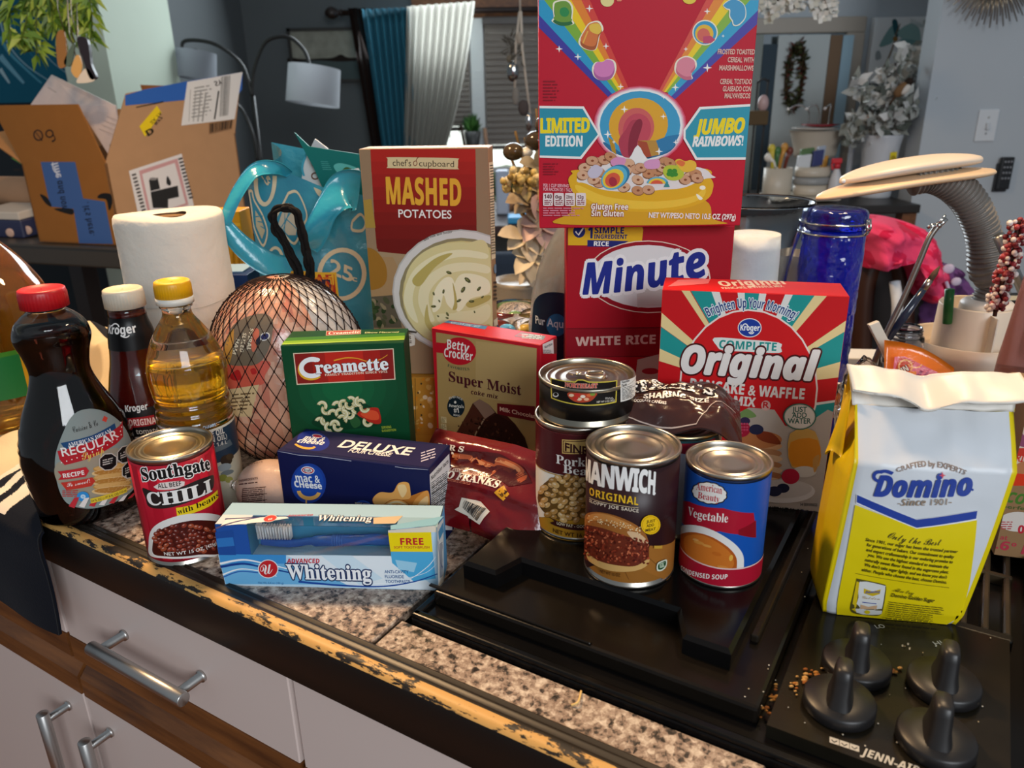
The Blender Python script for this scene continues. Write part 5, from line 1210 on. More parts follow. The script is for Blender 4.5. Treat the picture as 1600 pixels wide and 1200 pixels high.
def cereal():
    z0 = _rt+.0006; yf = .772; a, e = at_y(843, 345, yf), at_y(1151, 345, yf); h = .285; wd = (e.x-a.x)
    b, F, T, R, Lf, c, (fl, u, w, z) = carton((a.x, yf), (e.x+.002, yf-.006), h, z0, .056, 'c00d2a')
    # the top of the box leans a touch toward the camera
    A = Art(b, F).z(830, 0, 4.2105)
    for k, (x0, y0, x1, y1) in enumerate(((55, 0, 1530, 0),)): pass
    ry = ('3f3a9a', '2b9ac4', '7fb03a', 'f2cc1c', 'e8842c', 'd84438')
    LT = [(52, 185, 52, 80), (52, 80, 70, 0), (80, 0, 210, 0), (175, -70, 290, -70), (240, -60, 360, -60), (330, -60, 410, -60)]
    lx = [(-120, -60), (-40, -60), (70, -60), (170, -60), (240, -60), (310, -60), (375, -60)]; cx = [(545, 675), (552, 625), (558, 600), (585, 600), (602, 600), (622, 600), (650, 600)]
    lx = [(-130, 0), (-40, 0), (85, 0), (190, 0), (262, 0), (330, 0), (385, 0)]; cx = [(548, 680), (552, 640), (556, 606), (580, 606), (600, 606), (622, 606), (652, 606)]
    for i in range(6): A.poly([lx[i], lx[i+1], cx[i+1], cx[i]], ry[i])
    rx = [(1660, 0), (1560, 0), (1440, 0), (1350, 0), (1270, 0), (1200, 0), (1150, 0)]; dx = [(905, 690), (905, 650), (900, 610), (886, 606), (872, 606), (856, 606), (835, 606)]
    for i in range(6): A.poly([rx[i], rx[i+1], dx[i+1], dx[i]], mixc(ry[i], 'ffffff', .08))
    for (x, y, s) in ((383, 56, 26), (492, 304, 22), (184, 322, 24), (307, 374, 24), (588, 570, 22), (1157, 75, 22), (1017, 323, 16), (1158, 446, 30), (948, 575, 26), (1262, 237, 12)):
        A.poly([(x+(s if i % 2 == 0 else s*.28)*math.cos(i*PI/4), y+(s if i % 2 == 0 else s*.28)*math.sin(i*PI/4)) for i in range(8)], 'f6f2ea')
    def charm(pts, cin, side=None, rim='f2ead0'):
        cxx = sum(p[0] for p in pts)/len(pts); cyy = sum(p[1] for p in pts)/len(pts)
        A.blob([(cxx+(x-cxx)*1.16, cyy+(y-cyy)*1.14) for x, y in pts], rim)
        A.blob([(x, y+10) for x, y in pts], side or mixc(cin, '000000', .3)); A.blob([(cxx+(x-cxx)*.96, cyy+(y-cyy)*.92-8) for x, y in pts], cin)
    charm([(150, 60), (160, 20), (230, 10), (265, 50), (262, 120), (270, 150), (200, 160), (145, 135), (155, 110)], '6f9a3a', '2a6a3a'); A.blob([(195, 55), (230, 50), (250, 80), (235, 108), (205, 108), (188, 85)], '2a8a4a')
    charm([(385, 160), (440, 150), (465, 195), (445, 230), (420, 315), (355, 310), (322, 270), (355, 200)], 'd8763c', 'a8562c'); A.blob([(385, 165), (440, 155), (462, 195), (440, 225), (390, 205)], 'e8c04a'); A.line([(372, 205), (340, 285)], 10, 'e8b04a')
    charm([(410, 450), (430, 415), (470, 412), (500, 395), (540, 410), (548, 460), (520, 510), (460, 520), (420, 495)], 'd880b8', 'b0609a')
    charm([(970, 400), (1020, 378), (1070, 400), (1078, 440), (1050, 480), (1055, 510), (1010, 515), (960, 480), (952, 440)], 'e08898', 'c86a80')
    A.ell(1143, 215, 84, 84, 'f2ead0', -15); A.ell(1143, 215, 76, 76, '3a9ac4', -15); A.ell(1138, 222, 60, 60, 'e8b83a'); A.ell(1133, 230, 42, 44, 'd86a5a'); A.poly([(1130, 240), (1180, 235), (1210, 262), (1180, 285), (1130, 285)], 'c44a6a')
    A.blob([(1262, 30), (1330, -10), (1400, 30), (1412, 110), (1370, 165), (1330, 170), (1318, 140), (1300, 110), (1300, 70), (1280, 60)], 'e8e4d0'); A.blob([(1266, 32), (1330, -4), (1396, 32), (1406, 108), (1366, 158), (1334, 162), (1325, 135), (1308, 105), (1308, 64), (1284, 54)], '4a9ac4')
    A.ell(500, 5, 44, 40, 'e8d890'); A.ell(1040, -5, 44, 32, 'e8cc4a'); A.poly([(560, -5), (600, -5), (590, 10), (565, 10)], 'e88a6a')
    for i, s in enumerate(('FROSTED TOASTED', 'CEREAL WITH', 'MARSHMALLOWS', '', 'CEREAL TOSTADO', 'GLASEADO CON', 'MALVAVISCOS')):
        if s: x0 = (1225, 1290, 1235, 0, 1240, 1258, 1270)[i]; A.text(s, (x0, (356, 408, 462, 0, 552, 600, 645)[i]), ((1468, 1465, 1460, 0, 1448, 1444, 1438)[i], (358, 411, 465, 0, 553, 601, 646)[i]), 32, 'e8b8a8', .03)
    A.lines(78, 525, 185, 670, 7, '8a0a20', .4, .3)
    # white glow, big rainbow marshmallow
    A.z(830, 160, 4.2105)
    for i, k in enumerate(('d8506a', 'e08a9a', 'e8c4cc', 'f0ece8')): A.ell(715, 150, 305-i*9, 258-i*7, k)
    A.ell(715, 150, 265, 225, '3f9cc4'); A.blob([(480, 260), (715, 380), (950, 250), (900, 330), (715, 372), (540, 330)], '2a6a94')
    A.ell(705, 148, 195, 178, 'e0a52c', -10); A.poly([(505, 225), (545, 255), (560, 345), (530, 320)], 'b98a1c')
    A.ell(690, 165, 118, 130, 'd0605a', 10); A.ell(695, 180, 92, 108, 'c44858', 10); A.blob([(575, 250), (590, 330), (620, 362), (680, 350), (700, 250), (710, 130), (660, 120), (620, 180)], 'b03a4e'); A.blob([(640, 250), (660, 170), (690, 120), (720, 110), (730, 150), (700, 250), (680, 350), (640, 350)], '8a2438')
    A.poly([(715, 250), (830, 250), (860, 240), (900, 270), (840, 345), (760, 360), (700, 270)], 'b98a3a'); A.poly([(820, 250), (900, 220), (975, 210), (930, 300), (850, 340)], '2f7aa8'); A.poly([(700, 250), (760, 260), (790, 355), (720, 368)], 'a8482c')
    A.blob([(700, 280), (640, 372), (560, 390), (720, 420), (850, 380), (760, 368)], 'ece8e4', 3)
    for (x, y, s) in ((612, 45, 26), (868, 92, 20), (503, 210, 28), (543, 260, 14), (840, 322, 26), (950, 262, 20), (870, -35, 16)): A.poly([(x+(s if i % 2 == 0 else s*.28)*math.cos(i*PI/4), y+(s if i % 2 == 0 else s*.28)*math.sin(i*PI/4)) for i in range(8)], 'f8f6f0')
    A.poly([(30, 22), (345, 26), (452, 210), (330, 372), (30, 362)], 'f0ece6'); A.poly([(30, 38), (338, 42), (438, 210), (322, 356), (30, 348)], '2a8fa6')
    A.poly([(1480, 8), (1105, 30), (1000, 180), (1000, 240), (1080, 378), (1480, 376)], 'f0ece6'); A.poly([(1480, 24), (1114, 46), (1014, 185), (1014, 235), (1090, 362), (1480, 360)], '2f96ac')
    A.text('LIMITED', (62, 200), (382, 196), 90, 'f2d81c', .045, 'sans', sp=.9); A.text('EDITION', (94, 288), (335, 288), 66, 'f0eee8', .035, 'sans', sp=.92)
    A.text('JUMBO', (1070, 210), (1398, 198), 92, 'f2d81c', .045, 'sansi', sp=.9); A.text('RAINBOWS!', (1058, 290), (1390, 282), 62, 'f0eee8', .035, 'sansi', sp=.92)
    A.lines(80, 395, 180, 480, 5, '8a0a20', .4, .3)
    A.blob([(330, 580), (1080, 620), (1190, 760), (1220, 800), (200, 800), (260, 720)], 'd8a01c'); A.blob([(245, 520), (270, 470), (340, 440), (1100, 430), (1180, 500), (1195, 560), (1150, 640), (980, 700), (700, 718), (450, 690), (300, 620)], 'e2ac1c', 6); A.blob([(300, 540), (500, 620), (800, 650), (1050, 620), (1140, 560), (1120, 630), (950, 685), (700, 700), (450, 670), (320, 600)], 'efc23a', 6)
    A.ell(1125, 560, 20, 14, 'f8f2d8'); A.blob([(1085, 600), (1110, 615), (1126, 632), (1108, 640), (1090, 622)], 'f8f2d8')
    A.blob([(300, 505), (330, 450), (450, 400), (1060, 420), (1190, 480), (1205, 495), (1130, 505), (1000, 560), (840, 575), (700, 590), (480, 575), (350, 530), (310, 525)], 'e4dcd8', 6)
    r = random.Random(2); h0 = A.h
    spots = [(430, 395), (480, 380), (350, 430), (400, 385), (340, 480), (520, 360), (640, 420), (690, 440), (620, 450), (720, 430), (800, 480), (770, 470), (830, 450), (700, 510), (640, 400), (610, 560), (700, 580), (770, 575), (880, 390), (910, 400), (1040, 490), (1080, 470), (1010, 510), (440, 530), (410, 510), (450, 460), (560, 400), (930, 430), (860, 430), (1090, 500)]
    for i, (x, y) in enumerate(spots):
        A.cyc(i, h0); A.ell(x, y, 42, 32, '8a5a3a', r.uniform(-30, 30), 14); A.ell(x, y-3, 40, 29, r.choice(('cf9c78', 'd8ab88', 'c48a60')), r.uniform(-30, 30), 14); A.ell(x+2, y-2, 11, 8, '8a4a2a', 0, 8)
    A.cyc(-1, h0)
    A.blob([(520, 385), (560, 360), (620, 370), (600, 420), (540, 420)], 'd890b8'); A.blob([(740, 400), (780, 375), (840, 380), (835, 430), (760, 435)], 'd898c0'); A.blob([(370, 460), (400, 420), (430, 410), (470, 440), (440, 490), (390, 495)], 'c8c0d0')
    A.ell(555, 490, 100, 72, '2a7aa0', -35); A.ell(545, 494, 92, 70, '58b0cc', -35); A.ell(538, 500, 74, 58, 'e8c43a', -35); A.ell(534, 508, 52, 44, 'd8583a', -35); A.ell(536, 520, 26, 32, 'a82a3a', -20)
    A.ell(830, 530, 70, 42, '58b0cc', 0, 20, 180, 360); A.ell(826, 532, 56, 34, 'e8c43a', 0, 20, 180, 360); A.ell(824, 534, 40, 24, 'd8583a', 0, 20, 180, 360); A.poly([(870, 555), (890, 515), (910, 555)], '3a8a8a')
    A.blob([(865, 460), (880, 420), (930, 412), (990, 425), (1000, 480), (960, 510), (900, 505)], 'b8c43a'); 
    for (x, y) in ((910, 450), (940, 450), (925, 475), (905, 470), (945, 472)): A.ell(x, y, 18, 15, '3a8a2c')
    A.blob([(945, 390), (970, 370), (1010, 385), (1045, 378), (1080, 395), (1075, 440), (1000, 455)], 'e8b83a'); A.blob([(950, 395), (975, 378), (1010, 395), (990, 420)], 'e0703a')
    A.text('Gluten Free', (393, 702), (635, 704), 36, 'f4ecdc', .03, 'sans', out='a01828', ow=.05); A.text('Sin Gluten', (395, 745), (605, 748), 36, 'f4ecdc', .03, 'sans', out='a01828', ow=.05)
    A.text('NET WT/PESO NETO 10.5 OZ (297g)', (770, 755), (1340, 768), 33, 'f2e4dc', .035)
    A.text('PER 1 CUP SERVING', (78, 553), (245, 558), 20, 'e8a8b0', .03); A.text('POR RACION DE 1 TAZA', (78, 578), (270, 586), 20, 'e8a8b0', .03)
    for i, s in enumerate(('140', '0g', '220mg', '12g')):
        x = 78+i*72; A.blob([(x, 605), (x+8, 594), (x+55, 594), (x+64, 605), (x+64, 670), (x+54, 678), (x+8, 678), (x, 668)], 'e8d8d4', 2); A.text(s, (x+8, 630), (x+56-(i > 0)*8, 630), 26 if i == 0 else 20, '5a1a24', .03, 'sans'); A.lines(x+8, 638, x+58, 672, 3, '8a2a3a', .6, .1)
    A.lines(78, 686, 350, 748, 4, 'd88898', .45, .25)
    R2 = Art(b, R); R2.polyuv([(0, .09), (.056, .09), (.056, .14), (0, .14)], '3f9ab0')
    b.build('cereal_box', loc=(c.x, c.y, z0), label='tall bright red cereal box with rainbows, balanced on the red rice carton', cat='box')
cereal()
# ---- pancake mix
def pancake():
    z0 = .0352; ht = .245; a, e = on_z(1035, 452, ht), on_z(1328, 463, ht); h = ht-z0
    b, F, T, R, Lf, c, (fl, u, w, z) = carton(a, e, h, z0, .05, 'c8141c')
    A = Art(b, F).z(1010, 420, 3.0)
    o = (470, 560)
    def rayp(pts, cs):
        for p, q, cc in cs: A.poly([p, q, o], cc)
    te, cr, wh = '1f928f', 'e8cf94', 'e4e0da'
    rayp(None, [((150, 80), (190, 80), cr), ((195, 80), (300, 80), te), ((295, 80), (335, 80), wh), ((425, 85), (462, 85), wh), ((460, 85), (535, 88), te), ((532, 88), (568, 90), wh), ((660, 95), (702, 98), wh), ((698, 98), (810, 102), te), ((805, 102), (866, 104), cr), ((965, 222), (950, 285), cr), ((945, 285), (935, 428), te), ((945, 425), (930, 505), cr), ((60, 195), (62, 265), cr), ((55, 262), (55, 375), te), ((55, 370), (55, 430), cr)])
    A.poly([(760, 632), (930, 610), (925, 700), (780, 716)], te); A.poly([(700, 640), (930, 608), (930, 618), (710, 652)], wh)
    A.ell(478, 560, 326, 372, 'ecdcd4'); A.ell(478, 560, 318, 364, 'cc161c')
    A.poly([(420, 680), (480, 650), (600, 660), (650, 735), (740, 745), (790, 700), (850, 660), (925, 690), (905, 1170), (420, 1150), (380, 800)], 'b9aca0')
    A.text('Brighten Up Your Morning!', (290, 225), (690, 240), 42, '1c3a7a', .02, 'sans', mid=(490, 182), out='e4ecf0', ow=.06)
    A.ell(484, 276, 56, 45, 'e8e6e6'); A.ell(484, 276, 52, 41, '1a3a98'); A.text('Kroger', (440, 288), (530, 290), 26, 'f2f2f2', .03, 'sans'); A.ring(463, 270, 14, 15, 5, 'f2f2f2', 0, 12, 190, 350); A.ring(492, 294, 14, 12, 5, 'f2f2f2', 0, 12, 10, 170)
    A.blob([(318, 322), (460, 330), (620, 345), (630, 370), (622, 394), (480, 388), (360, 382), (330, 360)], 'dfe2de', 3); A.text('COMPLETE', (340, 370), (608, 384), 36, '1f8f8a', .025, 'sans', mid=(475, 378))
    A.text('Original', (165, 482), (795, 520), 118, 'e8e2de', .055, 'sansi', out='4a0c10', ow=.06, mid=(470, 502))
    A.text('PANCAKE & WAFFLE', (202, 560), (738, 610), 46, 'eadfd8', .035, 'sans', mid=(470, 590)); A.text('MIX', (408, 636), (508, 646), 40, 'eadfd8', .035, 'sans')
    A.ell(560, 640, 22, 24, 'd8a8a0'); A.text('R', (545, 650), (575, 652), 28, 'c8141c', .02)
    for (x, y, rx, ry, cc) in ((515, 830, 120, 30, 'd8a474'), (515, 800, 120, 42, 'c07a48'), (520, 865, 115, 26, 'b9845a'), (520, 890, 118, 24, 'dcb890'), (520, 920, 115, 24, 'b47c50'), (522, 945, 116, 24, 'd8b48c'), (525, 970, 112, 24, 'a86c44'), (525, 995, 112, 22, 'd2ae88')): A.ell(x, y, rx, ry, cc)
    A.blob([(520, 760), (590, 770), (630, 820), (560, 812), (520, 790)], '8a3a1c'); A.blob([(430, 690), (470, 655), (515, 688), (480, 698)], '7a9a5a'); A.ell(445, 750, 42, 38, 'b01c3c'); A.ell(515, 752, 34, 24, '2a2c4a'); A.ell(462, 712, 24, 18, '3a2c50'); A.ell(425, 715, 16, 20, 'a01c34')
    h0 = A.h
    for i in range(18): A.cyc(i, h0); A.ell(420+(i % 5)*13, 725+(i//5)*14, 6, 5, 'd04a6a', 0, 8)
    A.cyc(-1, h0)
    A.blob([(672, 770), (790, 760), (810, 920), (680, 925)], 'd0a050', 3); A.blob([(676, 810), (800, 800), (805, 915), (684, 920)], 'd8861c', 3); A.ell(740, 948, 56, 26, 'cfc6ba'); 
    A.blob([(780, 890), (810, 870), (800, 930), (785, 950)], 'c8924a')
    A.ell(640, 1040, 150, 55, 'ddd6d0'); A.ell(640, 1028, 135, 44, 'c9c0b8'); A.ell(675, 970, 42, 36, 'b81c38'); A.ell(640, 1025, 30, 22, '22243c'); A.ell(600, 1040, 34, 24, '2a2c46'); A.ell(548, 1050, 20, 26, 'a81c34')
    A.ell(718, 690, 78, 62, '2a6a5a'); A.ell(718, 690, 72, 57, 'c8bcae'); A.ell(718, 690, 68, 53, 'e0d8cc')
    for i, s in enumerate(('JUST', 'ADD', 'WATER')): A.text(s, ((682, 682, 662)[i], 668+i*27), ((752, 750, 770)[i], 668+i*27), 24, '1f5a4c', .02)
    A.text('14 SERVINGS', (720, 1108), (800, 1110), 14, '4a4440', .01); A.text('NET WT 32 OZ (2 LB) 907g', (575, 1132), (850, 1162), 24, '2a2826', .02)
    A.poly([(380, 1160), (900, 1178), (900, 1260), (380, 1260)], '8f857c')
    t = Art(b, T).z(1010, 420, 3.0); t.text('Original', (355, 82), (668, 72), 22, 'e0c8b4', .03, 'sansi'); t.text('PANCAKE & WAFFLE MIX', (360, 96), (650, 86), 9, 'e0c8b4', .02); t.poly([(100, 84), (150, 52), (300, 48), (290, 70)], 'd86a70')
    b.build('pancake_mix_box', loc=(c.x, c.y, z0), label='red pancake and waffle mix box with teal sunburst rays, at the back of the hob', cat='box')
pancake()
# ---- sugar bag
def sugar():
    z0 = .0150; BL, BR = on_z(1283, 962, z0), on_z(1502, 982, z0); TL, TR = at_y(1322, 600, .493), at_y(1588, 610, .463)
    c = (BL+BR)/2; dep = .062
    u0 = (BR-BL); H = .172; un = Vector((u0.x, u0.y, 0)).normalized(); wn = Vector((-un.y, un.x, 0))
    t = thing('sugar_bag', (c.x+wn.x*dep/2, c.y+wn.y*dep/2, z0), 'yellow and white paper sugar bag with a folded top, standing on the hob', 'bag')
    wb = u0.length; wt = .114; lean = .0
    def loop(v):       # half-width, half-depth, z, centre shift at height fraction v
        k = max(0, (v-.80)/.20)
        hw = lerp(wb/2*1.0, wt/2*.985, v**.8); hd = dep/2*(.92+.16*math.sin(min(1, v)*PI*.8))*(1-.62*k**1.1)
        return hw, hd, z0+v*H, un*(lerp(0, .012, v))+wn*(dep/2+.010*k)
    def side(s, v, h=0):       # s runs round the bag: 0..1 front, 1..2 right, 2..3 back, 3..4 left
        hw, hd, z, sh = loop(v); m = s % 4; i = int(m); f = m-i; P4 = ((-hw, -hd), (hw, -hd), (hw, hd), (-hw, hd)); a, b2 = P4[i], P4[(i+1) % 4]
        x, y = lerp(a[0], b2[0], f), lerp(a[1], b2[1], f)
        e = math.sin(PI*f)
        bul = .005*e*math.sin(PI*min(1, v*1.02)) if i in (0, 2) else .003*e*math.sin(PI*v)
        n = Vector(((0, -1), (1, 0), (0, 1), (-1, 0))[i])
        cr = (noise.noise(Vector((s*3.1, v*6, 4)))*.0030+noise.noise(Vector((s*9, v*13, 6)))*.0010)*(.15+1.6*max(0, v-.62)/.38)*min(1, 6*f, 6*(1-f))
        if i in (1, 3): bul -= .020*max(0, (v-.72)/.28)*e      # gusset
        # round the vertical edges
        rr = .006; 
        if f < .06 or f > .94:
            q = min(f, 1-f)/.06; x *= lerp(.972, 1, q) if i in (0, 2) else lerp(.985, 1, q); y *= lerp(.93, 1, q) if i in (0, 2) else 1
        x += n.x*(bul+cr); y += n.y*(bul+cr); zz = z
        if v < .06: x *= 1-.04*(1-v/.06); y *= 1-.06*(1-v/.06)
        if i == 0 or i == 2: zz += .004*math.sin(f*PI*1.0)*max(0, v-.9)*-10*.2
        return Vector((c.x, c.y, 0))+un*x+wn*y+Vector((sh.x, sh.y, 0))+V(0, 0, zz)
    wh, ye = 'd9dde2', 'e9cf06'
    ns = 160; nv = 60
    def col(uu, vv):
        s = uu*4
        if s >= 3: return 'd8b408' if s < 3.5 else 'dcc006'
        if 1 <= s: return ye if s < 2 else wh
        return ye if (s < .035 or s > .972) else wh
    b = B(); vs, fs, cs = [], [], []
    for j in range(nv+1):
        for i in range(ns): vs.append(side(i*4/ns, j/nv))
    for j in range(nv):
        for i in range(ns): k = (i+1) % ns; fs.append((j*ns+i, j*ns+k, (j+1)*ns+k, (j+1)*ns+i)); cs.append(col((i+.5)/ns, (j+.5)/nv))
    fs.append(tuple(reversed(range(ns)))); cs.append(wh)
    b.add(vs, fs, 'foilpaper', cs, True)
    class S:
        seg, segv = .008, .008; clip = (.0, 0.0, wb*1.2, H)
        def uv(s, px, py):
            n = wn; dd = ray(px, py); q = BL*1; t2 = (q-CAM).dot(n)/dd.dot(n)
            for _ in range(3):
                p = CAM+dd*t2; v = (p.z-z0)/H; hw, hd, _, sh = loop(max(0, min(1, v))); off = sh.dot(wn)-hd-.004; t2 = ((Vector((c.x, c.y, 0))+wn*off-CAM).dot(wn))/dd.dot(wn)
            p = CAM+dd*t2; x = (p-c).dot(un)-sh.dot(un); return Vector(((x/(2*hw)+.5)*wb, p.z-z0))
        def p3(s, x, v, h):
            f = max(.002, min(.998, x/wb)); p = side(f, min(1, max(0, v/H))); return p-wn*(h+.0004)
        def nrm(s, x, v): a, b2, c2 = s.p3(x, v, 0), s.p3(x+.001, v, 0), s.p3(x, v+.001, 0); n = (b2-a).cross(c2-a).normalized(); return n if n.dot(wn) < 0 else -n
    A = Art(b, S(), 'foilpaper', .0003).z(1240, 700, 4)
    yb = 'ecd40a'; sg = [.0, 0]
    A.poly([(150, 560), (215, 560), (170, 1030), (95, 960)], yb)
    A.poly([(390, 365), (765, 490), (1150, 455), (1080, 1075), (960, 1150), (600, 1120), (265, 1075), (290, 900)], yb)
    A.poly([(398, 300), (765, 440), (1152, 395), (1147, 455), (765, 498), (395, 355)], 'f2f2f2'); A.poly([(402, 302), (765, 442), (1152, 397), (1144, 446), (765, 492), (398, 348)], '1f3f9e')
    A.text('Domino', (505, 300), (1112, 292), 118, '22409c', .05, 'sansi', mid=(800, 302)); A.ring(540, 180, 46, 40, 20, '22409c', 0, 16, 90, 300); A.line([(545, 150), (580, 146), (620, 160)], 20, '22409c', True)
    A.text('CRAFTED by EXPERTS', (648, 152), (1072, 172), 25, '8f7b70', .015, mid=(860, 122)); A.poly([(932, 150), (938, 168), (955, 173), (938, 178), (932, 194), (926, 178), (910, 173), (926, 168)], 'd8485a')
    A.text('-Since 1901-', (650, 358), (985, 350), 38, '9a846e', .01, 'sansi'); A.ell(1121, 264, 7, 7, '22409c')
    dk = '4a4210'
    A.text('Only the Best', (582, 555), (915, 602), 44, dk, .02, 'script', mid=(750, 590))
    for i, s in enumerate(('Since 1901, our sugar has been the trusted partner', 'for generations of bakers. Our commitment to quality', 'and expert craftsmanship is our enduring promise to', 'you. We use the highest standard to maintain the', 'naturally sweet flavor found in the sugarcane plant.', "We don't take sugar lightly, and we know you don't", 'either. People who choose the best, choose Domino.')):
        A.text(s, ((448, 455, 452, 462, 445, 440, 425)[i], 582+i*31.5), ((1022, 1000, 992, 965, 968, 957, 957)[i], 657+i*32.5), 19, dk, .022)
    A.line([(388, 788), (975, 878)], 2.5, dk)
    A.blob([(395, 830), (410, 822), (550, 848), (578, 866), (575, 930), (565, 1000), (545, 1060), (470, 1064), (375, 1050), (358, 1010), (372, 940)], '5a5220', 3); A.blob([(415, 838), (560, 858), (573, 870), (568, 930), (556, 1010), (540, 1056), (395, 1044), (408, 940)], 'e6e6e2', 3); A.poly([(395, 836), (412, 842), (392, 1040), (366, 1020), (378, 930)], 'e2c41a')
    A.poly([(440, 880), (495, 900), (545, 884), (540, 915), (495, 930), (440, 912)], 'd8b81a'); A.text('Domino', (450, 912), (540, 908), 15, '1f3f9e', .03, 'sansi'); A.text('Golden', (428, 945), (540, 955), 18, 'b89a6a', .0, 'script'); A.line([(432, 970), (520, 980)], 5, '1f3f9e'); A.poly([(422, 985), (470, 1000), (525, 990), (522, 1015), (420, 1015)], 'd8b088'); A.ell(463, 1038, 18, 14, 'e8d01a')
    A.text('Also try', (618, 895), (748, 918), 26, dk, .01, 'script'); A.text('Domino Golden Sugar', (608, 930), (880, 970), 22, dk, .025); A.lines(598, 960, 945, 1060, 8, dk, .35, .2, -14, 42); A.lines(575, 1060, 930, 1095, 2, dk, .35, .2, 0, 30); A.lines(375, 1064, 510, 1074, 1, dk, .4, .2, 0, 18)
    b.build('paper_sack', t)
    # folded top: a flat doubled fin that falls toward the camera
    f = B(); hw, hd, zt, sh = loop(1.0); base = Vector((c.x, c.y, 0))+Vector((sh.x, sh.y, 0))+V(0, 0, zt)
    prof = [(-hd, -.0005), (-hd*.55, .009), (.000, .020), (.004, .0235), (.001, .022), (-.014, .0165), (-.024, .0120), (-.0245, .0112)]
    PP = spline([Vector((p[0], p[1], 0)) for p in prof], 5); n = len(PP)-1
    def fin(uu, vv):
        k = vv*n; i = min(int(k), n-1); p = PP[i].lerp(PP[i+1], k-i); x = (uu-.5)*2
        pinch = .0075*math.exp(-((x+.12)/.22)**2)*max(0, min(1, vv*1.4)); z = p.y-pinch*1.1+.004*abs(x)**2*vv+.0016*noise.noise(Vector((x*4, vv*3, 2)))
        y = p.x+.0018*noise.noise(Vector((x*3, vv*5, 8)))-.008*vv*(x*.5+.2)
        return base+un*(x*(hw*1.0+.004*min(1, vv*2)))+wn*y+V(0, 0, z)
    f.grid(fin, 48, n, 'foilpaper', 'dcd6cc', True, .0012)
    def back(uu, vv): x = (uu-.5)*2; return base+un*(x*hw)+wn*lerp(hd, .003, vv)+V(0, 0, lerp(-.0005, .0225, vv)-.0075*math.exp(-((x+.12)/.22)**2)*vv)
    f.grid(back, 30, 4, 'foilpaper', 'd8d4cc', True, .0008)
    f.build('folded_top', t, label='plain paper fin folded over')
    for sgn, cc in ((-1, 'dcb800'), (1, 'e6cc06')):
        g = B(); p0 = base+un*(sgn*hw)
        g.add([p0+wn*-hd, p0+wn*hd, p0+un*(sgn*.003)+V(0, 0, .021)+wn*.001, p0-un*(sgn*.012)+V(0, 0, .006)], [(0, 3, 2), (3, 1, 2), (0, 1, 3)], 'foilpaper', cc)
        if sgn < 0: g.grid(lambda a, q: p0+un*(-.002-.010*math.sin(a*PI)*(1-q))+wn*lerp(-hd-.001, hd*.6, a)+V(0, 0, lerp(-.045, .006, q)+.004*math.sin(a*7)), 10, 8, 'foilpaper', 'e0bc04', True, .0006)
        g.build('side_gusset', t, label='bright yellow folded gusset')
    return t
sugar()
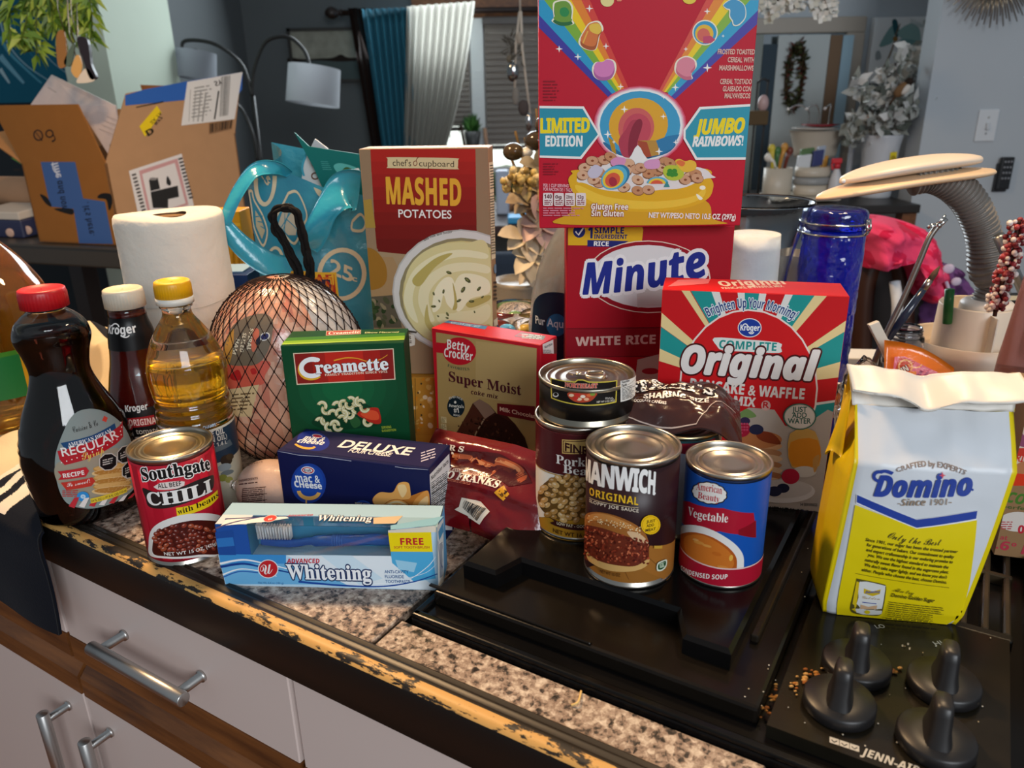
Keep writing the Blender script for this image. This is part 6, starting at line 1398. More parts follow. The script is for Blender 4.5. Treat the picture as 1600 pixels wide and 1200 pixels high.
# ---- shopping bag
def shopbag():
    y0 = 1.05; dep = .13
    TL, TR, BR, BL = (at_y(*p, y0) for p in ((384, 268), (590, 312), (600, 560), (424, 560))); BL.z = BR.z = 0.001
    t = thing('shopping_bag', ((BL.x+BR.x)/2, y0+dep/2, 0), 'teal shopping bag with cream outline prints and ribbon handles, behind the ham', 'shopping bag')
    b = B(); blue = '2f7f96'
    def front(u, v): p = BL.lerp(BR, u).lerp(TL.lerp(TR, u), v); return p+V(0, -.010*math.sin(u*PI)*math.sin(v*PI)+.004*noise.noise(Vector((u*5, v*6, 1))), .012*math.sin(u*PI)*v**3*(.5+.5*math.sin(u*7)))
    def back(u, v): p = BL.lerp(BR, u).lerp(TL.lerp(TR, u), v); return p+V(.0, dep+.01*math.sin(u*PI), .03*v)
    b.grid(front, 30, 24, 'film', blue); b.grid(back, 16, 8, 'film', '3a92a8')
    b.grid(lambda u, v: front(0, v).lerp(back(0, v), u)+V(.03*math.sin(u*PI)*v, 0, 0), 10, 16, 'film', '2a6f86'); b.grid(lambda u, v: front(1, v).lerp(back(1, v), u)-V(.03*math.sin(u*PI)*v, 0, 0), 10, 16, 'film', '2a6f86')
    W, Hh = (BR-BL).length, TL.z
    class S:
        seg, segv = .02, .02; clip = (0.002, 0.002, .998, .985)
        def uv(s, px, py):
            dd = ray(px, py); tt = (y0-.006)/dd.y; p = CAM+dd*tt; v = p.z/lerp(TL.z, TR.z, .5)
            for _ in range(4):
                l, r = lerp(BL.x, TL.x, v), lerp(BR.x, TR.x, v); u = (p.x-l)/(r-l); v = p.z/lerp(TL.z, TR.z, u)
            return Vector((u, v))
        def p3(s, u, v, h): return front(u, v)-V(0, h*1.0+.0005, 0)
        def nrm(s, u, v): return V(0, -1, 0)
    S.seg = S.segv = .06
    A = Art(b, S(), 'film', .0002).z(300, 200, 4); cr = 'cfc0a0'
    def outl(pts, w): A.line(pts+[pts[0]], w, cr, True)
    A.ring(455, 350, 72, 155, 26, cr, 0, 30, -80, 190); A.text('25', (420, 300), (470, 390), 60, cr, .03, 'sansi'); A.text('c', (468, 360), (485, 375), 30, cr, .03, 'sans')
    A.ring(940, 915, 150, 165, 28, cr, 0); A.text('25', (868, 905), (1000, 965), 90, cr, .04, 'sansi'); A.text('c', (1000, 955), (1032, 965), 30, cr, .03, 'sans')
    for (pts) in ([(350, 400), (370, 400), (385, 460), (440, 560), (470, 660), (440, 740), (380, 620), (365, 500)], [(600, 445), (660, 440), (720, 560), (690, 640), (640, 740), (560, 660), (520, 600), (560, 520)]):
        outl(pts, 16)
    A.poly([(560, 560), (600, 500), (670, 580), (650, 690), (600, 690), (540, 620)], 'b5aa94'); A.poly([(390, 520), (430, 580), (455, 650), (435, 700), (395, 620)], 'b5a888')
    for i in range(3): A.line([(545+i*40, 650-i*60), (640+i*25, 720-i*60)], 7, blue); A.line([(640-i*30, 520+i*20), (560+i*10, 640+i*20)], 7, blue); A.line([(385+i*20, 560+i*30), (440+i*8, 560+i*40)], 6, blue)
    A.ring(810, 360, 60, 95, 34, cr, -20, 20, 100, 290); outl([(1000, 590), (1050, 550), (1080, 600), (1060, 650), (1000, 640)], 18); A.ring(520, 860, 60, 110, 18, cr, 0, 20, 180, 340); A.ring(1010, 470, 90, 70, 24, cr, -20, 16, 180, 290)
    A.poly([(520, 905), (905, 900), (945, 1260), (520, 1260)], 'd8a82c'); A.poly([(535, 920), (893, 914), (930, 1260), (535, 1260)], 'a82a1c'); A.poly([(560, 935), (880, 930), (915, 1260), (560, 1260)], 'c8681c'); A.poly([(585, 950), (868, 945), (900, 1260), (585, 1260)], '14183c')
    b.build('bag_body', t)
    rb = '2c93ac'
    def ribbon(pts, wd, name='handle'):
        P = spline([at_y(px, py, yy) for px, py, yy in pts], 8); k = B(); n = len(P)-1
        def fn(u, v):
            i = min(int(v*n), n-1); p = P[i].lerp(P[i+1], v*n-i); tt = (P[min(i+2, n)]-P[max(i-1, 0)]).normalized(); sd = tt.cross(V(0, 1, 0)).normalized()
            w = lerp(wd[0], wd[1], v)*(1+.15*math.sin(v*9)); return p+sd*(u-.5)*w+V(0, .006*math.sin(u*PI+v*5), 0)
        k.grid(fn, 8, n, 'film', rb, True, .0008); k.build(name, t)
    ribbon([(452, 272, 1.045), (430, 262, 1.02), (398, 266, 1.0), (372, 300, .99), (353, 342, .985), (352, 352, .985), (380, 385, .985), (420, 412, .99), (455, 421, 1.0)], (.012, .028))
    ribbon([(560, 298, 1.03), (535, 300, 1.01), (512, 325, 1.0), (495, 360, 1.0), (482, 388, 1.01)], (.05, .022))
    # packets sticking out of the bag
    def card(name, pts, yy, c, lab, art=None, th=.004):
        P = [at_y(*p, yy) for p in pts]; k = B(); n = len(P); o = P[0]
        poly = [(p.x, p.z) for p in P]; k.prism(poly, (0, yy, 0), (1, 0, 0), (0, 0, 1), (0, th, 0), 'card', c)
        if art: art(Art(k, Plane((0, yy, 0), (1, 0, 0), (0, 0, 1)), 'card'))
        k.build(name, loc=(sum(p.x for p in P)/n, yy, min(p.z for p in P)), label=lab, cat='packet')
    def a1(A):
        A.z(300, 200, 4); A.poly([(770, 75), (840, 130), (800, 140), (745, 115)], 'b8bcc0'); A.line([(720, 150), (690, 240), (700, 300)], 14, '3f9ab0', True); A.blob([(745, 230), (770, 190), (830, 280), (860, 320), (830, 320)], 'a89a98'); A.line([(760, 200), (800, 250), (840, 300)], 14, '2a2c38', True); A.ring(770, 300, 26, 24, 9, '6a4a3a')
    card('foil_packet', [(492, 217), (512, 232), (530, 290), (505, 330), (468, 300), (476, 250)], 1.10, 'c9cccc', 'white and teal foil packet poking out of the teal shopping bag', a1)
    def a2(A):
        A.z(300, 200, 4); A.blob([(885, 240), (930, 220), (1030, 250), (1050, 300), (1000, 340), (930, 300)], '58b0a8'); A.blob([(935, 280), (960, 245), (1010, 260), (1030, 290), (980, 300)], '3a5a24'); A.blob([(1010, 260), (1040, 250), (1045, 270)], 'e8e8e0')
        for i in range(5): A.line([(805+i*3, 210+i*12), (850+i*6, 212+i*12)], 3, '4aa098')
    card('teal_carton', [(460, 207), (483, 229), (575, 243), (600, 340), (520, 330), (490, 262)], 1.085, '0d6a64', 'dark teal carton with a leaf print rising from the shopping bag', a2)
shopbag()
# ---- boxes between the paper towel and the bag
def smalls():
    b = B(); a, e = at_y(352, 347, 1.18), at_y(374, 347, 1.18); h = .255
    b.abox((a.x-.05, 1.18, .001), (e.x+.002, 1.23, h), 'card', 'c99018', .001, 1); A = Art(b, Plane((a.x, 1.18, 0), (1, 0, 0), (0, 0, 1)), 'card').z(330, 320, 6)
    A.poly([(80, 170), (270, 170), (275, 200), (80, 200)], 'dca82c')
    for i in range(6): A.line([(120+i*25, 210), (145+i*25, 640)], 6, '8a5c10' if i % 2 else 'e0b04a')
    b.build('yellow_carton', loc=(a.x, 1.2, 0), label='narrow yellow striped carton between the paper towel roll and the teal bag', cat='box')
    b = B(); p, q = at_y(347, 440, 1.06), at_y(385, 432, 1.06); b.box((p.x-.04, 1.06, .001), (q.x-p.x+.045, -.012, 0), (0, .07, 0), (0, 0, q.z+.004), 'card', '14305e', .001, 1)
    b.abox((p.x-.04, 1.062, q.z+.0055), (q.x-.005, 1.115, q.z+.007), 'card', '8fb0cc')
    b.build('blue_box', loc=(p.x, 1.09, 0), label='dark blue box beside the paper towel roll, below the yellow carton', cat='box')
    p = at_y(398, 444, 1.02); t = thing('foil_bag', (p.x, 1.03, .001), 'small black and silver foil bag peeking out behind the ham', 'bag')
    b = B(); b.lathe([(.016, 0), (.0185, .05), (.0165, .09), (.004, .098)], (p.x, 1.03, .001), 'film', '2a2426', 20)
    for i in range(3): b.lathe([(.0172-i*.0006, .082+i*.004), (.0176-i*.0006, .0832+i*.004), (.0172-i*.0006, .0845+i*.004)], (p.x, 1.03, .001), 'gloss', 'd8cfc8', 20, cap0=False, cap1=False)
    b.build('pouch', t)
    b = B(); b.lathe(smooth_prof([(.002, -.02), (.010, -.017), (.011, 0), (.010, .017), (.002, .02)]), (p.x+.002, 1.03, .104), 'film', 'cfc6bc', 20, axis=(1, .2, .25)); b.build('silver_top', t)
smalls()
# ---- water jug, glass of pebbles
def waterjug():
    y0 = .94; c = at_y(925, 480, y0); c = Vector((c.x+.004, y0, .0085)); t = thing('water_jug', (c.x, c.y, 0), 'clear plastic water jug with a dark blue label, left of the rice carton', 'jug')
    prof = [(.06, 0), (.082, .006), (.084, .05), (.083, .13), (.080, .165), (.072, .2), (.058, .232), (.040, .262), (.024, .285), (.018, .296), (.018, .31)]
    def fn(x, y, z, th): k = 1+.012*math.sin(z*160)*(z < .19)+.014*noise.noise(Vector((math.cos(th)*3, math.sin(th)*3, z*22))); return x*k, y*k, z
    b = B(); b.lathe(smooth_prof(prof), c, 'frost', 'e8eef0', 64, fn=fn, cap1=False); b.build('jug_body', t)
    b = B(); b.lathe([(.019, .298), (.0195, .3), (.0195, .312), (.017, .315)], c, 'satin', '2a5a9a', 30); b.build('cap', t)
    S = Cyl(c, .0845, face=Vector((-.55, -1, 0))); b = B(); A = Art(b, S, 'label', .0012).z(650, 200, 4)
    A.blob([(735, 1150), (760, 1060), (840, 1025), (960, 1040), (1060, 1100), (1060, 1420), (740, 1420)], '14243e', 5)
    A.z(660, 490, 4.8); A.ell(1010, 85, 75, 85, '1f6a9a'); A.text('Pur Aqua', (855, 70), (1100, 108), 58, 'd8e4ec', .015)
    b.build('label', t)
waterjug()
def pebbles():
    c = at_y(806, 505, 1.02); c = Vector((c.x, 1.02, .085)); t = thing('glass_bowl', (c.x, c.y, .001), 'clear glass bowl of coloured pebbles behind the cake mix box', 'bowl')
    b = B(); b.lathe(smooth_prof([(.032, .001), (.034, .004), (.03, .02), (.036, .05), (.048, .08), (.052, .11), (.046, .135), (.04, .142)]), (c.x, c.y, 0), 'glass', 'f2f4f4', 44, cap1=False)
    b.build('glass', t)
    r = random.Random(5); cl = ['e8e4da', '2a3c7a', '5aa8d8', 'c9a84a', 'b8483a', '3a2a28', 'd8c0b0', '6a8a5a', 'e8d8b0']
    names = {'e8e4da': 'milky white', '2a3c7a': 'navy', '5aa8d8': 'sky blue', 'c9a84a': 'amber', 'b8483a': 'brick red', '3a2a28': 'black', 'd8c0b0': 'pale pink', '6a8a5a': 'moss green', 'e8d8b0': 'cream'}
    k = 0
    for lay in range(5):
        z = .05+lay*.017; R = (.026, .03, .035, .037, .035)[lay]
        for i in range(9):
            a = 2*PI*i/9+lay*.4; q = cl[(i+lay*4) % 9]; b = B(); p = (c.x+R*math.cos(a), c.y+R*math.sin(a), z)
            b.ball(p, (.011, .0095, .008), 'gloss', q, 12, 8); b.build('glass_pebble', loc=p, label=names[q]+' glass pebble in the clear bowl behind the cake mix box', cat='pebble', group='glass pebbles in the clear bowl')
pebbles()
# ---- kraft carton at the right edge
def kraft():
    p = on_z(1556, 872, .0128); fl = Vector((p.x, p.y+.004, .0138)); fr = Vector((p.x+.155, p.y-.045, .0138)); h = .155
    b, F, T, R, Lf, c, (fl, u, w, z) = carton(fl, fr, h, .0138, .06, '9a7a58', 'board')
    A = Art(b, F, 'board').z(1250, 560, 4.571)
    A.poly([(1290, 270), (1700, 270), (1700, 900), (1380, 840)], 'd8c4b4'); A.poly([(1300, 640), (1700, 640), (1700, 700), (1300, 690)], 'c8382c'); A.text('ORIGINAL', (1495, 725), (1760, 770), 50, 'c83428', .03, 'sans'); A.text('B', (1530, 340), (1590, 340), 46, 'd8502c', .03, 'sans')
    A.blob([(1500, 350), (1620, 340), (1700, 420), (1540, 460)], 'c88a6a'); A.blob([(1500, 500), (1560, 510), (1640, 600), (1640, 640), (1520, 600)], '8a4a68'); A.blob([(1500, 860), (1540, 760), (1660, 740), (1700, 900), (1560, 930)], 'b87850'); A.blob([(1490, 850), (1530, 820), (1700, 850), (1700, 920), (1560, 935)], 'd83a1c')
    A.z(1240, 700, 4)
    A.poly([(1260, 235), (1700, 235), (1700, 780), (1180, 780)], '957350'); A.text('SCOOP', (1275, 325), (1560, 375), 60, '4a7a2c', .04, 'sansi'); A.text('perfect', (1300, 372), (1500, 395), 22, '4a5a2c', .02)
    A.ell(1400, 460, 120, 62, 'd8cfc8'); A.text('0g', (1400, 530), (1480, 535), 46, 'c02a3a', .04, 'sans'); A.lines(1295, 455, 1370, 510, 4, 'b84a50')
    A.text('te at', (1225, 563), (1335, 575), 26, 'b8384a', .02, 'sans'); A.text('5.6° F/C', (1205, 612), (1560, 690), 52, 'b8384a', .03, 'sans')
    b.build('kraft_carton', loc=(c.x, c.y, .0138), label='brown kraft ice cream carton at the right edge, behind the sugar bag', cat='box')
kraft()
# ---- lamp with flexible hose
def hoselamp():
    y0 = 1.02; c = at_y(1503, 560, y0); c = Vector((c.x, y0, 0)); t = thing('hose_lamp', (c.x, c.y, 0), 'cream desk lamp with a ribbed grey hose neck and organizer base', 'lamp')
    wh = 'd3c5b4'
    b = B(); b.lathe(smooth_prof([(.070, 0), (.072, .004), (.072, .03), (.071, .052)], 3), c, 'frost', 'd9d2ca', 64, cap1=False); b.build('clear_tray', t)
    b = B(); b.lathe([(.071, .053), (.0735, .055), (.074, .086), (.0725, .0865), (.0705, .085), (.0695, .062), (.001, .060)], c, 'satin', wh, 72, cap0=True, cap1=False); b.build('base', t)
    b = B(); k = c+V(.012, .008, 0)
    b.lathe([(.050, .061), (.0475, .13), (.0465, .1315), (.0455, .13), (.046, .1), (.001, .099)], k, 'satin', wh, 60, cap0=False, cap1=False)
    for a in (-1.75, -.55, .7): b.box(k+V(math.cos(a)*.047, math.sin(a)*.047, .061), V(math.cos(a), math.sin(a), 0)*.022, V(-math.sin(a), math.cos(a), 0)*.0018, (0, 0, .066), 'satin', 'e0d4c4')
    b.build('organizer_cup', t)
    b = B(); q = c+V(.024, .006, 0); b.lathe(smooth_prof([(.034, .105), (.034, .128), (.0315, .134), (.026, .138)], 3), q, 'satin', 'dccfc0', 48); b.build('collar', t)
    pts = [q+V(0, 0, .132), q+V(.004, 0, .165)]+[at_y(*p, y0) for p in ((1540, 420), (1537, 370), (1519, 322), (1490, 290), (1455, 275), (1425, 279))]
    P = spline(pts, 14); n = len(P); L = 0; R = []
    for i in range(n):
        if i: L += (P[i]-P[i-1]).length
        R.append(.0205)
    # ribbed: resample densely
    D = []; 
    for i in range(n-1):
        for j in range(4): D.append(P[i].lerp(P[i+1], j/4))
    acc = 0; RR = []
    for i, p in enumerate(D):
        if i: acc += (D[i]-D[i-1]).length
        RR.append(.0205+.0017*math.sin(acc*2*PI/.0062))
    b = B(); b.tube(D, RR, 'satin', '77716a', 28); b.build('flexible_hose', t)
    head = at_y(1420, 276, y0); ax = (at_y(1530, 266, y0)-at_y(1305, 300, y0)).normalized()
    def wing(l0, l1, wd, th, z, cc, name, nose):
        k = B(); ct = []; n2 = 26
        def fn(u, v):
            s = (u-.5)*2; x = lerp(l0, l1, u); e = max(.0, 1-abs(s)**nose)**.6; a = v*2*PI
            return head+ax*x+V(0, 1, 0)*(math.cos(a)*wd*e)+V(0, 0, z+math.sin(a)*th*(.25+.75*e)+.006*(1-s*s))
        k.grid(fn, 40, 20, 'satin', cc); k.build(name, t)
    wing(-.118, .112, .040, .008, -.010, 'dcbd98', 'lamp_head', 3.0); wing(-.09, .092, .034, .010, .008, wh, 'head_cover', 2.6)
    k = B(); k.ball(at_y(1318, 283, y0-.03), .003, 'gloss', 'f2eee8', 8, 6); k.build('screw_cap', t)
    # things standing in the organizer
    def stick(name, p0, p1, r, m, cc, label, cat, tip=None):
        s = B(); a, e = at_y(*p0), at_y(*p1); s.tube([a, a.lerp(e, .5), e], r, m, cc, 10)
        if tip: s.tube([e, e+(e-a).normalized()*.016], [r[-1] if isinstance(r, list) else r, .0012], 'satin', tip, 8)
        s.build(name, loc=a, label=label, cat=cat)
    stick('green_marker', (1480, 505, y0-.012), (1484, 452, y0-.012), .006, 'satin', '146a2c', 'bright green marker standing in the cream lamp organizer', 'marker')
    stick('metal_tube', (1602, 462, .96), (1560, 368, .96), [.0065, .0065, .0072], 'nickel', '9a9c9c', 'brushed metal tube leaning behind the red beaded stick', 'tube')
hoselamp()
def rightbits():
    # gooseneck clip stand
    t = thing('clip_stand', on_z(1366, 560, .001), 'bent chrome gooseneck with an alligator clip left of the hose lamp', 'clip stand')
    P = spline([at_y(1366, 566, .93), at_y(1385, 520, .93), at_y(1412, 465, .93), at_y(1436, 410, .93), at_y(1452, 372, .93), at_y(1466, 352, .93)], 10)
    b = B(); b.tube(P, .0036, 'nickel', '8a8680', 12); b.lathe([(.022, 0), (.024, .002), (.024, .006), (.006, .009), (.0045, .03)], (P[0].x, P[0].y, .001), 'nickel', '8a8680', 28)
    b.tube([V(P[0].x, P[0].y, .02), P[0]], .0036, 'nickel', '8a8680', 10); b.build('gooseneck', t)
    b = B(); e = P[-1]
    for dz, a in ((.004, at_y(1478, 336, .93)), (-.002, at_y(1480, 342, .93))): b.tube([e, a], [.0042, .002], 'chrome', 'c8c6c2', 8, flat=.6)
    b.tube([e, at_y(1456, 352, .93), at_y(1449, 356, .93)], [.0036, .003, .002], 'chrome', 'c8c6c2', 8, flat=.6); b.ball(e, .0045, 'chrome', 'b0aeaa', 10, 6); b.build('alligator_clip', t)
    # glass vase with white candle
    c = at_y(1172, 440, 1.0); c = Vector((c.x, 1.0, 0)); b = B()
    pr = [(.045, .001), (.047, .006), (.044, .02), (.044, .12), (.045, .17), (.05, .21), (.058, .245), (.067, .270), (.071, .278)]
    o = smooth_prof(pr); i2 = [(r-.003, z) for r, z in reversed(o) if z > .012]
    b.lathe(o+[(.0705, .2805)]+i2+[(.001, .012)], c, 'thinplastic', 'eef4f8', 64, cap1=False); b.build('flared_vase', loc=c, label='clear flared glass vase right of the rice carton', cat='vase')
    b = B(); b.lathe(smooth_prof([(.034, .0135), (.0345, .02), (.034, .22), (.028, .232), (.012, .236), (.002, .235)], 3), c, 'tissue', 'd8dadc', 40); b.build('white_candle', loc=(c.x, c.y, .0135), label='thick white candle inside the flared glass vase', cat='candle')
    c2 = at_y(1240, 430, 1.06); b = B(); b.lathe(smooth_prof([(.026, .001), (.028, .004), (.031, .2)], 2)+[(.0295, .2), (.0265, .006), (.001, .005)], (c2.x, 1.06, 0), 'frost', 'c8ccd4', 40, cap1=False); b.build('clear_cup', loc=(c2.x, 1.06, 0), label='tall frosted clear cup between the vase and the blue jar', cat='cup')
    # cobalt jar
    c = at_y(1293, 440, 1.0); c = Vector((c.x, 1.0, 0)); t = thing('blue_jar', (c.x, c.y, 0), 'cobalt blue embossed glass jar with a wire clamp lid', 'jar')
    def fn(x, y, z, th):
        k = 1+.05*max(0, noise.noise(Vector((math.cos(th)*4, math.sin(th)*4, z*60))))+.028*noise.noise(Vector((math.cos(th)*7, math.sin(th)*7, z*95))); return x*k, y*k, z
    zz = [.001+.232*i/46 for i in range(47)]
    b = B(); b.lathe([(.036, .001)]+[(.0385, z) for z in zz[1:]]+[(.0375, .238), (.036, .243)], c, 'cobalt', '1226c4', 72, fn=fn); b.build('jar_body', t)
    b = B(); b.lathe(smooth_prof([(.0365, .244), (.0392, .2455), (.0395, .256), (.0385, .264), (.034, .268), (.02, .2695), (.002, .2695)], 3), c, 'cobalt', '0f1c8a', 64); b.build('lid', t)
    b = B(); 
    for z, rr in ((.2385, .0405), (.252, .0412)): b.tube([c+V(rr*math.cos(a), rr*math.sin(a), z) for a in [2*PI*i/48 for i in range(48)]], .0013, 'chrome', 'd0ccc4', 6, closed=True)
    for a in (-.9, -.62): b.tube([c+V(.0412*math.cos(a), .0412*math.sin(a), .2395), c+V(.0435*math.cos(a), .0435*math.sin(a), .246), c+V(.0415*math.cos(a), .0415*math.sin(a), .258)], .0014, 'chrome', 'd0ccc4', 6)
    b.tube([c+V(.0435*math.cos(a), .0435*math.sin(a), .247) for a in (-.9, -.8, -.7, -.62)], .0014, 'chrome', 'd0ccc4', 6); b.build('wire_clamp', t)
    # loose bits right of the pancake box
    def bowl(px, py, yy, r, h, cc, lab, m='satin'):
        p = at_y(px, py, yy); b = B(); b.lathe([(r*.7, 0), (r, h), (r*1.06, h), (r*1.06, h+.002), (r*.96, h+.002), (r*.66, .003), (.001, .003)], (p.x, yy, .001), m, cc, 40, cap1=False); b.build('plastic_tub', loc=(p.x, yy, .001), label=lab, cat='tub')
    bowl(1330, 540, .95, .034, .055, 'd4d0cc', 'white plastic tub partly hidden behind the pancake mix box')
    b = B(); p = on_z(1345, 566, .001); b.box((p.x-.03, p.y-.012, .001), (.07, -.01, 0), (.01, .05, 0), (0, 0, .012), 'matte', 'd8d6d2', .002); b.build('folded_paper', loc=(p.x, p.y, .001), label='folded white paper lying right of the pancake mix box', cat='paper')
    b = B(); a, e = at_y(1395, 566, .9), at_y(1366, 508, .9); b.box(a-V(.006, 0, 0), (.013, .003, .004), (-.001, .006, 0), e-a, 'satin', 'd6cfc0', .001); b.build('white_plastic_strip', loc=a, label='white plastic strip leaning against the bent chrome gooseneck', cat='strip')
    t = thing('paint_brush', at_y(1392, 520, .97), 'dark blue paint brush leaning in the glass jar', 'brush')
    b = B(); a, e = at_y(1388, 530, .97), at_y(1443, 452, .97); b.tube([a, a.lerp(e, .5), e], [.004, .0058, .0042], 'gloss', '232c3e', 10); b.build('handle', t)
    b = B(); b.tube([e, e+(e-a).normalized()*.014], .0042, 'tin', 'b0a8a0', 10); b.build('ferrule', t); b = B(); q = e+(e-a).normalized()*.014; b.tube([q, q+(e-a).normalized()*.01, q+(e-a).normalized()*.02], [.004, .0038, .0008], 'matte', '5a4638', 8); b.build('bristles', t)
    p = at_y(1410, 540, .99); b = B(); b.lathe(smooth_prof([(.024, .001), (.026, .005), (.026, .09), (.022, .1), (.021, .112)], 3)+[(.0195, .112), (.0205, .1), (.0245, .088), (.024, .006), (.001, .005)], (p.x, .99, 0), 'glass', 'e8ecf2', 36, cap1=False)
    for z in (.1035, .108): b.tube([V(p.x+.0218*math.cos(a), .99+.0218*math.sin(a), z) for a in [2*PI*i/24 for i in range(24)]], .0009, 'glass', 'e8ecf2', 6, closed=True)
    b.build('glass_jar', loc=(p.x, .99, 0), label='small clear threaded glass jar left of the lamp base', cat='jar')
    c = at_y(1443, 578, .85); b = B(); ex = Vector((.97, -.25, 0)); 
    b.grid(lambda u, v: Vector((c.x, c.y, .064))+ex*((u-.5)*.080)+V(0, .03*(v-.5), .102*(v-.5)-.10*(u-.5)*.3)+V(0, -.01*math.sin(u*PI)*math.sin(v*PI), .008*math.sin(u*PI)), 20, 12, 'film', 'd8701c', True, .002)
    A = Art(b, Plane(V(c.x, c.y-.012, .062), ex, V(0, .28, .96)), 'film', .0012).z(1300, 460, 5.333)
    A.poly([(520, 520), (600, 515), (880, 650), (850, 690), (690, 720), (500, 700)], 'dc6a80'); A.poly([(560, 515), (690, 560), (640, 650), (520, 640)], 'c8401c'); A.ring(610, 600, 62, 60, 14, 'f0b070', 0, 20, 150, 400); A.ring(690, 580, 60, 36, 12, 'f0a860', 0, 16, 0, 180); A.text('FUN', (545, 680), (640, 630), 46, 'e8dcd0', .03, 'sans', out='1a1414', ow=.05); A.rect(640, 640, 700, 672, 'e8801c'); A.text('SOUR', (705, 705), (760, 640), 24, '7a2a5a', .02); A.text('CANDY', (760, 690), (810, 650), 16, '8a3a6a', .02)
    b.build('candy_packet', loc=(c.x, c.y, .013), label='orange and pink candy packet lying behind the sugar bag', cat='packet')
    c = at_y(1350, 590, .82); c = V(c.x-.012, c.y-.02, 0); b = B(); r = random.Random(3)
    def bagfn(u, v): th, ph = u*2*PI, (v-.5)*PI; q = Vector((math.cos(th)*math.cos(ph)*.026, math.sin(th)*math.cos(ph)*.024, math.sin(ph)*.056)); n = noise.noise(q*70)*.010+noise.noise(q*160)*.004; return Vector((c.x+.012, c.y+.02, .07))+q*(1+n*18)
    b.grid(bagfn, 40, 24, 'thinplastic', 'eceef2'); b.build('crumpled_clear_bag', loc=(c.x+.012, c.y+.02, .013), label='crumpled clear plastic bag between the pancake box and the sugar bag', cat='bag')
    # beaded stick and pink bottle on the right
    t = thing('beaded_stick', at_y(1556, 490, .93), 'frosted red beaded stick leaning right of the lamp hose', 'stick')
    P = spline([at_y(1554, 494, .93), at_y(1562, 455, .93), at_y(1580, 400, .93), at_y(1592, 345, .93)], 10); b = B(); b.tube(P, .0025, 'matte', '4a3028', 8); b.build('stem', t)
    b = B(); r = random.Random(1)
    for i in range(260):
        k = r.uniform(.12, 1)*(len(P)-1); j = min(int(k), len(P)-2); p = P[j].lerp(P[j+1], k-j); a = r.uniform(0, 2*PI); q = r.uniform(.005, .0105)
        b.ball(p+V(math.cos(a)*q, math.sin(a)*q, r.uniform(-.004, .004)), r.uniform(.0024, .0042), 'satin', r.choice(('8a2a30', 'a83a40', '701c24', 'e4dcd8', 'd8ccc8')), 7, 5)
    b.build('beads', t, kind='stuff')
    c = at_y(1606, 560, .85); c = Vector((c.x, .85, 0)); t = thing('pink_bottle', c, 'tall pink frosted bottle with dark red contents at the right edge', 'bottle')
    b = B(); b.lathe(smooth_prof([(.026, .004), (.029, .008), (.029, .088), (.028, .09)], 3), c, 'liquid', '6a1a2c', 36); b.build('contents', t)
    b = B(); b.lathe(smooth_prof([(.027, .001), (.0305, .005), (.0305, .095), (.028, .13), (.022, .2), (.019, .25), (.018, .27)], 4), c, 'frost', 'd89c94', 40); b.build('bottle_body', t)
    b = B(); p, q = at_y(1572, 532, 1.12), at_y(1592, 470, 1.12); b.abox((p.x, 1.12, .001), (p.x+.09, 1.17, q.z), 'card', '14120f', .001, 1); A = Art(b, Plane((p.x, 1.12, 0), (1, 0, 0), (0, 0, 1)), 'card').z(1300, 460, 5.333)
    A.text('A', (1460, 275), (1515, 275), 46, 'e8dcd0', .04, 'sans'); A.rect(1470, 125, 1510, 160, 'b8305a'); A.poly([(1465, 330), (1525, 330), (1525, 370), (1480, 370)], 'b88a6a'); A.poly([(1450, 10), (1700, 10), (1700, 40), (1450, 50)], 'd8c4a0')
    b.build('black_carton', loc=(p.x, 1.14, 0), label='black carton with a white letter between the lamp and the pink bottle', cat='box')
rightbits()
# ================================================================== the living room behind
def st(name, b, label=None): return b.build(name, loc=(0, 0, 0), kind='structure', label=label)
YB = 5.2; XL = at_y(394, 150, YB).x; ZT = 1.75
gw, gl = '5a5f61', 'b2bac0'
b = B(); b.abox((-4.2, -1.6, FLOOR-.05), (4.4, 5.4, FLOOR), 'wood', '888'); st('floor', b)
# back wall, with two window openings
w1, w2 = (at_y(672, 60, YB).x, at_y(737, 60, YB).x), (at_y(752, 60, YB).x, at_y(905, 60, YB).x)
zt1 = at_y(760, 30, YB).z; zb1 = at_y(760, 345, YB).z
b = B()
for x0, x1, z0, z1 in ((XL, w1[0], FLOOR, ZT), (w1[1], w2[0], FLOOR, ZT), (w2[1], 4.4, FLOOR, ZT), (w1[0], w1[1], FLOOR, zb1), (w1[0], w1[1], zt1, ZT), (w2[0], w2[1], FLOOR, zb1), (w2[0], w2[1], zt1, ZT)):
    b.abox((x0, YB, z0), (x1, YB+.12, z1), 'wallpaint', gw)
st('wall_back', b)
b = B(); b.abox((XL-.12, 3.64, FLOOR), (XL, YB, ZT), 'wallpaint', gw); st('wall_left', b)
b = B(); b.abox((-4.2, 4.3, FLOOR), (XL-.12, 4.4, ZT), 'wallpaint', '2a3034'); st('wall_alcove', b)
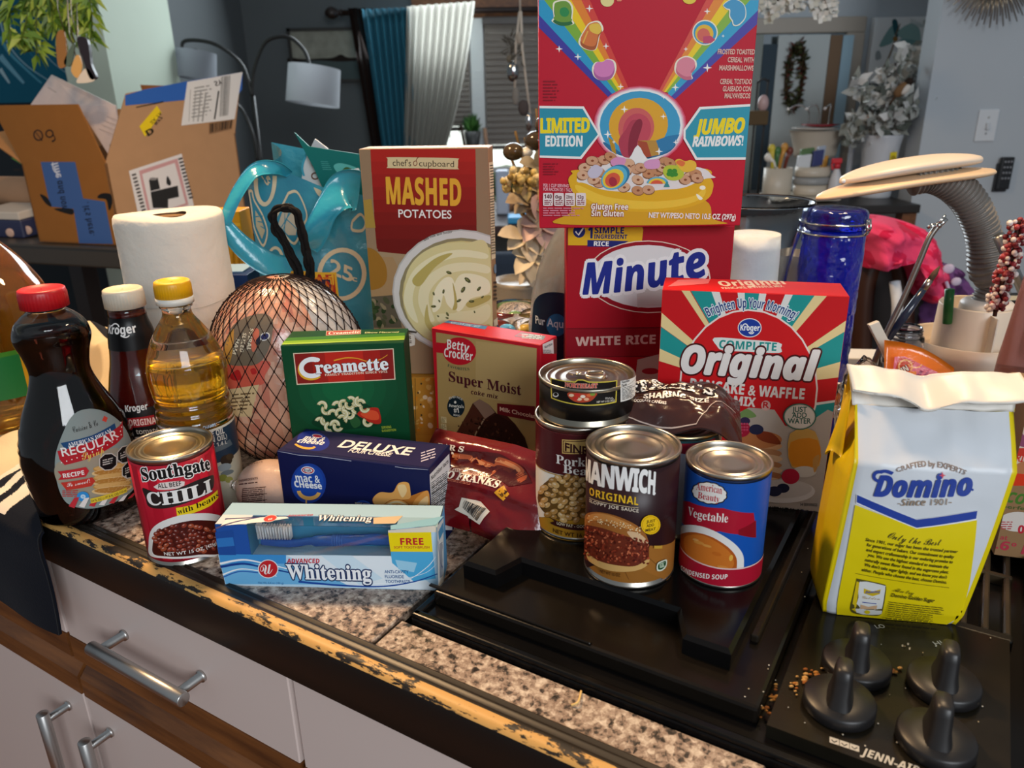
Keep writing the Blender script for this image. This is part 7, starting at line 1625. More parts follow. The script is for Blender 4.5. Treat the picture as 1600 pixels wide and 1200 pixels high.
# outdoors seen through the panes
b = B(); b.abox((w1[0]-2.2, 8.5, FLOOR), (w2[1]+2.5, 8.6, 2.6), 'emit', 'f4faf4'); o = st('sky_outside', b)
b = B(); r = random.Random(2)
for i in range(26): b.ball((w1[0]-.6+r.uniform(0, 3.4), 7.2+r.uniform(0, .6), FLOOR+r.uniform(.1, .55)), (r.uniform(.2, .5), .3, r.uniform(.15, .4)), 'leaf', r.choice(('5a7a3a', '7a944e', '48682e')), 10, 7)
b.build('garden_hedge', loc=((w1[0]+w2[1])/2, 7.4, FLOOR), label='blurred green garden hedge seen through the lower window panes', cat='hedge', kind='stuff')
for i, (a, e) in enumerate((w1, w2)):
    b = B(); f = .045; fc = 'd4d8d8' if i == 0 else '7a4c36'
    b.abox((a, YB+.02, zb1), (a+f, YB+.09, zt1), 'satin', 'd4d8d8'); b.abox((e-f, YB+.02, zb1), (e, YB+.09, zt1), 'satin', 'd4d8d8'); b.abox((a, YB+.02, zt1-f), (e, YB+.09, zt1), 'satin', 'd4d8d8'); b.abox((a, YB+.02, zb1), (e, YB+.09, zb1+f), 'satin', 'd4d8d8'); b.abox((a, YB+.04, (zt1+zb1)/2-.3), (e, YB+.07, (zt1+zb1)/2-.27), 'satin', 'd4d8d8')
    wn = b.build('window_%d' % (i+1), loc=(a, YB, zb1), kind='structure')
    b = B(); b.abox((a, YB+.055, zb1), (e, YB+.059, zt1), 'glass', 'ffffff'); b.build('pane', wn)
b = B(); b.abox((w1[0]-.05, YB-.14, zb1-.03), (w2[1]+.05, YB, zb1), 'satin', '6a4634', .006); st('trim_1', b)
b = B(); k = at_y(752, 28, YB-.03).z; b.abox((w1[0]-.1, YB-.03, k), (w2[1]+.1, YB, k+.16), 'wood', '888'); b.abox((w1[1]-.01, YB-.025, zb1), (w2[0]+.01, YB, k), 'satin', 'e2e8e8'); st('trim_2', b)
# blinds
for nm, (a, e), py, lab in (('window_blind', w1, 192, 'dark slatted blind half hidden by the white sheer curtain'), ('window_blind', w2, 222, 'dark slatted blind to the right of the white window post')):
    zb = at_y(760, py, YB).z; t = thing(nm, ((a+e)/2, YB-.02, zb), lab, 'blind', None); n = 20
    b = B()
    for i in range(n):
        z = lerp(zb, zt1-.03, i/(n-1)); b.box((a+.02, YB-.034, z-.016), (e-a-.04, 0, 0), (0, .016, .037), (0, .0018, .0), 'satin', '857c74')
    b.build('slats', t)
    b = B(); b.abox((a+.01, YB-.045, zt1-.035), (e-.01, YB-.005, zt1+.01), 'satin', '4a4440', .004); b.build('head_rail', t)
    b = B(); b.abox((a+.02, YB-.036, zb-.045), (e-.02, YB-.016, zb-.02), 'satin', '4a4440', .004); b.build('bottom_rail', t)
# curtains on a rod
def curtains():
    y0 = YB-.17; t = thing('curtain_rod', at_y(640, 10, y0), 'dark brown curtain rod with a round finial above the curtains', 'curtain rod')
    z = at_y(545, 20, y0).z; x0, x1 = at_y(536, 20, y0).x, at_y(905, 20, y0).x
    b = B(); b.tube([V(x0, y0, z), V(x1, y0, z)], .016, 'satin', '2a1a14', 14); b.build('rod', t)
    b = B(); b.lathe(smooth_prof([(.012, 0), (.022, .01), (.014, .025), (.03, .05), (.034, .075), (.02, .1), (.004, .108)], 4), (x0, y0, z), 'satin', '241610', 20, axis=(-1, 0, 0)); b.build('finial', t)
    def drape(name, tl, tr, bl, br, m, c, lab, yy, fold, amp):
        k = B()
        T0, T1, B0, B1 = at_y(*tl, yy), at_y(*tr, yy), at_y(*bl, yy), at_y(*br, yy)
        def fn(u, v):
            p = B0.lerp(B1, u).lerp(T0.lerp(T1, u), v); bow = .05*math.sin(v*PI)*(1 if m == 'sheer' else .2); return p+V(bow*u, amp*math.sin(u*fold*2*PI+.6*math.sin(v*3+u*5)), 0)
        k.grid(fn, 90, 14, m, c, True, .003 if m != 'sheer' else 0); k.build(name, loc=B0.lerp(B1, .5), label=lab, cat='curtain')
    drape('dark_curtain', (544, 12), (585, 14), (597, 330), (640, 330), 'cloth', '20140f', 'narrow dark brown curtain at the outer edge, left of the teal curtain', y0-.03, 3, .02)
    drape('teal_curtain', (566, 14), (642, 12), (612, 330), (650, 330), 'cloth', '2d6f84', 'teal pleated curtain between the dark curtain and the white sheer', y0-.09, 7, .025)
    drape('sheer_curtain', (636, 10), (742, 2), (628, 330), (662, 330), 'sheer', 'a3a198', 'white sheer curtain gathered beside the teal curtain', y0-.13, 9, .022)
curtains()
def picture():
    y0 = YB-.03; P = [at_y(*p, y0) for p in ((447, 44), (566, 38), (452, 130), (570, 128))]; x0, x1, z0, z1 = P[0].x, P[1].x+.3, P[2].z, P[0].z
    t = thing('framed_picture', (x0, y0, z0), 'dark framed horizon painting behind the right lamp shade', 'picture')
    b = B(); f = .018
    for lo, hi in (((x0, y0, z0), (x1, y0+.028, z0+f)), ((x0, y0, z1-f), (x1, y0+.028, z1)), ((x0, y0, z0), (x0+f, y0+.028, z1)), ((x1-f, y0, z0), (x1, y0+.028, z1))): b.abox(lo, hi, 'satin', '1c1612')
    b.build('frame', t)
    b = B(); b.abox((x0+f, y0+.012, z0+f), (x1-f, y0+.027, z1-f), 'mottled', '8c8c80'); A = Art(b, Plane((0, y0+.012, 0), (1, 0, 0), (0, 0, 1)), 'matte', .001).z(250, 0, 4)
    A.poly([(806, 375), (1300, 360), (1300, 500), (810, 500)], '4a5656'); A.blob([(806, 360), (900, 370), (1000, 365), (1080, 360), (1130, 340), (1180, 360), (1300, 358), (1300, 372), (1140, 385), (1000, 378), (900, 384), (806, 390)], '241c18', 4)
    b.build('canvas', t)
picture()
def arclamp():
    y0 = 3.72; f = at_y(408, 262, y0); t = thing('arc_lamp', (f.x, y0, FLOOR), 'black three-arm arc floor lamp with white drum shades', 'floor lamp')
    b = B(); b.lathe([(.14, 0), (.14, .02), (.03, .03)], (f.x, y0, FLOOR), 'satin', '141414', 36); b.build('base', t)
    b = B(); b.tube([V(f.x, y0, FLOOR+.02), V(f.x, y0, -.6), f, at_y(394, 150, y0)], .012, 'satin', '171615', 10); b.build('pole', t)
    for pts in (((394, 150), (380, 105), (352, 78), (322, 65), (287, 65), (288, 88)), ((394, 150), (397, 110), (412, 70), (432, 58), (455, 60), (476, 80), (484, 104)), ((402, 250), (395, 210), (378, 172), (352, 150), (330, 142))):
        b = B(); b.tube(spline([at_y(*p, y0-.03) for p in pts], 8), .008, 'satin', '171615', 8); b.build('arm', t)
    for px, py, r, h in ((306, 102, .085, .115), (490, 134, .113, .158)):
        p = at_y(px, py, y0-.03); b = B(); tl = V(.14, .1, 1)
        b.lathe([(r*1.04, -h/2), (r, h/2)], p, 'sheer', '9aa0a8' if px < 400 else 'b4b8bd', 40, axis=tl, cap0=False, cap1=False); b.lathe([(.004, h/2-.02), (.012, h/2-.018), (.012, h/2+.01)], p, 'satin', '171615', 12, axis=tl); 
        for a in range(3): b.tube([p+Vector(tl).normalized()*(h/2-.006), p+Vector(tl).normalized()*(h/2-.006)+V(math.cos(a*2.1)*r*.97, math.sin(a*2.1)*r*.97, -.1*r*math.cos(a*2.1))], .003, 'satin', '171615', 5)
        b.build('lamp_shade', t)
arclamp()
# pale post, teal painting, hanging vines and tags at the upper left
def post():
    y0 = 3.0; x0, x1 = at_y(92, 60, y0).x, at_y(163, 60, y0).x
    b = B(); b.abox((x0, y0, FLOOR), (x1, y0+.62, ZT), 'wallpaint', 'c3d0be'); st('column_1', b)
    y1 = 3.7; a, e = at_y(-60, 60, y1), at_y(158, 60, y1); z0, z1 = at_y(60, 160, y1).z, at_y(60, -80, y1).z
    b = B(); b.abox((a.x, y1, z0), (e.x, y1+.04, z1), 'matte', '14566c'); A = Art(b, Plane((0, y1, 0), (1, 0, 0), (0, 0, 1)), 'matte', .001).z(0, 0, 4)
    for pts, w, c in (([(0, 120), (30, 230), (90, 330), (180, 420), (300, 500)], 12, '8fb0bc'), ([(0, 230), (60, 330), (160, 430), (260, 520)], 26, '4a8aa0'), ([(140, 130), (230, 260), (320, 380), (420, 460)], 6, 'a8c0c8'), ([(20, 60), (80, 160), (140, 260), (240, 400)], 9, '2f7a92'), ([(0, 350), (70, 430), (150, 520)], 44, '6a9cae'), ([(200, 60), (260, 200), (350, 320)], 14, '0c4054'), ([(0, 430), (60, 520)], 30, '9ab4bc'), ([(260, 20), (330, 160), (420, 300)], 20, '1c6478')): A.line(pts, w, c, True, w*.4)
    b.build('teal_painting', loc=((a.x+e.x)/2, y1, z0), label='teal swirl painting behind the hanging vines, left of the pale post', cat='painting')
    y2 = 2.1; t = thing('hanging_plant', at_y(75, -20, y2), 'green hanging vine with narrow leaves at the upper left', 'plant'); r = random.Random(4)
    b = B(); b2 = B()
    starts = [(20, -10, 75), (45, -10, 70), (62, -10, 95), (92, -10, 60), (108, -10, 55), (120, -10, 50), (138, -10, 75), (75, -10, 45)]
    for (px, py, ln) in starts:
        P = spline([at_y(px, py, y2+r.uniform(-.05, .05)), at_y(px+r.uniform(-6, 6), py+ln*.5, y2), at_y(px+r.uniform(-12, 10), py+ln, y2+r.uniform(-.06, .03))], 12); b2.tube(P, .002, 'leaf', '5a6a2a', 5)
        for i in range(1, len(P)):
            for _ in range(2):
                d = Vector((r.uniform(-1, 1), r.uniform(-.7, .7), r.uniform(-1.1, .1))).normalized(); L = r.uniform(.025, .05); s = d.cross(Vector((r.uniform(-1, 1), 1, .3))).normalized()*L*.16; p = P[i]; q = p+d*L*.5+V(0, 0, .004)
                b.add([p, q+s, p+d*L-V(0, 0, .006), q-s], [(0, 1, 2, 3)], 'leaf', r.choice(('7a9a2c', '5f8424', '94ac3a', '4a6a1c', 'a8b84a')))
    b2.build('stems', t); b.build('leaves', t, kind='stuff')
    y3 = 2.0
    for (pts, c, lab, th) in (([(88, 55), (100, 50), (104, 95), (98, 106), (90, 100)], '9a6a34', 'brown wooden tag below the hanging vine', .006), ([(100, 95), (116, 66), (112, 98), (106, 104)], '5a6a5a', 'greenish oval keychain beside the brown tag', .005), ([(111, 110), (118, 88), (124, 88), (128, 105), (121, 122)], 'dca860', 'orange price-tag shaped key fob above the white key tag', .004), ([(120, 125), (132, 108), (140, 110), (147, 126), (124, 130)], 'e2d4c0', 'white rounded key tag touching the cardboard box flap', .004), ([(120, 60), (136, 62), (142, 100), (150, 120), (140, 122), (128, 88)], '241c22', 'dark bundle of keys hanging beside the pale post', .012)):
        P = [at_y(*p, y3) for p in pts]; k = B(); k.prism([(p.x, p.z) for p in spline([Vector((p.x, p.z, 0)) for p in P], 4, True)] if False else [(p.x, p.y) for p in spline([Vector((p.x, p.z, 0)) for p in P], 4, True)], (0, y3, 0), (1, 0, 0), (0, 0, 1), (0, th, 0), 'satin', c)
        top = max(P, key=lambda p: p.z); k.tube([top+V(0, th/2, 0), top+V(-.005, th/2, .05), top+V(.01, th/2, .14)], .0012, 'tin', 'a09a90', 5)
        k.build('key_tag', loc=P[0], label=lab, cat='key tag', group='tags hanging under the vine')
post()
# ---------------------------------------------------------------- cardboard box on the side table
def cardbox():
    z0 = .06; L, C = on_z(62, 378, z0), on_z(190, 384, z0)
    u = (L-C); u.z = 0; wl = u.length; u.normalize()
    zc = at_y(190, 255, C.y).z; hh = zc-z0; w = at_y(367, 208, C.y+.27)-V(C.x, C.y, zc); wr = w.length; w.normalize(); wh = V(w.x, w.y, 0).normalized()
    t = thing('cardboard_box', (C+u*wl/2+w*wr/2), 'open brown shipping box with blue tape and labels on the side table', 'box'); k = .004; bd = 'a87c54'
    b = B()
    b.box(C, u*wl, w*k, (0, 0, hh), 'board', '94602c'); b.box(C+w*(wr-k), u*wl, w*k, (0, 0, hh), 'board', bd); b.box(C, u*k, w*wr, (0, 0, hh), 'board', 'b08a66'); b.box(C+u*(wl-k), u*k, w*wr, (0, 0, hh), 'board', bd); b.box(C, u*wl, w*wr, (0, 0, k), 'board', bd)
    F = Art(b, Plane(C, u, V(0, 0, 1)), 'label', .0004).z(0, 200, 4)
    ba = '3f6099'
    F.poly([(255, 212), (470, 212), (520, 440), (655, 460), (708, 725), (495, 720), (460, 505), (315, 490)], ba)
    F.blob([(250, 415), (290, 430), (318, 470), (320, 492), (285, 470)], '16120f'); F.blob([(340, 505), (450, 505), (455, 540), (400, 530)], '16120f'); F.blob([(612, 425), (640, 408), (690, 412), (702, 450), (695, 500), (680, 512), (672, 470), (660, 445), (615, 438)], '16120f')
    P = lambda s, p0, p1, h, c: F.text(s, p0, p1, h, c, .015, 'sansi')
    F.S.flip = False
    P('ime', (362, 215), (385, 310), -52, 'd8dce4'); P('and now', (390, 330), (425, 520), -52, '141a2c'); P(', it\'s here.', (552, 462), (592, 672), -48, '141a2c'); F.line([(330, 215), (335, 260), (365, 290)], 8, 'd8dce4', True); F.rect(85, 255, 128, 268, '1a1410')
    G = Art(b, Plane(C, -w, V(0, 0, 1)), 'label', .0004).z(0, 200, 4)
    G.poly([(805, 268), (1135, 160), (1215, 500), (880, 620)], 'dcdada'); G.poly([(868, 268), (1108, 190), (1178, 480), (930, 560)], 'c89a9c'); G.poly([(888, 288), (1092, 218), (1160, 470), (945, 545)], 'dcdada')
    for i in range(12): G.poly([(822+i*6, 290+i*22), (848+i*6, 282+i*22), (852+i*6, 294+i*22), (826+i*6, 302+i*22)], '4a4848'); G.poly([(1112+i*6, 190+i*22), (1138+i*6, 182+i*22), (1142+i*6, 194+i*22), (1116+i*6, 202+i*22)], '4a4848')
    G.poly([(930, 325), (985, 310), (1000, 380), (940, 395)], '2a2a2a'); G.poly([(940, 400), (1110, 360), (1118, 430), (1050, 445), (1050, 500), (955, 500)], '2a2a2a'); G.blob([(1040, 345), (1045, 300), (1068, 340), (1060, 360)], '2a2a2a'); G.ell(957, 318, 24, 9, '8a8888')
    b.build('carton', t)
    def flap(pts, art=None, c=bd, name='flap'):
        f = B(); Q = [Vector(p) for p in pts]; n = (Q[1]-Q[0]).cross(Q[2]-Q[0]).normalized(); n = n if n.dot(CAM-Q[0]) < 0 else -n; m = len(Q)
        f.add(Q+[q+n*k for q in Q], [tuple(range(m)), tuple(reversed(range(m, 2*m)))]+[(i, (i+1) % m, m+(i+1) % m, m+i) for i in range(m)], 'board', c)
        if art: art(Art(f, Plane(Q[0], (Q[1]-Q[0]), n.cross(Q[1]-Q[0])), 'label', .0006))
        return f.build(name, t)
    top = C+V(0, 0, hh)
    def pf(px, py, y): return at_y(px, py, y)
    def onp(pl, px, py): q = pl.uv(px, py); return pl.p3(q.x, q.y, 0)
    PL, PR = Plane(top, u, V(0, -.12, 1)), Plane(top, w, V(-.05, -.04, 1))
    yl, yc, yr = (C+u*wl).y, C.y, (C+w*wr).y
    def a1(A):
        A.z(0, 0, 4); A.ell(240, 845, 30, 36, '2a1812', -20); A.ell(240, 845, 22, 28, '94602c', -20); A.line([(220, 820), (265, 880)], 6, '2a1812'); A.ring(310, 835, 26, 26, 8, '2a1812'); A.line([(334, 840), (345, 870), (325, 885)], 8, '2a1812', True)
    flap([top, top+u*wl, onp(PL, -14, 165), onp(PL, 121, 163)], a1, '9a6530')
    def a2(A):
        A.z(0, 0, 4); A.poly([(782, 595), (900, 560), (1160, 510), (1515, 450), (1512, 560), (1465, 620), (1160, 625), (782, 660)], '2f62b4'); A.poly([(850, 668), (1020, 632), (1020, 640), (850, 674)], '1a1410')
        A.poly([(1170, 512), (1515, 450), (1465, 745), (1132, 785)], 'dcdcda'); A.bars([(1380, 480), (1440, 470), (1425, 720), (1370, 730)], 20, '2a2a2a', 3); 
        for i in range(4): A.line([(1190+i*32, 560+i*6), (1180+i*28, 760)], 3+i*2, '8a8a88')
        A.line([(1366, 568), (1340, 745)], 10, '161616'); A.lines(1215, 540, 1335, 740, 9, '9a9a98', .4, .3, -20, -20); A.text('SY', (1335, 510), (1380, 495), 30, '2a2a2a', .0, 'sans')
        A.poly([(1305, 770), (1455, 745), (1448, 805), (1305, 838)], '8a6848'); A.bars([(1312, 775), (1450, 752), (1442, 800), (1312, 830)], 14, '3a2c20', 7)
        A.poly([(870, 790), (980, 660), (1008, 705), (905, 855)], 'e4c81c'); A.text('D', (905, 820), (945, 795), 34, '2a2412', .03, 'sans'); A.text('2X 7A', (935, 765), (1000, 695), 18, '2a2412', .01); A.text('B77', (962, 770), (1005, 722), 16, '2a2412', .01)
    flap([top, top+w*wr, onp(PR, 377, 113), onp(PR, 290, 128), onp(PR, 197, 146)], a2, 'b08a66')
    flap([top+w*wr, top+w*wr+u*wl, top+w*wr+u*wl+V(-.04, .05, .135), top+w*wr+V(-.02, .05, .12)], None, '9a5f34')
    flap([top+u*wl, top+u*wl+w*wr, top+u*wl+w*wr+u*.11+V(0, 0, .07), top+u*wl+u*.11+V(0, 0, .07)], None, 'b07c4c')
    b = B(); y = C.y+.06; P4 = [pf(80, 118, y+.1), pf(195, 180, y), pf(192, 250, y), pf(40, 190, y+.1)]
    P4 = [pf(80, 117, y+.1), pf(180, 165, y+.02), pf(196, 262, y), pf(190, 275, y), pf(122, 165, y+.03), pf(46, 166, y+.1)]
    b.add(P4+[p+V(0, .006, 0) for p in P4], [(0, 1, 2, 3, 4, 5), (11, 10, 9, 8, 7, 6)]+[(i, (i+1) % 6, 6+(i+1) % 6, 6+i) for i in range(6)], 'film', 'cfc0bc'); A = Art(b, Plane(P4[0], P4[1]-P4[0], P4[5]-P4[0]), 'matte', .0008).z(0, 0, 4)
    A.line([(300, 545), (450, 640)], 3, '8a807c'); 
    for i in range(4): A.line([(560, 690+i*30), (760, 760+i*34)], 2, '9a8f8c')
    A.ell(740, 930, 18, 20, '5a544e'); A.ell(700, 915, 14, 20, '6a746e')
    b.build('padded_mailer', loc=C+V(0, .05, hh), label='pale padded mailer sticking out of the open cardboard box', cat='mailer')
    # side table
    tt = thing('side_table', V(C.x, C.y+.2, FLOOR), 'dark wooden side table under the cardboard box', 'table'); b = B(); zt = z0-.002
    e0 = on_z(-120, 455, zt); b.box(C-u*.10-wh*.05+V(0, 0, zt-z0-.045), u*1.0, wh*.6, (0, 0, .045), 'satin', '3a352e', .004); b.build('tabletop', tt)
    for i in (0, 1):
        for j in (0, 1): b = B(); b.box(C-u*.06+u*(.87*i)+wh*(.47*j)+V(0, 0, FLOOR-z0), u*.05, wh*.05, (0, 0, zt-.045-FLOOR), 'satin', '241c18', .003); b.build('leg', tt)
    # things on that table, left of the box
    q = on_z(20, 372, zt); t2 = thing('retro_radio', (q.x, q.y, zt), 'small blue and cream box with three round dials at the left edge', 'box'); b = B(); b.box(q+u*.12-w*.0, -u*.16, w*.1, (0, 0, .05), 'satin', '2a3050', .004); b.box(q+u*.12+V(0, 0, .0505), -u*.16, w*.1, (0, 0, .022), 'satin', 'd0c4b4', .003); b.build('case', t2)
    for i in range(3): p = at_y(15+i*13.5, 364-i*2, q.y-.004); b = B(); b.lathe([(.012, 0), (.0125, .004), (.010, .006), (.004, .006)], p+V(0, .006, 0), 'satin', 'c8a898', 20, axis=(0, -1, 0)); b.build('dial', t2)
    q = at_y(10, 322, q.y+.16); b = B(); ax = -u; b.lathe([(.03, -.2), (.042, -.19), (.042, .19), (.03, .2)], (q.x, q.y, zt+.115), 'board', 'b08868', 32, axis=ax); b.abox((q.x-.14, q.y-.035, zt+.001), (q.x+.12, q.y+.06, zt+.072), 'board', '6a4c34'); b.build('wrapped_parcel', loc=(q.x, q.y, zt), label='tan rolled parcel on a brown block left of the cardboard box', cat='parcel')
    q = on_z(12, 330, zt); q = V(q.x-.05, q.y+.45, zt); t3 = thing('potted_plant', q, 'small green potted plant peeking out at the far left edge', 'plant'); b = B(); b.lathe([(.05, 0), (.065, .1), (.06, .1), (.05, .09)], q, 'matte', '2a2a2c', 24, cap1=True); b.build('pot', t3); b = B(); r = random.Random(1)
    for i in range(46): d = Vector((r.uniform(-1, 1), r.uniform(-1, 1), r.uniform(.1, 1.2))).normalized(); p = q+V(0, 0, .1); s = d.orthogonal()*.02; b.add([p, p+d*.09+s, p+d*.17, p+d*.09-s], [(0, 1, 2, 3)], 'leaf', r.choice(('3f7a2c', '5a9a3a', '2c5a20')))
    b.build('leaves', t3, kind='stuff')
cardbox()
# ---------------------------------------------------------------- right-hand side of the room
YR = 3.6; YW = 2.85
xw = at_y(1455, 120, YW).x
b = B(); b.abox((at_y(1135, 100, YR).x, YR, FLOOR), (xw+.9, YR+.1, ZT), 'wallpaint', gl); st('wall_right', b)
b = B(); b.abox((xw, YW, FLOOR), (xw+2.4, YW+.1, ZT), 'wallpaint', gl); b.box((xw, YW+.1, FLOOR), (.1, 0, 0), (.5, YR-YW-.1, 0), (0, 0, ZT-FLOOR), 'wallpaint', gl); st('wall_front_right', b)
def rightroom():
    # mirror
    y0 = YR-.05; P = [at_y(*p, y0) for p in ((1120, 30), (1345, 25), (1325, 290))]; x0, x1, z1, z0 = P[0].x, (P[1].x+P[2].x)/2+.01, at_y(1345, 25, y0).z, at_y(1325, 300, y0).z
    t = thing('wall_mirror', (x0, y0, z0), 'large mirror in a wide cream frame behind the white trays', 'mirror'); i0, i1, j0, j1 = at_y(1130, 100, y0).x, at_y(1318, 100, y0).x, z0+.02, at_y(1250, 52, y0).z
    b = B()
    for lo, hi in (((x0, y0, j1), (x1, y0+.04, z1)), ((i1, y0, z0), (x1, y0+.04, j1)), ((x0, y0, z0), (i0, y0+.04, j1)), ((i0, y0, z0), (i1, y0+.04, j0))): b.abox(lo, hi, 'satin', 'a59c90', .004, 1)
    b.build('frame', t)
    b = B(); b.abox((i0, y0+.018, j0), (i1, y0+.03, j1), 'mirror', 'b8c0c4'); b.build('mirror_glass', t)
    # coloured strips and a wreath put before the glass to stand for its reflection
    t = thing('reflection_strips', at_y(1235, 240, y0-.03), 'pale grey, brown and blue upright strips standing in for the mirror reflection', 'panel')
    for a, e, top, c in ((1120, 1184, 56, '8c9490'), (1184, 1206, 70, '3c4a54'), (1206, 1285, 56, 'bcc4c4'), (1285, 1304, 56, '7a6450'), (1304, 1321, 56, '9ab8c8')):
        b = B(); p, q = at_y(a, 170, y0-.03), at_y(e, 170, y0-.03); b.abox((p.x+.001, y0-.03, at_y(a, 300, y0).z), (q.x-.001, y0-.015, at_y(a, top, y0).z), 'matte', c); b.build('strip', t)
    c = at_y(1242, 118, y0-.042); b = B(); r = random.Random(3)
    for i in range(260):
        a = r.uniform(0, 2*PI); k = r.uniform(.75, 1.1); p = c+V(math.cos(a)*.032*k*1.1, r.uniform(-.02, .015), math.sin(a)*.125*k); d = Vector((r.uniform(-1, 1), r.uniform(-1, .3), r.uniform(-1, 1))).normalized()*.03; s = d.orthogonal().normalized()*.007
        b.add([p, p+d*.5+s, p+d, p+d*.5-s], [(0, 1, 2, 3)], 'leaf', r.choice(('3a4020', '4a3a24', '2c3418', '5a2c24', '565a34')))
    b.tube([c+V(math.cos(a)*.034, .0, math.sin(a)*.125) for a in [2*PI*i/30 for i in range(30)]], .008, 'matte', '3a2c1c', 6, closed=True)
    b.build('reflected_wreath', loc=c, label='narrow green and brown oval wreath standing in for one reflected in the mirror', cat='wreath')
    # painting
    y1 = YR-.04; p, q = at_y(1368, 27, y1), at_y(1463, 128, y1); b = B(); b.abox((p.x, y1, q.z), (q.x, y1+.035, p.z), 'matte', 'e2e8ea'); A = Art(b, Plane((0, y1, 0), (1, 0, 0), (0, 0, 1)), 'matte', .001).z(1150, 0, 3.529); A.S.clip = (p.x, q.z, q.x, p.z)
    for pts, c in (([(790, 250), (860, 140), (870, 220), (830, 250)], '7aa0a0'), ([(860, 120), (885, 110), (900, 180), (880, 210)], '2c5a64'), ([(890, 180), (960, 130), (1010, 160), (1010, 240), (940, 230)], '8ab0ae'), ([(900, 220), (980, 220), (1030, 250), (990, 290), (930, 330), (900, 280)], '6f9a9c'), ([(1030, 120), (1060, 110), (1090, 160), (1100, 190), (1060, 170)], 'b0b8b4'), ([(770, 290), (790, 280), (800, 320), (770, 330)], '98a4a8'), ([(780, 400), (820, 370), (860, 420), (800, 430)], '6a6460'), ([(850, 360), (920, 345), (940, 400), (880, 420)], '8a8484'), ([(1020, 330), (1090, 300), (1100, 420), (1040, 440)], 'a0b4b8')): A.blob(pts, c, 5)
    A.line([(800, 400), (840, 320), (870, 240), (880, 190), (905, 130)], 12, '7a6450', True, 5); A.ell(878, 215, 14, 14, '8a6a3a')
    for i in range(14): A.line([(960+i*5, 150), (965+i*6, 100+i*3)], 2, '9ab0b0')
    b.build('abstract_canvas', loc=((p.x+q.x)/2, y1, q.z), label='white canvas with loose teal and grey floral brush strokes', cat='painting')
    # console table and what stands on it
    zt = .0; y2 = 2.95; p, q = at_y(1120, 320, y2), at_y(1392, 318, y2); zt = at_y(1250, 322, y2-.2).z
    t = thing('console_table', ((p.x+q.x)/2, y2, FLOOR), 'dark wooden console table under the mirror', 'table'); b = B(); b.abox((p.x, y2-.22, zt-.03), (q.x, y2+.3, zt), 'satin', '1e1916', .004); b.build('tabletop', t)
    for xx in (p.x, q.x-.05):
        for yy in (y2-.2, y2+.23): b = B(); b.abox((xx, yy, FLOOR), (xx+.05, yy+.05, zt-.03), 'wood', '888'); b.build('leg', t)
    b = B(); b.abox((p.x+.03, y2-.18, FLOOR+.42), (q.x-.03, y2+.26, FLOOR+.45), 'satin', '1e1916'); b.build('shelf', t)
    def X(px, py, y): return at_y(px, py, y)
    S = y2-.03; cre = 'b9b0a0'
    t = thing('tiered_tray', (X(1250, 300, S).x, S, zt), 'cream two-bin organizer tray holding brushes and odds and ends', 'tray')
    a, e = X(1198, 300, S), X(1300, 300, S); b = B(); b.abox((a.x, S-.1, zt+.006), (e.x-.005, S+.09, zt+.018), 'satin', cre, .004); 
    for px in (1205, 1272): k = X(px, 302, S-.1); b.ball((k.x, S-.09, zt+.005), .006, 'gloss', 'd8d4cc', 8, 6)
    b.build('base', t)
    def bin_(x0, x1, z0, z1, c, name, yy=S):
        k = B(); m, r = (x0+x1)/2, (x1-x0)/2; k.lathe([(r*.95, z0), (r, z0+.004), (r, z1), (r*.95, z1), (r*.93, z1-.012), (.002, z1-.014)], (m, yy, 0), 'satin', c, 36, sy=.75, cap1=False); k.build(name, t)
    zb = zt+.019
    bin_(X(1190, 0, S).x if False else X(1192, 290, S).x, X(1236, 290, S).x, zb, X(1215, 262, S).z, cre, 'round_bin'); bin_(X(1240, 290, S).x, X(1295, 290, S).x, zb, X(1270, 288, S).z, cre, 'lower_bin'); bin_(X(1238, 290, S).x, X(1297, 290, S).x, X(1270, 288, S).z+.001, X(1270, 276, S).z, '8a8c8c', 'grey_band'); bin_(X(1240, 290, S).x, X(1295, 290, S).x, X(1270, 276, S).z+.001, X(1270, 260, S).z, cre, 'upper_bin')
    S2 = y2+.16; b = B(); m = X(1275, 220, S2); b.lathe(smooth_prof([(.02, zt), (.025, zt+.03), (.022, m.z-.075), (.075, m.z-.06), (.085, m.z-.02), (.10, m.z+.03), (.105, m.z+.038), (.098, m.z+.036), (.01, m.z+.02)], 3), (m.x, S2, 0), 'satin', 'b4aa9c', 40, sy=.8); b.build('pedestal_bowl', loc=(m.x, S2, zt), label='cream pedestal bowl rising behind the organizer tray', cat='bowl')
    zz = m.z+.039
    for r, dz, c, dx, lab in ((.085, 0, 'd0c8c0', -.01, 'white plate lying on the cream pedestal bowl'), (.07, .012, '8a1c28', .01, 'dark red plate on top of the white plate')):
        b = B(); b.lathe([(r*.5, zz+dz), (r, zz+dz+.008), (r, zz+dz+.0105), (r*.5, zz+dz+.004), (.001, zz+dz+.003)], (m.x+dx, S2, 0), 'gloss', c, 40); b.build('small_plate', loc=(m.x+dx, S2, zz+dz), label=lab, cat='plate')
    b = B(); 
    for sg in (-1, 0, 1): P0 = Vector((m.x+sg*.04, S2, zz+.018)); b.tube(spline([P0, P0+V(.0, 0, .05), P0+V(.02*sg-.02, 0, .075), P0+V(.03*sg-.05, 0, .06)], 6), .003, 'chrome', 'b8b4b0', 6); b.ball(P0+V(.03*sg-.05, 0, .06), .006, 'gloss', 'd8d4d0', 8, 6)
    b.tube([Vector((m.x-.05, S2, zz+.018)), Vector((m.x+.05, S2, zz+.018))], .003, 'chrome', 'b8b4b0', 6); b.build('wire_ornament', loc=(m.x, S2, zz+.014), label='curly wire ornament with pearl ends above the red plate', cat='ornament')
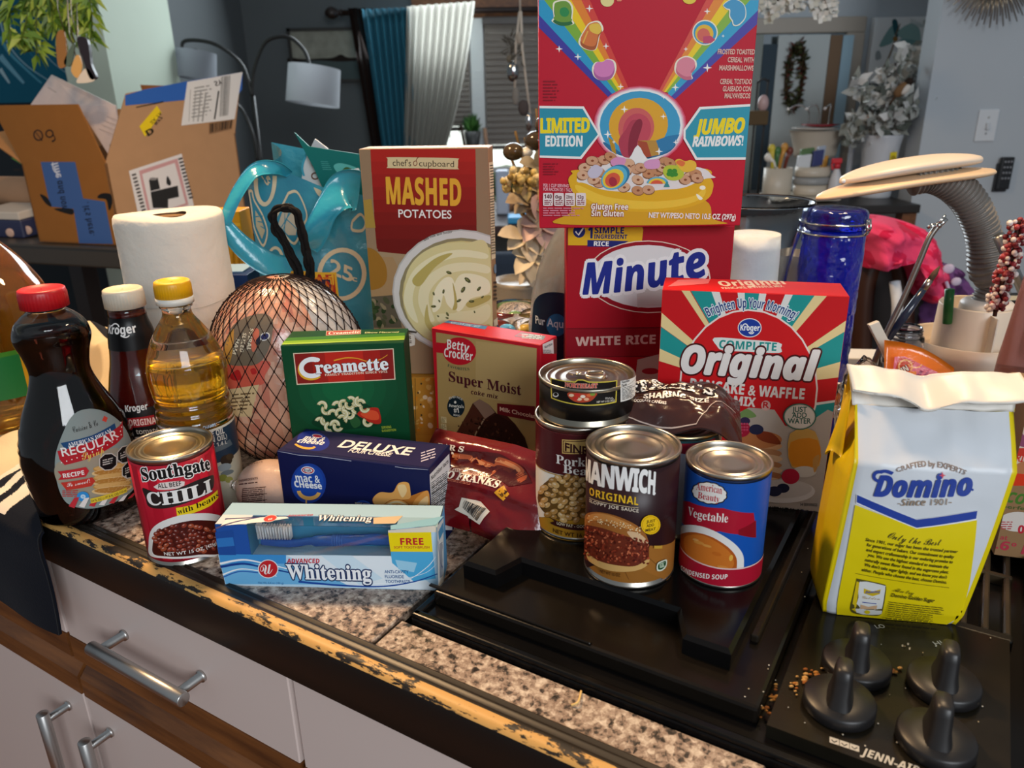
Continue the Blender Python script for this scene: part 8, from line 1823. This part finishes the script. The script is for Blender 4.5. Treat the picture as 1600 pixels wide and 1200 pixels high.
    for i, (px, py, c, lab) in enumerate(((1206, 232, 'c8b43a', 'yellow handled brush in the round cream bin'), (1215, 236, '3a6a3a', 'green handled brush in the round cream bin'), (1226, 230, 'c08a3a', 'amber handled brush in the round cream bin'), (1200, 246, 'd8d4cc', 'white tipped tool in the round cream bin'), (1234, 236, '6a2c1c', 'reddish brown brush in the round cream bin'))):
        a, e = X(1208+i*4, 262, S), X(px, py, S); b = B(); b.tube([a+V(0, 0, -.03), a.lerp(e, .6), e], [.006, .007, .012], 'satin', c, 8); b.ball(e, (.014, .01, .016), 'satin', c, 8, 6); b.build('craft_brush', loc=a, label=lab, cat='brush', group='brushes in the round bin')
    for (px, py, sx, sz, c, lab) in ((1254, 252, .05, .03, 'c8ccd0', 'white folded card in the upper organizer bin'), (1275, 247, .04, .035, '2a3468', 'navy packet in the upper organizer bin'), (1282, 239, .03, .03, '9aa4b4', 'grey blue packet in the upper organizer bin'), (1262, 238, .05, .02, '4a6a3a', 'green packet in the upper organizer bin'), (1288, 250, .02, .02, 'b8842c', 'amber lid in the upper organizer bin')):
        k = X(px, py, S+.02); b = B(); b.box((k.x-sx/2, S+.0+.01*(px % 3), k.z-.03), (sx, .004, .006), (0, .02, 0), (.004, .004, sz+.02), 'satin', c, .003); b.build('packet', loc=k, label=lab, cat='packet', group='odds and ends in the organizer')
    t = thing('spray_bottle', (X(1304, 300, S-.05).x, S-.05, zt), 'small white spray bottle with a red trigger right of the organizer tray', 'bottle'); c = Vector((X(1303, 300, S-.05).x, S-.05, zt+.001)); z1 = X(1303, 264, S-.05).z-zt; b = B(); b.lathe(smooth_prof([(.018, 0), (.022, .004), (.022, z1*.6), (.012, z1*.92), (.009, z1)], 3), c, 'satin', 'c4c4c8', 28); b.build('body', t)
    b = B(); b.lathe([(.011, z1), (.011, z1+.015), (.006, z1+.018)], c, 'satin', 'c02030', 16); b.box(c+V(-.022, -.007, z1+.018), (.036, 0, 0), (0, .014, 0), (0, 0, .018), 'satin', 'c8242e', .003); b.box(c+V(-.018, -.004, z1-.004), (.006, 0, 0), (0, .008, 0), (-.006, 0, .022), 'satin', 'c8242e', .001); b.build('trigger_head', t)
    # black stand with basket, left
    y4 = y2+.05; k = X(1188, 300, y4); t = thing('wire_stand', (k.x, y4, zt), 'black wire stand with a small basket left of the mirror opening', 'stand'); b = B()
    a, e = X(1184, 130, y4), X(1200, 128, y4); b.tube(spline([V(a.x, y4, zt), a-V(0, 0, .03), a, (a+e)/2+V(0, 0, .012), e, e-V(0, 0, .03), V(e.x, y4, zt)], 6), .004, 'satin', '14110f', 8); b.build('frame', t)
    b = B(); z = X(1190, 195, y4).z; b.abox((a.x-.03, y4-.03, z), (e.x+.005, y4+.03, z+.05), 'board', '5a4a34', .004); b.build('basket', t)
    b = B(); b.ball((e.x-.01, y4, z+.075), (.02, .015, .03), 'satin', 'b89a98', 10, 8); b.build('ornament', t)
    # white vase with flowers, bird and tag
    y5 = y2+.02; c = X(1366, 300, y5); c = V(c.x, y5, zt+.0); t = thing('white_vase', c, 'white embossed vase with white flowers and frosted branches', 'vase'); z1 = X(1366, 212, y5).z-zt
    def fn(x, y, z, th): k2 = 1+.04*noise.noise(Vector((math.cos(th)*3, math.sin(th)*3, z*25))); return x*k2, y*k2, z
    b = B(); b.lathe(smooth_prof([(.05, .001), (.058, .01), (.06, z1*.5), (.066, z1*.85), (.07, z1), (.064, z1), (.055, z1-.02)], 5), c, 'satin', 'c0c4ca', 40, fn=fn); b.build('vase_body', t)
    r = random.Random(9); b = B(); bl = B(); top = c+V(0, 0, z1)
    ends = [(1330, 190), (1345, 160), (1372, 155), (1385, 110), (1400, 120), (1425, 70), (1440, 95), (1450, 130), (1445, 165), (1430, 190), (1415, 150), (1350, 215), (1328, 225), (1395, 185), (1360, 190), (1335, 130), (1410, 95), (1375, 200)]
    for (px, py) in ends:
        e = X(px, py, y5+r.uniform(-.08, .08)); P = spline([top-V(0, 0, .03), top.lerp(e, .5)+V(r.uniform(-.03, .03), 0, .03), e], 8); b.tube(P, [lerp(.003, .0012, i/(len(P)-1)) for i in range(len(P))], 'satin', 'c4c6c6', 5)
        for i in range(4, len(P)):
            for _ in range(3):
                d = Vector((r.uniform(-1, 1), r.uniform(-1, .6), r.uniform(-.5, 1))).normalized(); L = r.uniform(.03, .075); s = d.cross(V(r.uniform(-1, 1), 1, 0)).normalized()*L*r.uniform(.14, .34); p = P[i]
                bl.add([p, p+d*L*.5+s, p+d*L, p+d*L*.5-s], [(0, 1, 2, 3)], 'leaf', r.choice(('b8bab4', 'a8aaa4', 'cccdca', '8c9088', 'd4d4d0', '6a7068')))
    b.build('branches', t); bl.build('petals_and_leaves', t, kind='stuff')
    c = X(1408, 140, y5-.1); t = thing('toy_bird', c, 'small brown and white bird ornament perched in the white flowers', 'ornament'); b = B(); b.ball(c, (.018, .016, .03), 'matte', '7a5a3c', 14, 10, Matrix.Rotation(.7, 3, 'Y')); b.build('body', t); b = B(); b.ball(c+V(.022, 0, .024), .015, 'matte', '2c211a', 12, 8); b.tube([c+V(.034, -.003, .026), c+V(.046, -.004, .026)], [.004, .0008], 'satin', '1a1614', 6); b.build('head', t); b = B(); b.ball(c+V(.010, -.010, .0), (.012, .010, .02), 'matte', 'd8cfc4', 10, 8, Matrix.Rotation(.7, 3, 'Y')); b.build('breast', t); b = B(); b.tube([c+V(-.016, 0, -.02), c+V(-.034, .0, -.05)], [.009, .006], 'matte', '4a3626', 8, flat=.4); b.build('tail', t)
    k = X(1396, 247, y5-.065); b = B(); b.box(k-V(.012, 0, .02), (.024, 0, .002), (0, .001, 0), (-.002, 0, .04), 'card', 'd8c420'); A = Art(b, Plane(k-V(.012, 0, .02), (1, 0, 0), (0, 0, 1)), 'card'); A.ell(1396, 247, 4, 4, 'a08a14'); b.tube([k+V(0, 0, .02), k+V(-.015, .01, .04)], .0008, 'matte', 'a09880', 5); b.build('yellow_tag', loc=k, label='small yellow tag hanging on the white vase', cat='tag')
    k, q = X(1322, 300, y5+.12), X(1337, 222, y5+.12); b = B(); b.abox((k.x, y5+.12, zt+.001), (q.x, y5+.15, q.z), 'satin', 'c8d0dc', .003); b.build('white_board', loc=(k.x, y5+.13, zt), label='narrow white board leaning between the spray bottle and the vase', cat='board')
    # hanging blossom branch at the top
    y6 = 2.3; t = thing('blossom_branch', X(1250, -30, y6), 'white silk blossom branch hanging in above the mirror', 'flowers'); b = B(); bl = B()
    for (x0, x1, ye) in ((1235, 1205, 24), (1250, 1240, 12), (1262, 1285, 26), (1275, 1300, 14), (1225, 1190, 5)):
        P = spline([X(x0, -40, y6), X((x0+x1)/2, -10, y6), X(x1, ye, y6)], 6); b.tube(P, .002, 'matte', '4a4038', 5)
        for i in range(2, len(P)):
            for _ in range(2):
                o = P[i]+V(r.uniform(-.02, .02), r.uniform(-.02, .02), r.uniform(-.015, .015))
                for m in range(5): a = m*2*PI/5+r.random(); d = Vector((math.cos(a), -.4, math.sin(a)))*r.uniform(.014, .022); s = Vector((-math.sin(a), 0, math.cos(a)))*.008; bl.add([o, o+d*.6+s, o+d, o+d*.6-s], [(0, 1, 2, 3)], 'leaf', r.choice(('c8c8c0', 'd6d6d0', 'b4b6ac')))
    b.build('twigs', t); bl.build('blossoms', t, kind='stuff')
    # switch, remote, sunburst
    y7 = YW; k = at_y(1541, 196, y7); t = thing('light_switch', k, 'white rocker light switch plate on the grey wall', 'switch'); h = at_y(1541, 171, y7).z-at_y(1541, 221, y7).z; b = B(); b.abox((k.x-h*.33, y7-.006, k.z-h/2), (k.x+h*.33, y7, k.z+h/2), 'satin', 'cfd4d8', .003); b.build('plate', t); b = B(); b.box((k.x-.006, y7-.018, k.z-.014), (.012, 0, 0), (0, .014, 0), (0, .006, .024), 'satin', 'bfc4c8', .002); b.build('toggle', t)
    for s in (-1, 1): b = B(); b.lathe([(.0035, 0), (.0035, .0012), (.002, .0018)], (k.x, y7-.006, k.z+s*h*.25), 'tin', 'a8a8a4', 10, axis=(0, -1, 0)); b.build('screw', t)
    k = at_y(1565, 270, y7); b = B(); t = thing('remote_control', k, 'black remote control in a holder on the grey wall below the switch', 'remote'); h = at_y(1565, 246, y7).z-at_y(1565, 296, y7).z; b.abox((k.x-.022, y7-.028, k.z-h/2), (k.x+.022, y7-.01, k.z+h/2), 'satin', '15171b', .004); b.build('body', t)
    b = B(); b.abox((k.x-.026, y7-.01, k.z-h/2-.01), (k.x+.024, y7, k.z+h*.3), 'satin', '1c1e22', .003); b.build('wall_holder', t)
    for i in range(4):
        for j in range(3): b = B(); b.lathe([(.0038, 0), (.0036, .0014), (.001, .0018)], (k.x-.011+j*.011, y7-.028, k.z+h*.36-i*h*.17), 'satin', '8a8e94', 10, axis=(0, -1, 0)); b.build('button', t)
    c = at_y(1568, -62, y7-.04); t = thing('sunburst_mirror', c, 'sunburst wall ornament with metal spokes at the top right', 'ornament'); b = B()
    for i in range(110):
        a = 2*PI*i/110; L = (.19, .165, .2, .178)[i % 4]; d = V(math.cos(a), 0, math.sin(a)); b.tube([c+d*.07+V(0, .012, 0), c+d*L], [.0032, .0016], 'tin', '8a7c68', 5)
    b.build('spokes', t); b = B(); b.lathe([(.075, 0), (.08, .008), (.07, .014), (.065, .01), (.001, .01)], c+V(0, .03, 0), 'tin', '9a8c74', 40, axis=(0, -1, 0)); b.build('centre_disc', t)
rightroom()
def middle():
    X = at_y
    # chair with pink blanket and purple cloth
    y0 = 1.75; t = thing('wooden_chair', (X(1370, 600, y0).x, y0, FLOOR), 'dark curved-back wooden chair right of the blue jar', 'chair'); b = B()
    P = spline([X(1345, 600, y0), X(1348, 480, y0), X(1358, 420, y0), X(1378, 395, y0), X(1398, 402, y0), X(1408, 450, y0), X(1414, 540, y0), X(1420, 620, y0)], 8); b.tube(P, .024, 'satin', '3a2013', 12); b.build('back_frame', t)
    b = B(); b.abox((P[0].x-.02, y0-.01, P[0].z-.3), (P[-1].x+.02, y0+.01, X(1380, 410, y0).z), 'satin', '120c0a'); b.build('back_panel', t)
    zs = -.45; b = B(); b.abox((P[0].x-.08, y0-.02, zs-.04), (P[-1].x+.12, y0+.42, zs), 'satin', '2a170e', .01); b.build('seat', t)
    for xx in (P[0].x-.06, P[-1].x+.08):
        for yy in (y0, y0+.38): b = B(); b.tube([V(xx, yy, FLOOR), V(xx, yy, zs-.03 if yy > y0+.1 else P[0].z)], .02, 'satin', '2a170e', 8); b.build('leg', t)
    def pile(name, poly, yy, c, c2, lab, seed, dep=.10):
        Q = [X(*p, yy) for p in poly]; cx = sum(q.x for q in Q)/len(Q); cz = sum(q.z for q in Q)/len(Q); R = spline([Vector((q.x-cx, q.z-cz, 0)) for q in Q], 8, True); n = len(R); k = B()
        def fn(u, v):
            i = int(round(u*n)) % n; e = math.sin(v*PI)**.7; q = R[i]*e; w = noise.noise(Vector((q.x*14+seed, q.y*14, v*2)))*.08*e+abs(noise.noise(Vector((q.x*34, q.y*30+seed, v))))*.075*e
            return Vector((cx+q.x, yy-math.cos(v*PI)*dep*-1*-1-w, cz+q.y))
        k.grid(fn, n, 26, 'cloth', lambda u, v: c if noise.noise(Vector((u*9+seed, v*9, 1))) > -.15 else c2); k.build(name, loc=(cx, yy, cz), label=lab, cat='blanket'); return cx, cz
    pile('pink_blanket', [(1330, 350), (1365, 338), (1410, 345), (1450, 372), (1462, 420), (1455, 460), (1425, 460), (1412, 420), (1385, 385), (1350, 395), (1334, 410)], y0-.02, 'e0466e', 'c8244c', 'bright pink fleece blanket heaped over the wooden chair', 3)
    cx, cz = pile('purple_cloth', [(1440, 415), (1475, 410), (1500, 440), (1510, 510), (1490, 560), (1440, 560), (1425, 500), (1430, 455)], y0+.02, '6a4476', '4a2c54', 'purple patterned cloth below the pink blanket', 8, .08)
    b = B(); 
    for (px, py, s) in ((1482, 420, .014), (1494, 440, .012), (1466, 440, .01), (1474, 470, .012)): p = X(px, py, y0-.10); b.ball(p, (s, .004, s*.8), 'cloth', 'c4b8cc', 10, 6)
    b.tube(spline([X(1462, 412, y0-.1), X(1478, 440, y0-.105), X(1484, 470, y0-.1), X(1472, 500, y0-.1)], 6), .004, 'cloth', 'c8bcd0', 6)
    b.build('applique', [o for o in bpy.data.objects if o.name == 'purple_cloth'][0], label='pale skull-like shapes on the cloth')
    b = B(); b.tube(spline([X(1398, 440, y0-.08), X(1402, 480, y0-.1), X(1398, 520, y0-.08)], 6), .012, 'cloth', 'd0d4d8', 8); b.build('white_strap', loc=X(1398, 440, y0-.08), label='white fabric strap hanging from the wooden chair', cat='strap')
    # magnolia and berry arrangement between the potato box and the cereal box
    y1 = 1.5; c = X(815, 560, y1); t = thing('magnolia_arrangement', (c.x, y1, -.16), 'gold berry and cream magnolia arrangement left of the cereal box', 'flowers'); r = random.Random(6)
    b = B(); b.lathe([(.05, -.16), (.06, -.15), (.07, .0), (.05, .06), (.055, .07), (.045, .06)], (c.x, y1, 0), 'satin', '8a8478', 28); b.build('vase', t)
    b = B(); ends = [(800, 250), (820, 215), (842, 190), (850, 235), (792, 285), (825, 275), (850, 300), (812, 330), (845, 345), (815, 375), (850, 395), (838, 170), (805, 205)]
    for px, py in ends: e = X(px, py, y1+r.uniform(-.05, .1)); b.tube(spline([Vector((c.x+.02, y1, .05)), Vector((c.x+.05, y1, .1)).lerp(e, .5), e], 6), .0028, 'matte', '6a5638', 6)
    b.build('stems', t)
    b = B()
    for i in range(70): px = 786+i*.75+r.uniform(-3, 3); py = 280+10*math.sin(i*.25)+r.uniform(-9, 9); b.ball(X(px, py, y1-.12+r.uniform(-.02, .02)), r.uniform(.004, .0075), 'gloss', r.choice(('a8904e', 'c4ae6c', '8a7238', 'd0c090')), 8, 6)
    for px, py, s, cc in ((802, 237, .020, '4a3a20'), (838, 220, .022, '3a2e1c'), (852, 195, .02, '4a3a28'), (823, 238, .012, 'e0dccc'), (848, 235, .014, 'c8c0a0')): b.ball(X(px, py, y1-.03), (s, s, s*.8), 'gloss', cc, 14, 10)
    b.build('berries', t, kind='stuff')
    b = B()
    def petal(p, d, L, wd, cc, up=V(0, -.5, .6)):
        s = d.cross(up).normalized()*wd; k = up.normalized()*L*.22; n = 6; vs = []
        for i in range(n+1):
            f = i/n; w = math.sin(f*PI)**.7; cpt = p+d*L*f+k*math.sin(f*PI*.8); vs += [cpt+s*w+k*.5*w, cpt, cpt-s*w+k*.5*w]
        fs = []
        for i in range(n):
            for j in (0, 1): fs.append((3*i+j, 3*i+j+1, 3*i+j+4, 3*i+j+3))
        b.add(vs, fs, 'leaf', cc, True)
    for (px, py, sc, cc) in ((830, 320, 1, 'a8967a'), (845, 350, 1.1, 'c8a8a0'), (822, 372, 1.05, 'd8ccb4'), (835, 400, 1.1, 'd2c6ac'), (848, 300, .9, '988a70'), (818, 290, .7, 'b0a068'), (845, 265, .9, '8a8068'), (830, 425, .7, 'cfc4ae')):
        p = X(px, py, y1-.06)
        for m in range(7): a = m*2*PI/7+r.random()*.5; petal(p, Vector((math.cos(a), -.35+r.uniform(-.2, .2), math.sin(a))).normalized(), .045*sc*r.uniform(.8, 1.2), .016*sc, mixc(cc, '8a7a64', r.uniform(0, .2)))
    b.build('petals', t, kind='stuff')
    # dining table, navy chair and small things by the window
    zt = -.16; y2 = 3.3; a, e = X(560, 352, y2), X(960, 352, y2); t = thing('dining_table', ((a.x+e.x)/2, y2+.3, FLOOR), 'dark table by the window behind the flower arrangement', 'table'); zz = X(795, 352, y2).z
    b = B(); b.abox((a.x, y2, zz-.04), (e.x, y2+.8, zz), 'satin', '3a2a28', .005); b.build('tabletop', t)
    for xx in (a.x+.05, e.x-.1):
        for yy in (y2+.05, y2+.7): b = B(); b.abox((xx, yy, FLOOR), (xx+.06, yy+.06, zz-.04), 'satin', '1c1412'); b.build('leg', t)
    b = B(); k = X(806, 330, y2+.3); b.abox((k.x-.09, y2+.3, zz+.001), (k.x-.03, y2+.36, zz+.2), 'satin', 'b8c4d8', .01); b.build('blue_white_bottle', loc=(k.x, y2+.3, zz), label='pale blue blurred container on the window table', cat='container')
    b = B(); b.lathe([(.05, .001), (.06, .01), (.06, .14), (.03, .15)], (k.x+.05, y2+.34, zz), 'satin', '1a1c26', 24); b.build('dark_pot', loc=(k.x+.05, y2+.34, zz), label='dark blurred pot on the window table', cat='pot')
    b = B(); k = X(797, 318, y2+.5); b.ball((k.x, y2+.5, k.z), (.07, .05, .05), 'matte', 'd89a6a', 14, 10); b.lathe([(.03, zz+.001), (.03, k.z-.04)], (k.x, y2+.5, 0), 'matte', '4a6a4a', 16); b.build('orange_flowerpot', loc=(k.x, y2+.5, zz), label='blurred orange bloom in a pot on the window table', cat='plant')
    b = B(); k = X(812, 356, y2-.02); b.abox((k.x-.05, y2+.02, zz+.0015), (k.x+.1, y2+.14, zz+.03), 'satin', '3aa0d8', .006); b.build('blue_box', loc=(k.x, y2+.05, zz), label='bright blue box on the near edge of the window table', cat='box')
    y3 = 2.2; t = thing('navy_chair', (X(800, 470, y3).x, y3, FLOOR), 'navy upholstered chair behind the glass bowl', 'chair'); b = B(); p, q = X(740, 405, y3), X(866, 480, y3); zs = -.45
    b.box((p.x, y3, zs+.02), (q.x-p.x, 0, 0), (0, .09, 0), (0, .05, p.z-zs-.02), 'cloth', '28364a', .03, 4, True); b.build('backrest', t); b = B(); b.box((p.x, y3+.08, zs-.08), (q.x-p.x, 0, 0), (0, .5, 0), (0, 0, .1), 'cloth', '28364a', .03, 4, True); b.build('seat', t)
    for xx in (p.x+.03, q.x-.07):
        for yy in (y3+.05, y3+.5): b = B(); b.abox((xx, yy, FLOOR), (xx+.04, yy+.04, zs-.08), 'satin', '1c1412'); b.build('leg', t)
    # window-sill decor
    y4 = YB-.1; zs = zb1+.001; k = X(710, 215, y4); t2 = B(); L = at_y(730, 215, y4).x-at_y(692, 215, y4).x; zt2 = at_y(710, 196, y4).z
    st2 = [(0, 0), (.22, 1), (.5, .25), (.78, 1), (1, 0)]
    t2.tube([V(k.x-L/2+L*u, y4, lerp(at_y(710, 250, y4).z, zt2, v)) for u, v in st2], .022, 'matte', '4a3a30', 8, flat=.5); zlo = at_y(710, 250, y4).z
    t2.abox((k.x-L/2-.02, y4-.03, zs), (k.x+L/2+.02, y4+.02, zlo), 'matte', '4a3a30'); t2.build('letter_decor', loc=(k.x, y4, zs), label='brown wooden M letter on a block on the window sill', cat='decor')
    k = X(738, 200, y4); t = thing('sill_plant', (k.x, y4, zs), 'small green plant in a dark pot on the window sill', 'plant'); b = B(); zp = at_y(738, 205, y4).z; b.lathe([(.04, zs), (.042, zp-.08), (.055, zp), (.05, zp), (.04, zp-.01)], (k.x, y4, 0), 'satin', '3a3a38', 24); b.build('pot', t); b = B()
    for i in range(60): d = Vector((r.uniform(-.7, .7), r.uniform(-.6, .6), r.uniform(.2, 1.3))).normalized(); p = V(k.x, y4, zp-.01); s = d.orthogonal().normalized()*.014; L2 = r.uniform(.06, .13); b.add([p, p+d*L2*.5+s, p+d*L2, p+d*L2*.5-s], [(0, 1, 2, 3)], 'leaf', r.choice(('2c5a20', '4a7a34', '1c4018')))
    b.build('leaves', t, kind='stuff')
    b = B(); q = X(757, 226, y4-.3); b.tube([V(q.x+.05, y4-.02, zs), X(757, 200, y4-.02)], .012, 'matte', '8a6a54', 8); b.build('wooden_stick', loc=(q.x, y4, zs), label='thin wooden stick standing on the window sill', cat='stick')
    # hanging ornament string
    y5 = 2.6; t = thing('hanging_ornament', X(812, 20, y5), 'silver charm mobile hanging on cords in front of the blinds', 'ornament'); b = B()
    b.tube([X(812, 18, y5), X(806, 70, y5), X(804, 160, y5)], .004, 'cloth', 'b8b0a4', 6); b.tube([X(814, 18, y5), X(816, 75, y5), X(829, 185, y5)], .004, 'cloth', 'c4bcb0', 6); b.tube([X(813, 24, y5), X(812, -40, y5)], .003, 'cloth', 'b8b0a4', 6); b.build('cords', t)
    for px, py, s, cc in ((801, 112, (.020, .008, .03), '8a8c8c'), (806, 150, (.012, .008, .028), '7a7874'), (818, 168, (.018, .012, .025), '4a4444'), (812, 60, (.012, .01, .02), '9a948a'), (826, 190, (.012, .01, .03), 'b4b4b4'), (796, 92, (.01, .008, .012), '6a6458')): b = B(); b.ball(X(px, py, y5), s, 'chrome' if cc in ('8a8c8c', 'b4b4b4') else 'matte', cc, 14, 10); b.build('charm', t)
    b = B()
    for i in range(40): p = X(800+r.uniform(-8, 12), 65+r.uniform(-8, 30), y5); d = Vector((r.uniform(-1, 1), r.uniform(-.5, .5), r.uniform(-.6, 1))).normalized()*.035; s = d.orthogonal().normalized()*.003; b.add([p, p+d*.5+s, p+d, p+d*.5-s], [(0, 1, 2, 3)], 'leaf', '4a443a')
    b.build('twigs', t, kind='stuff')
middle()
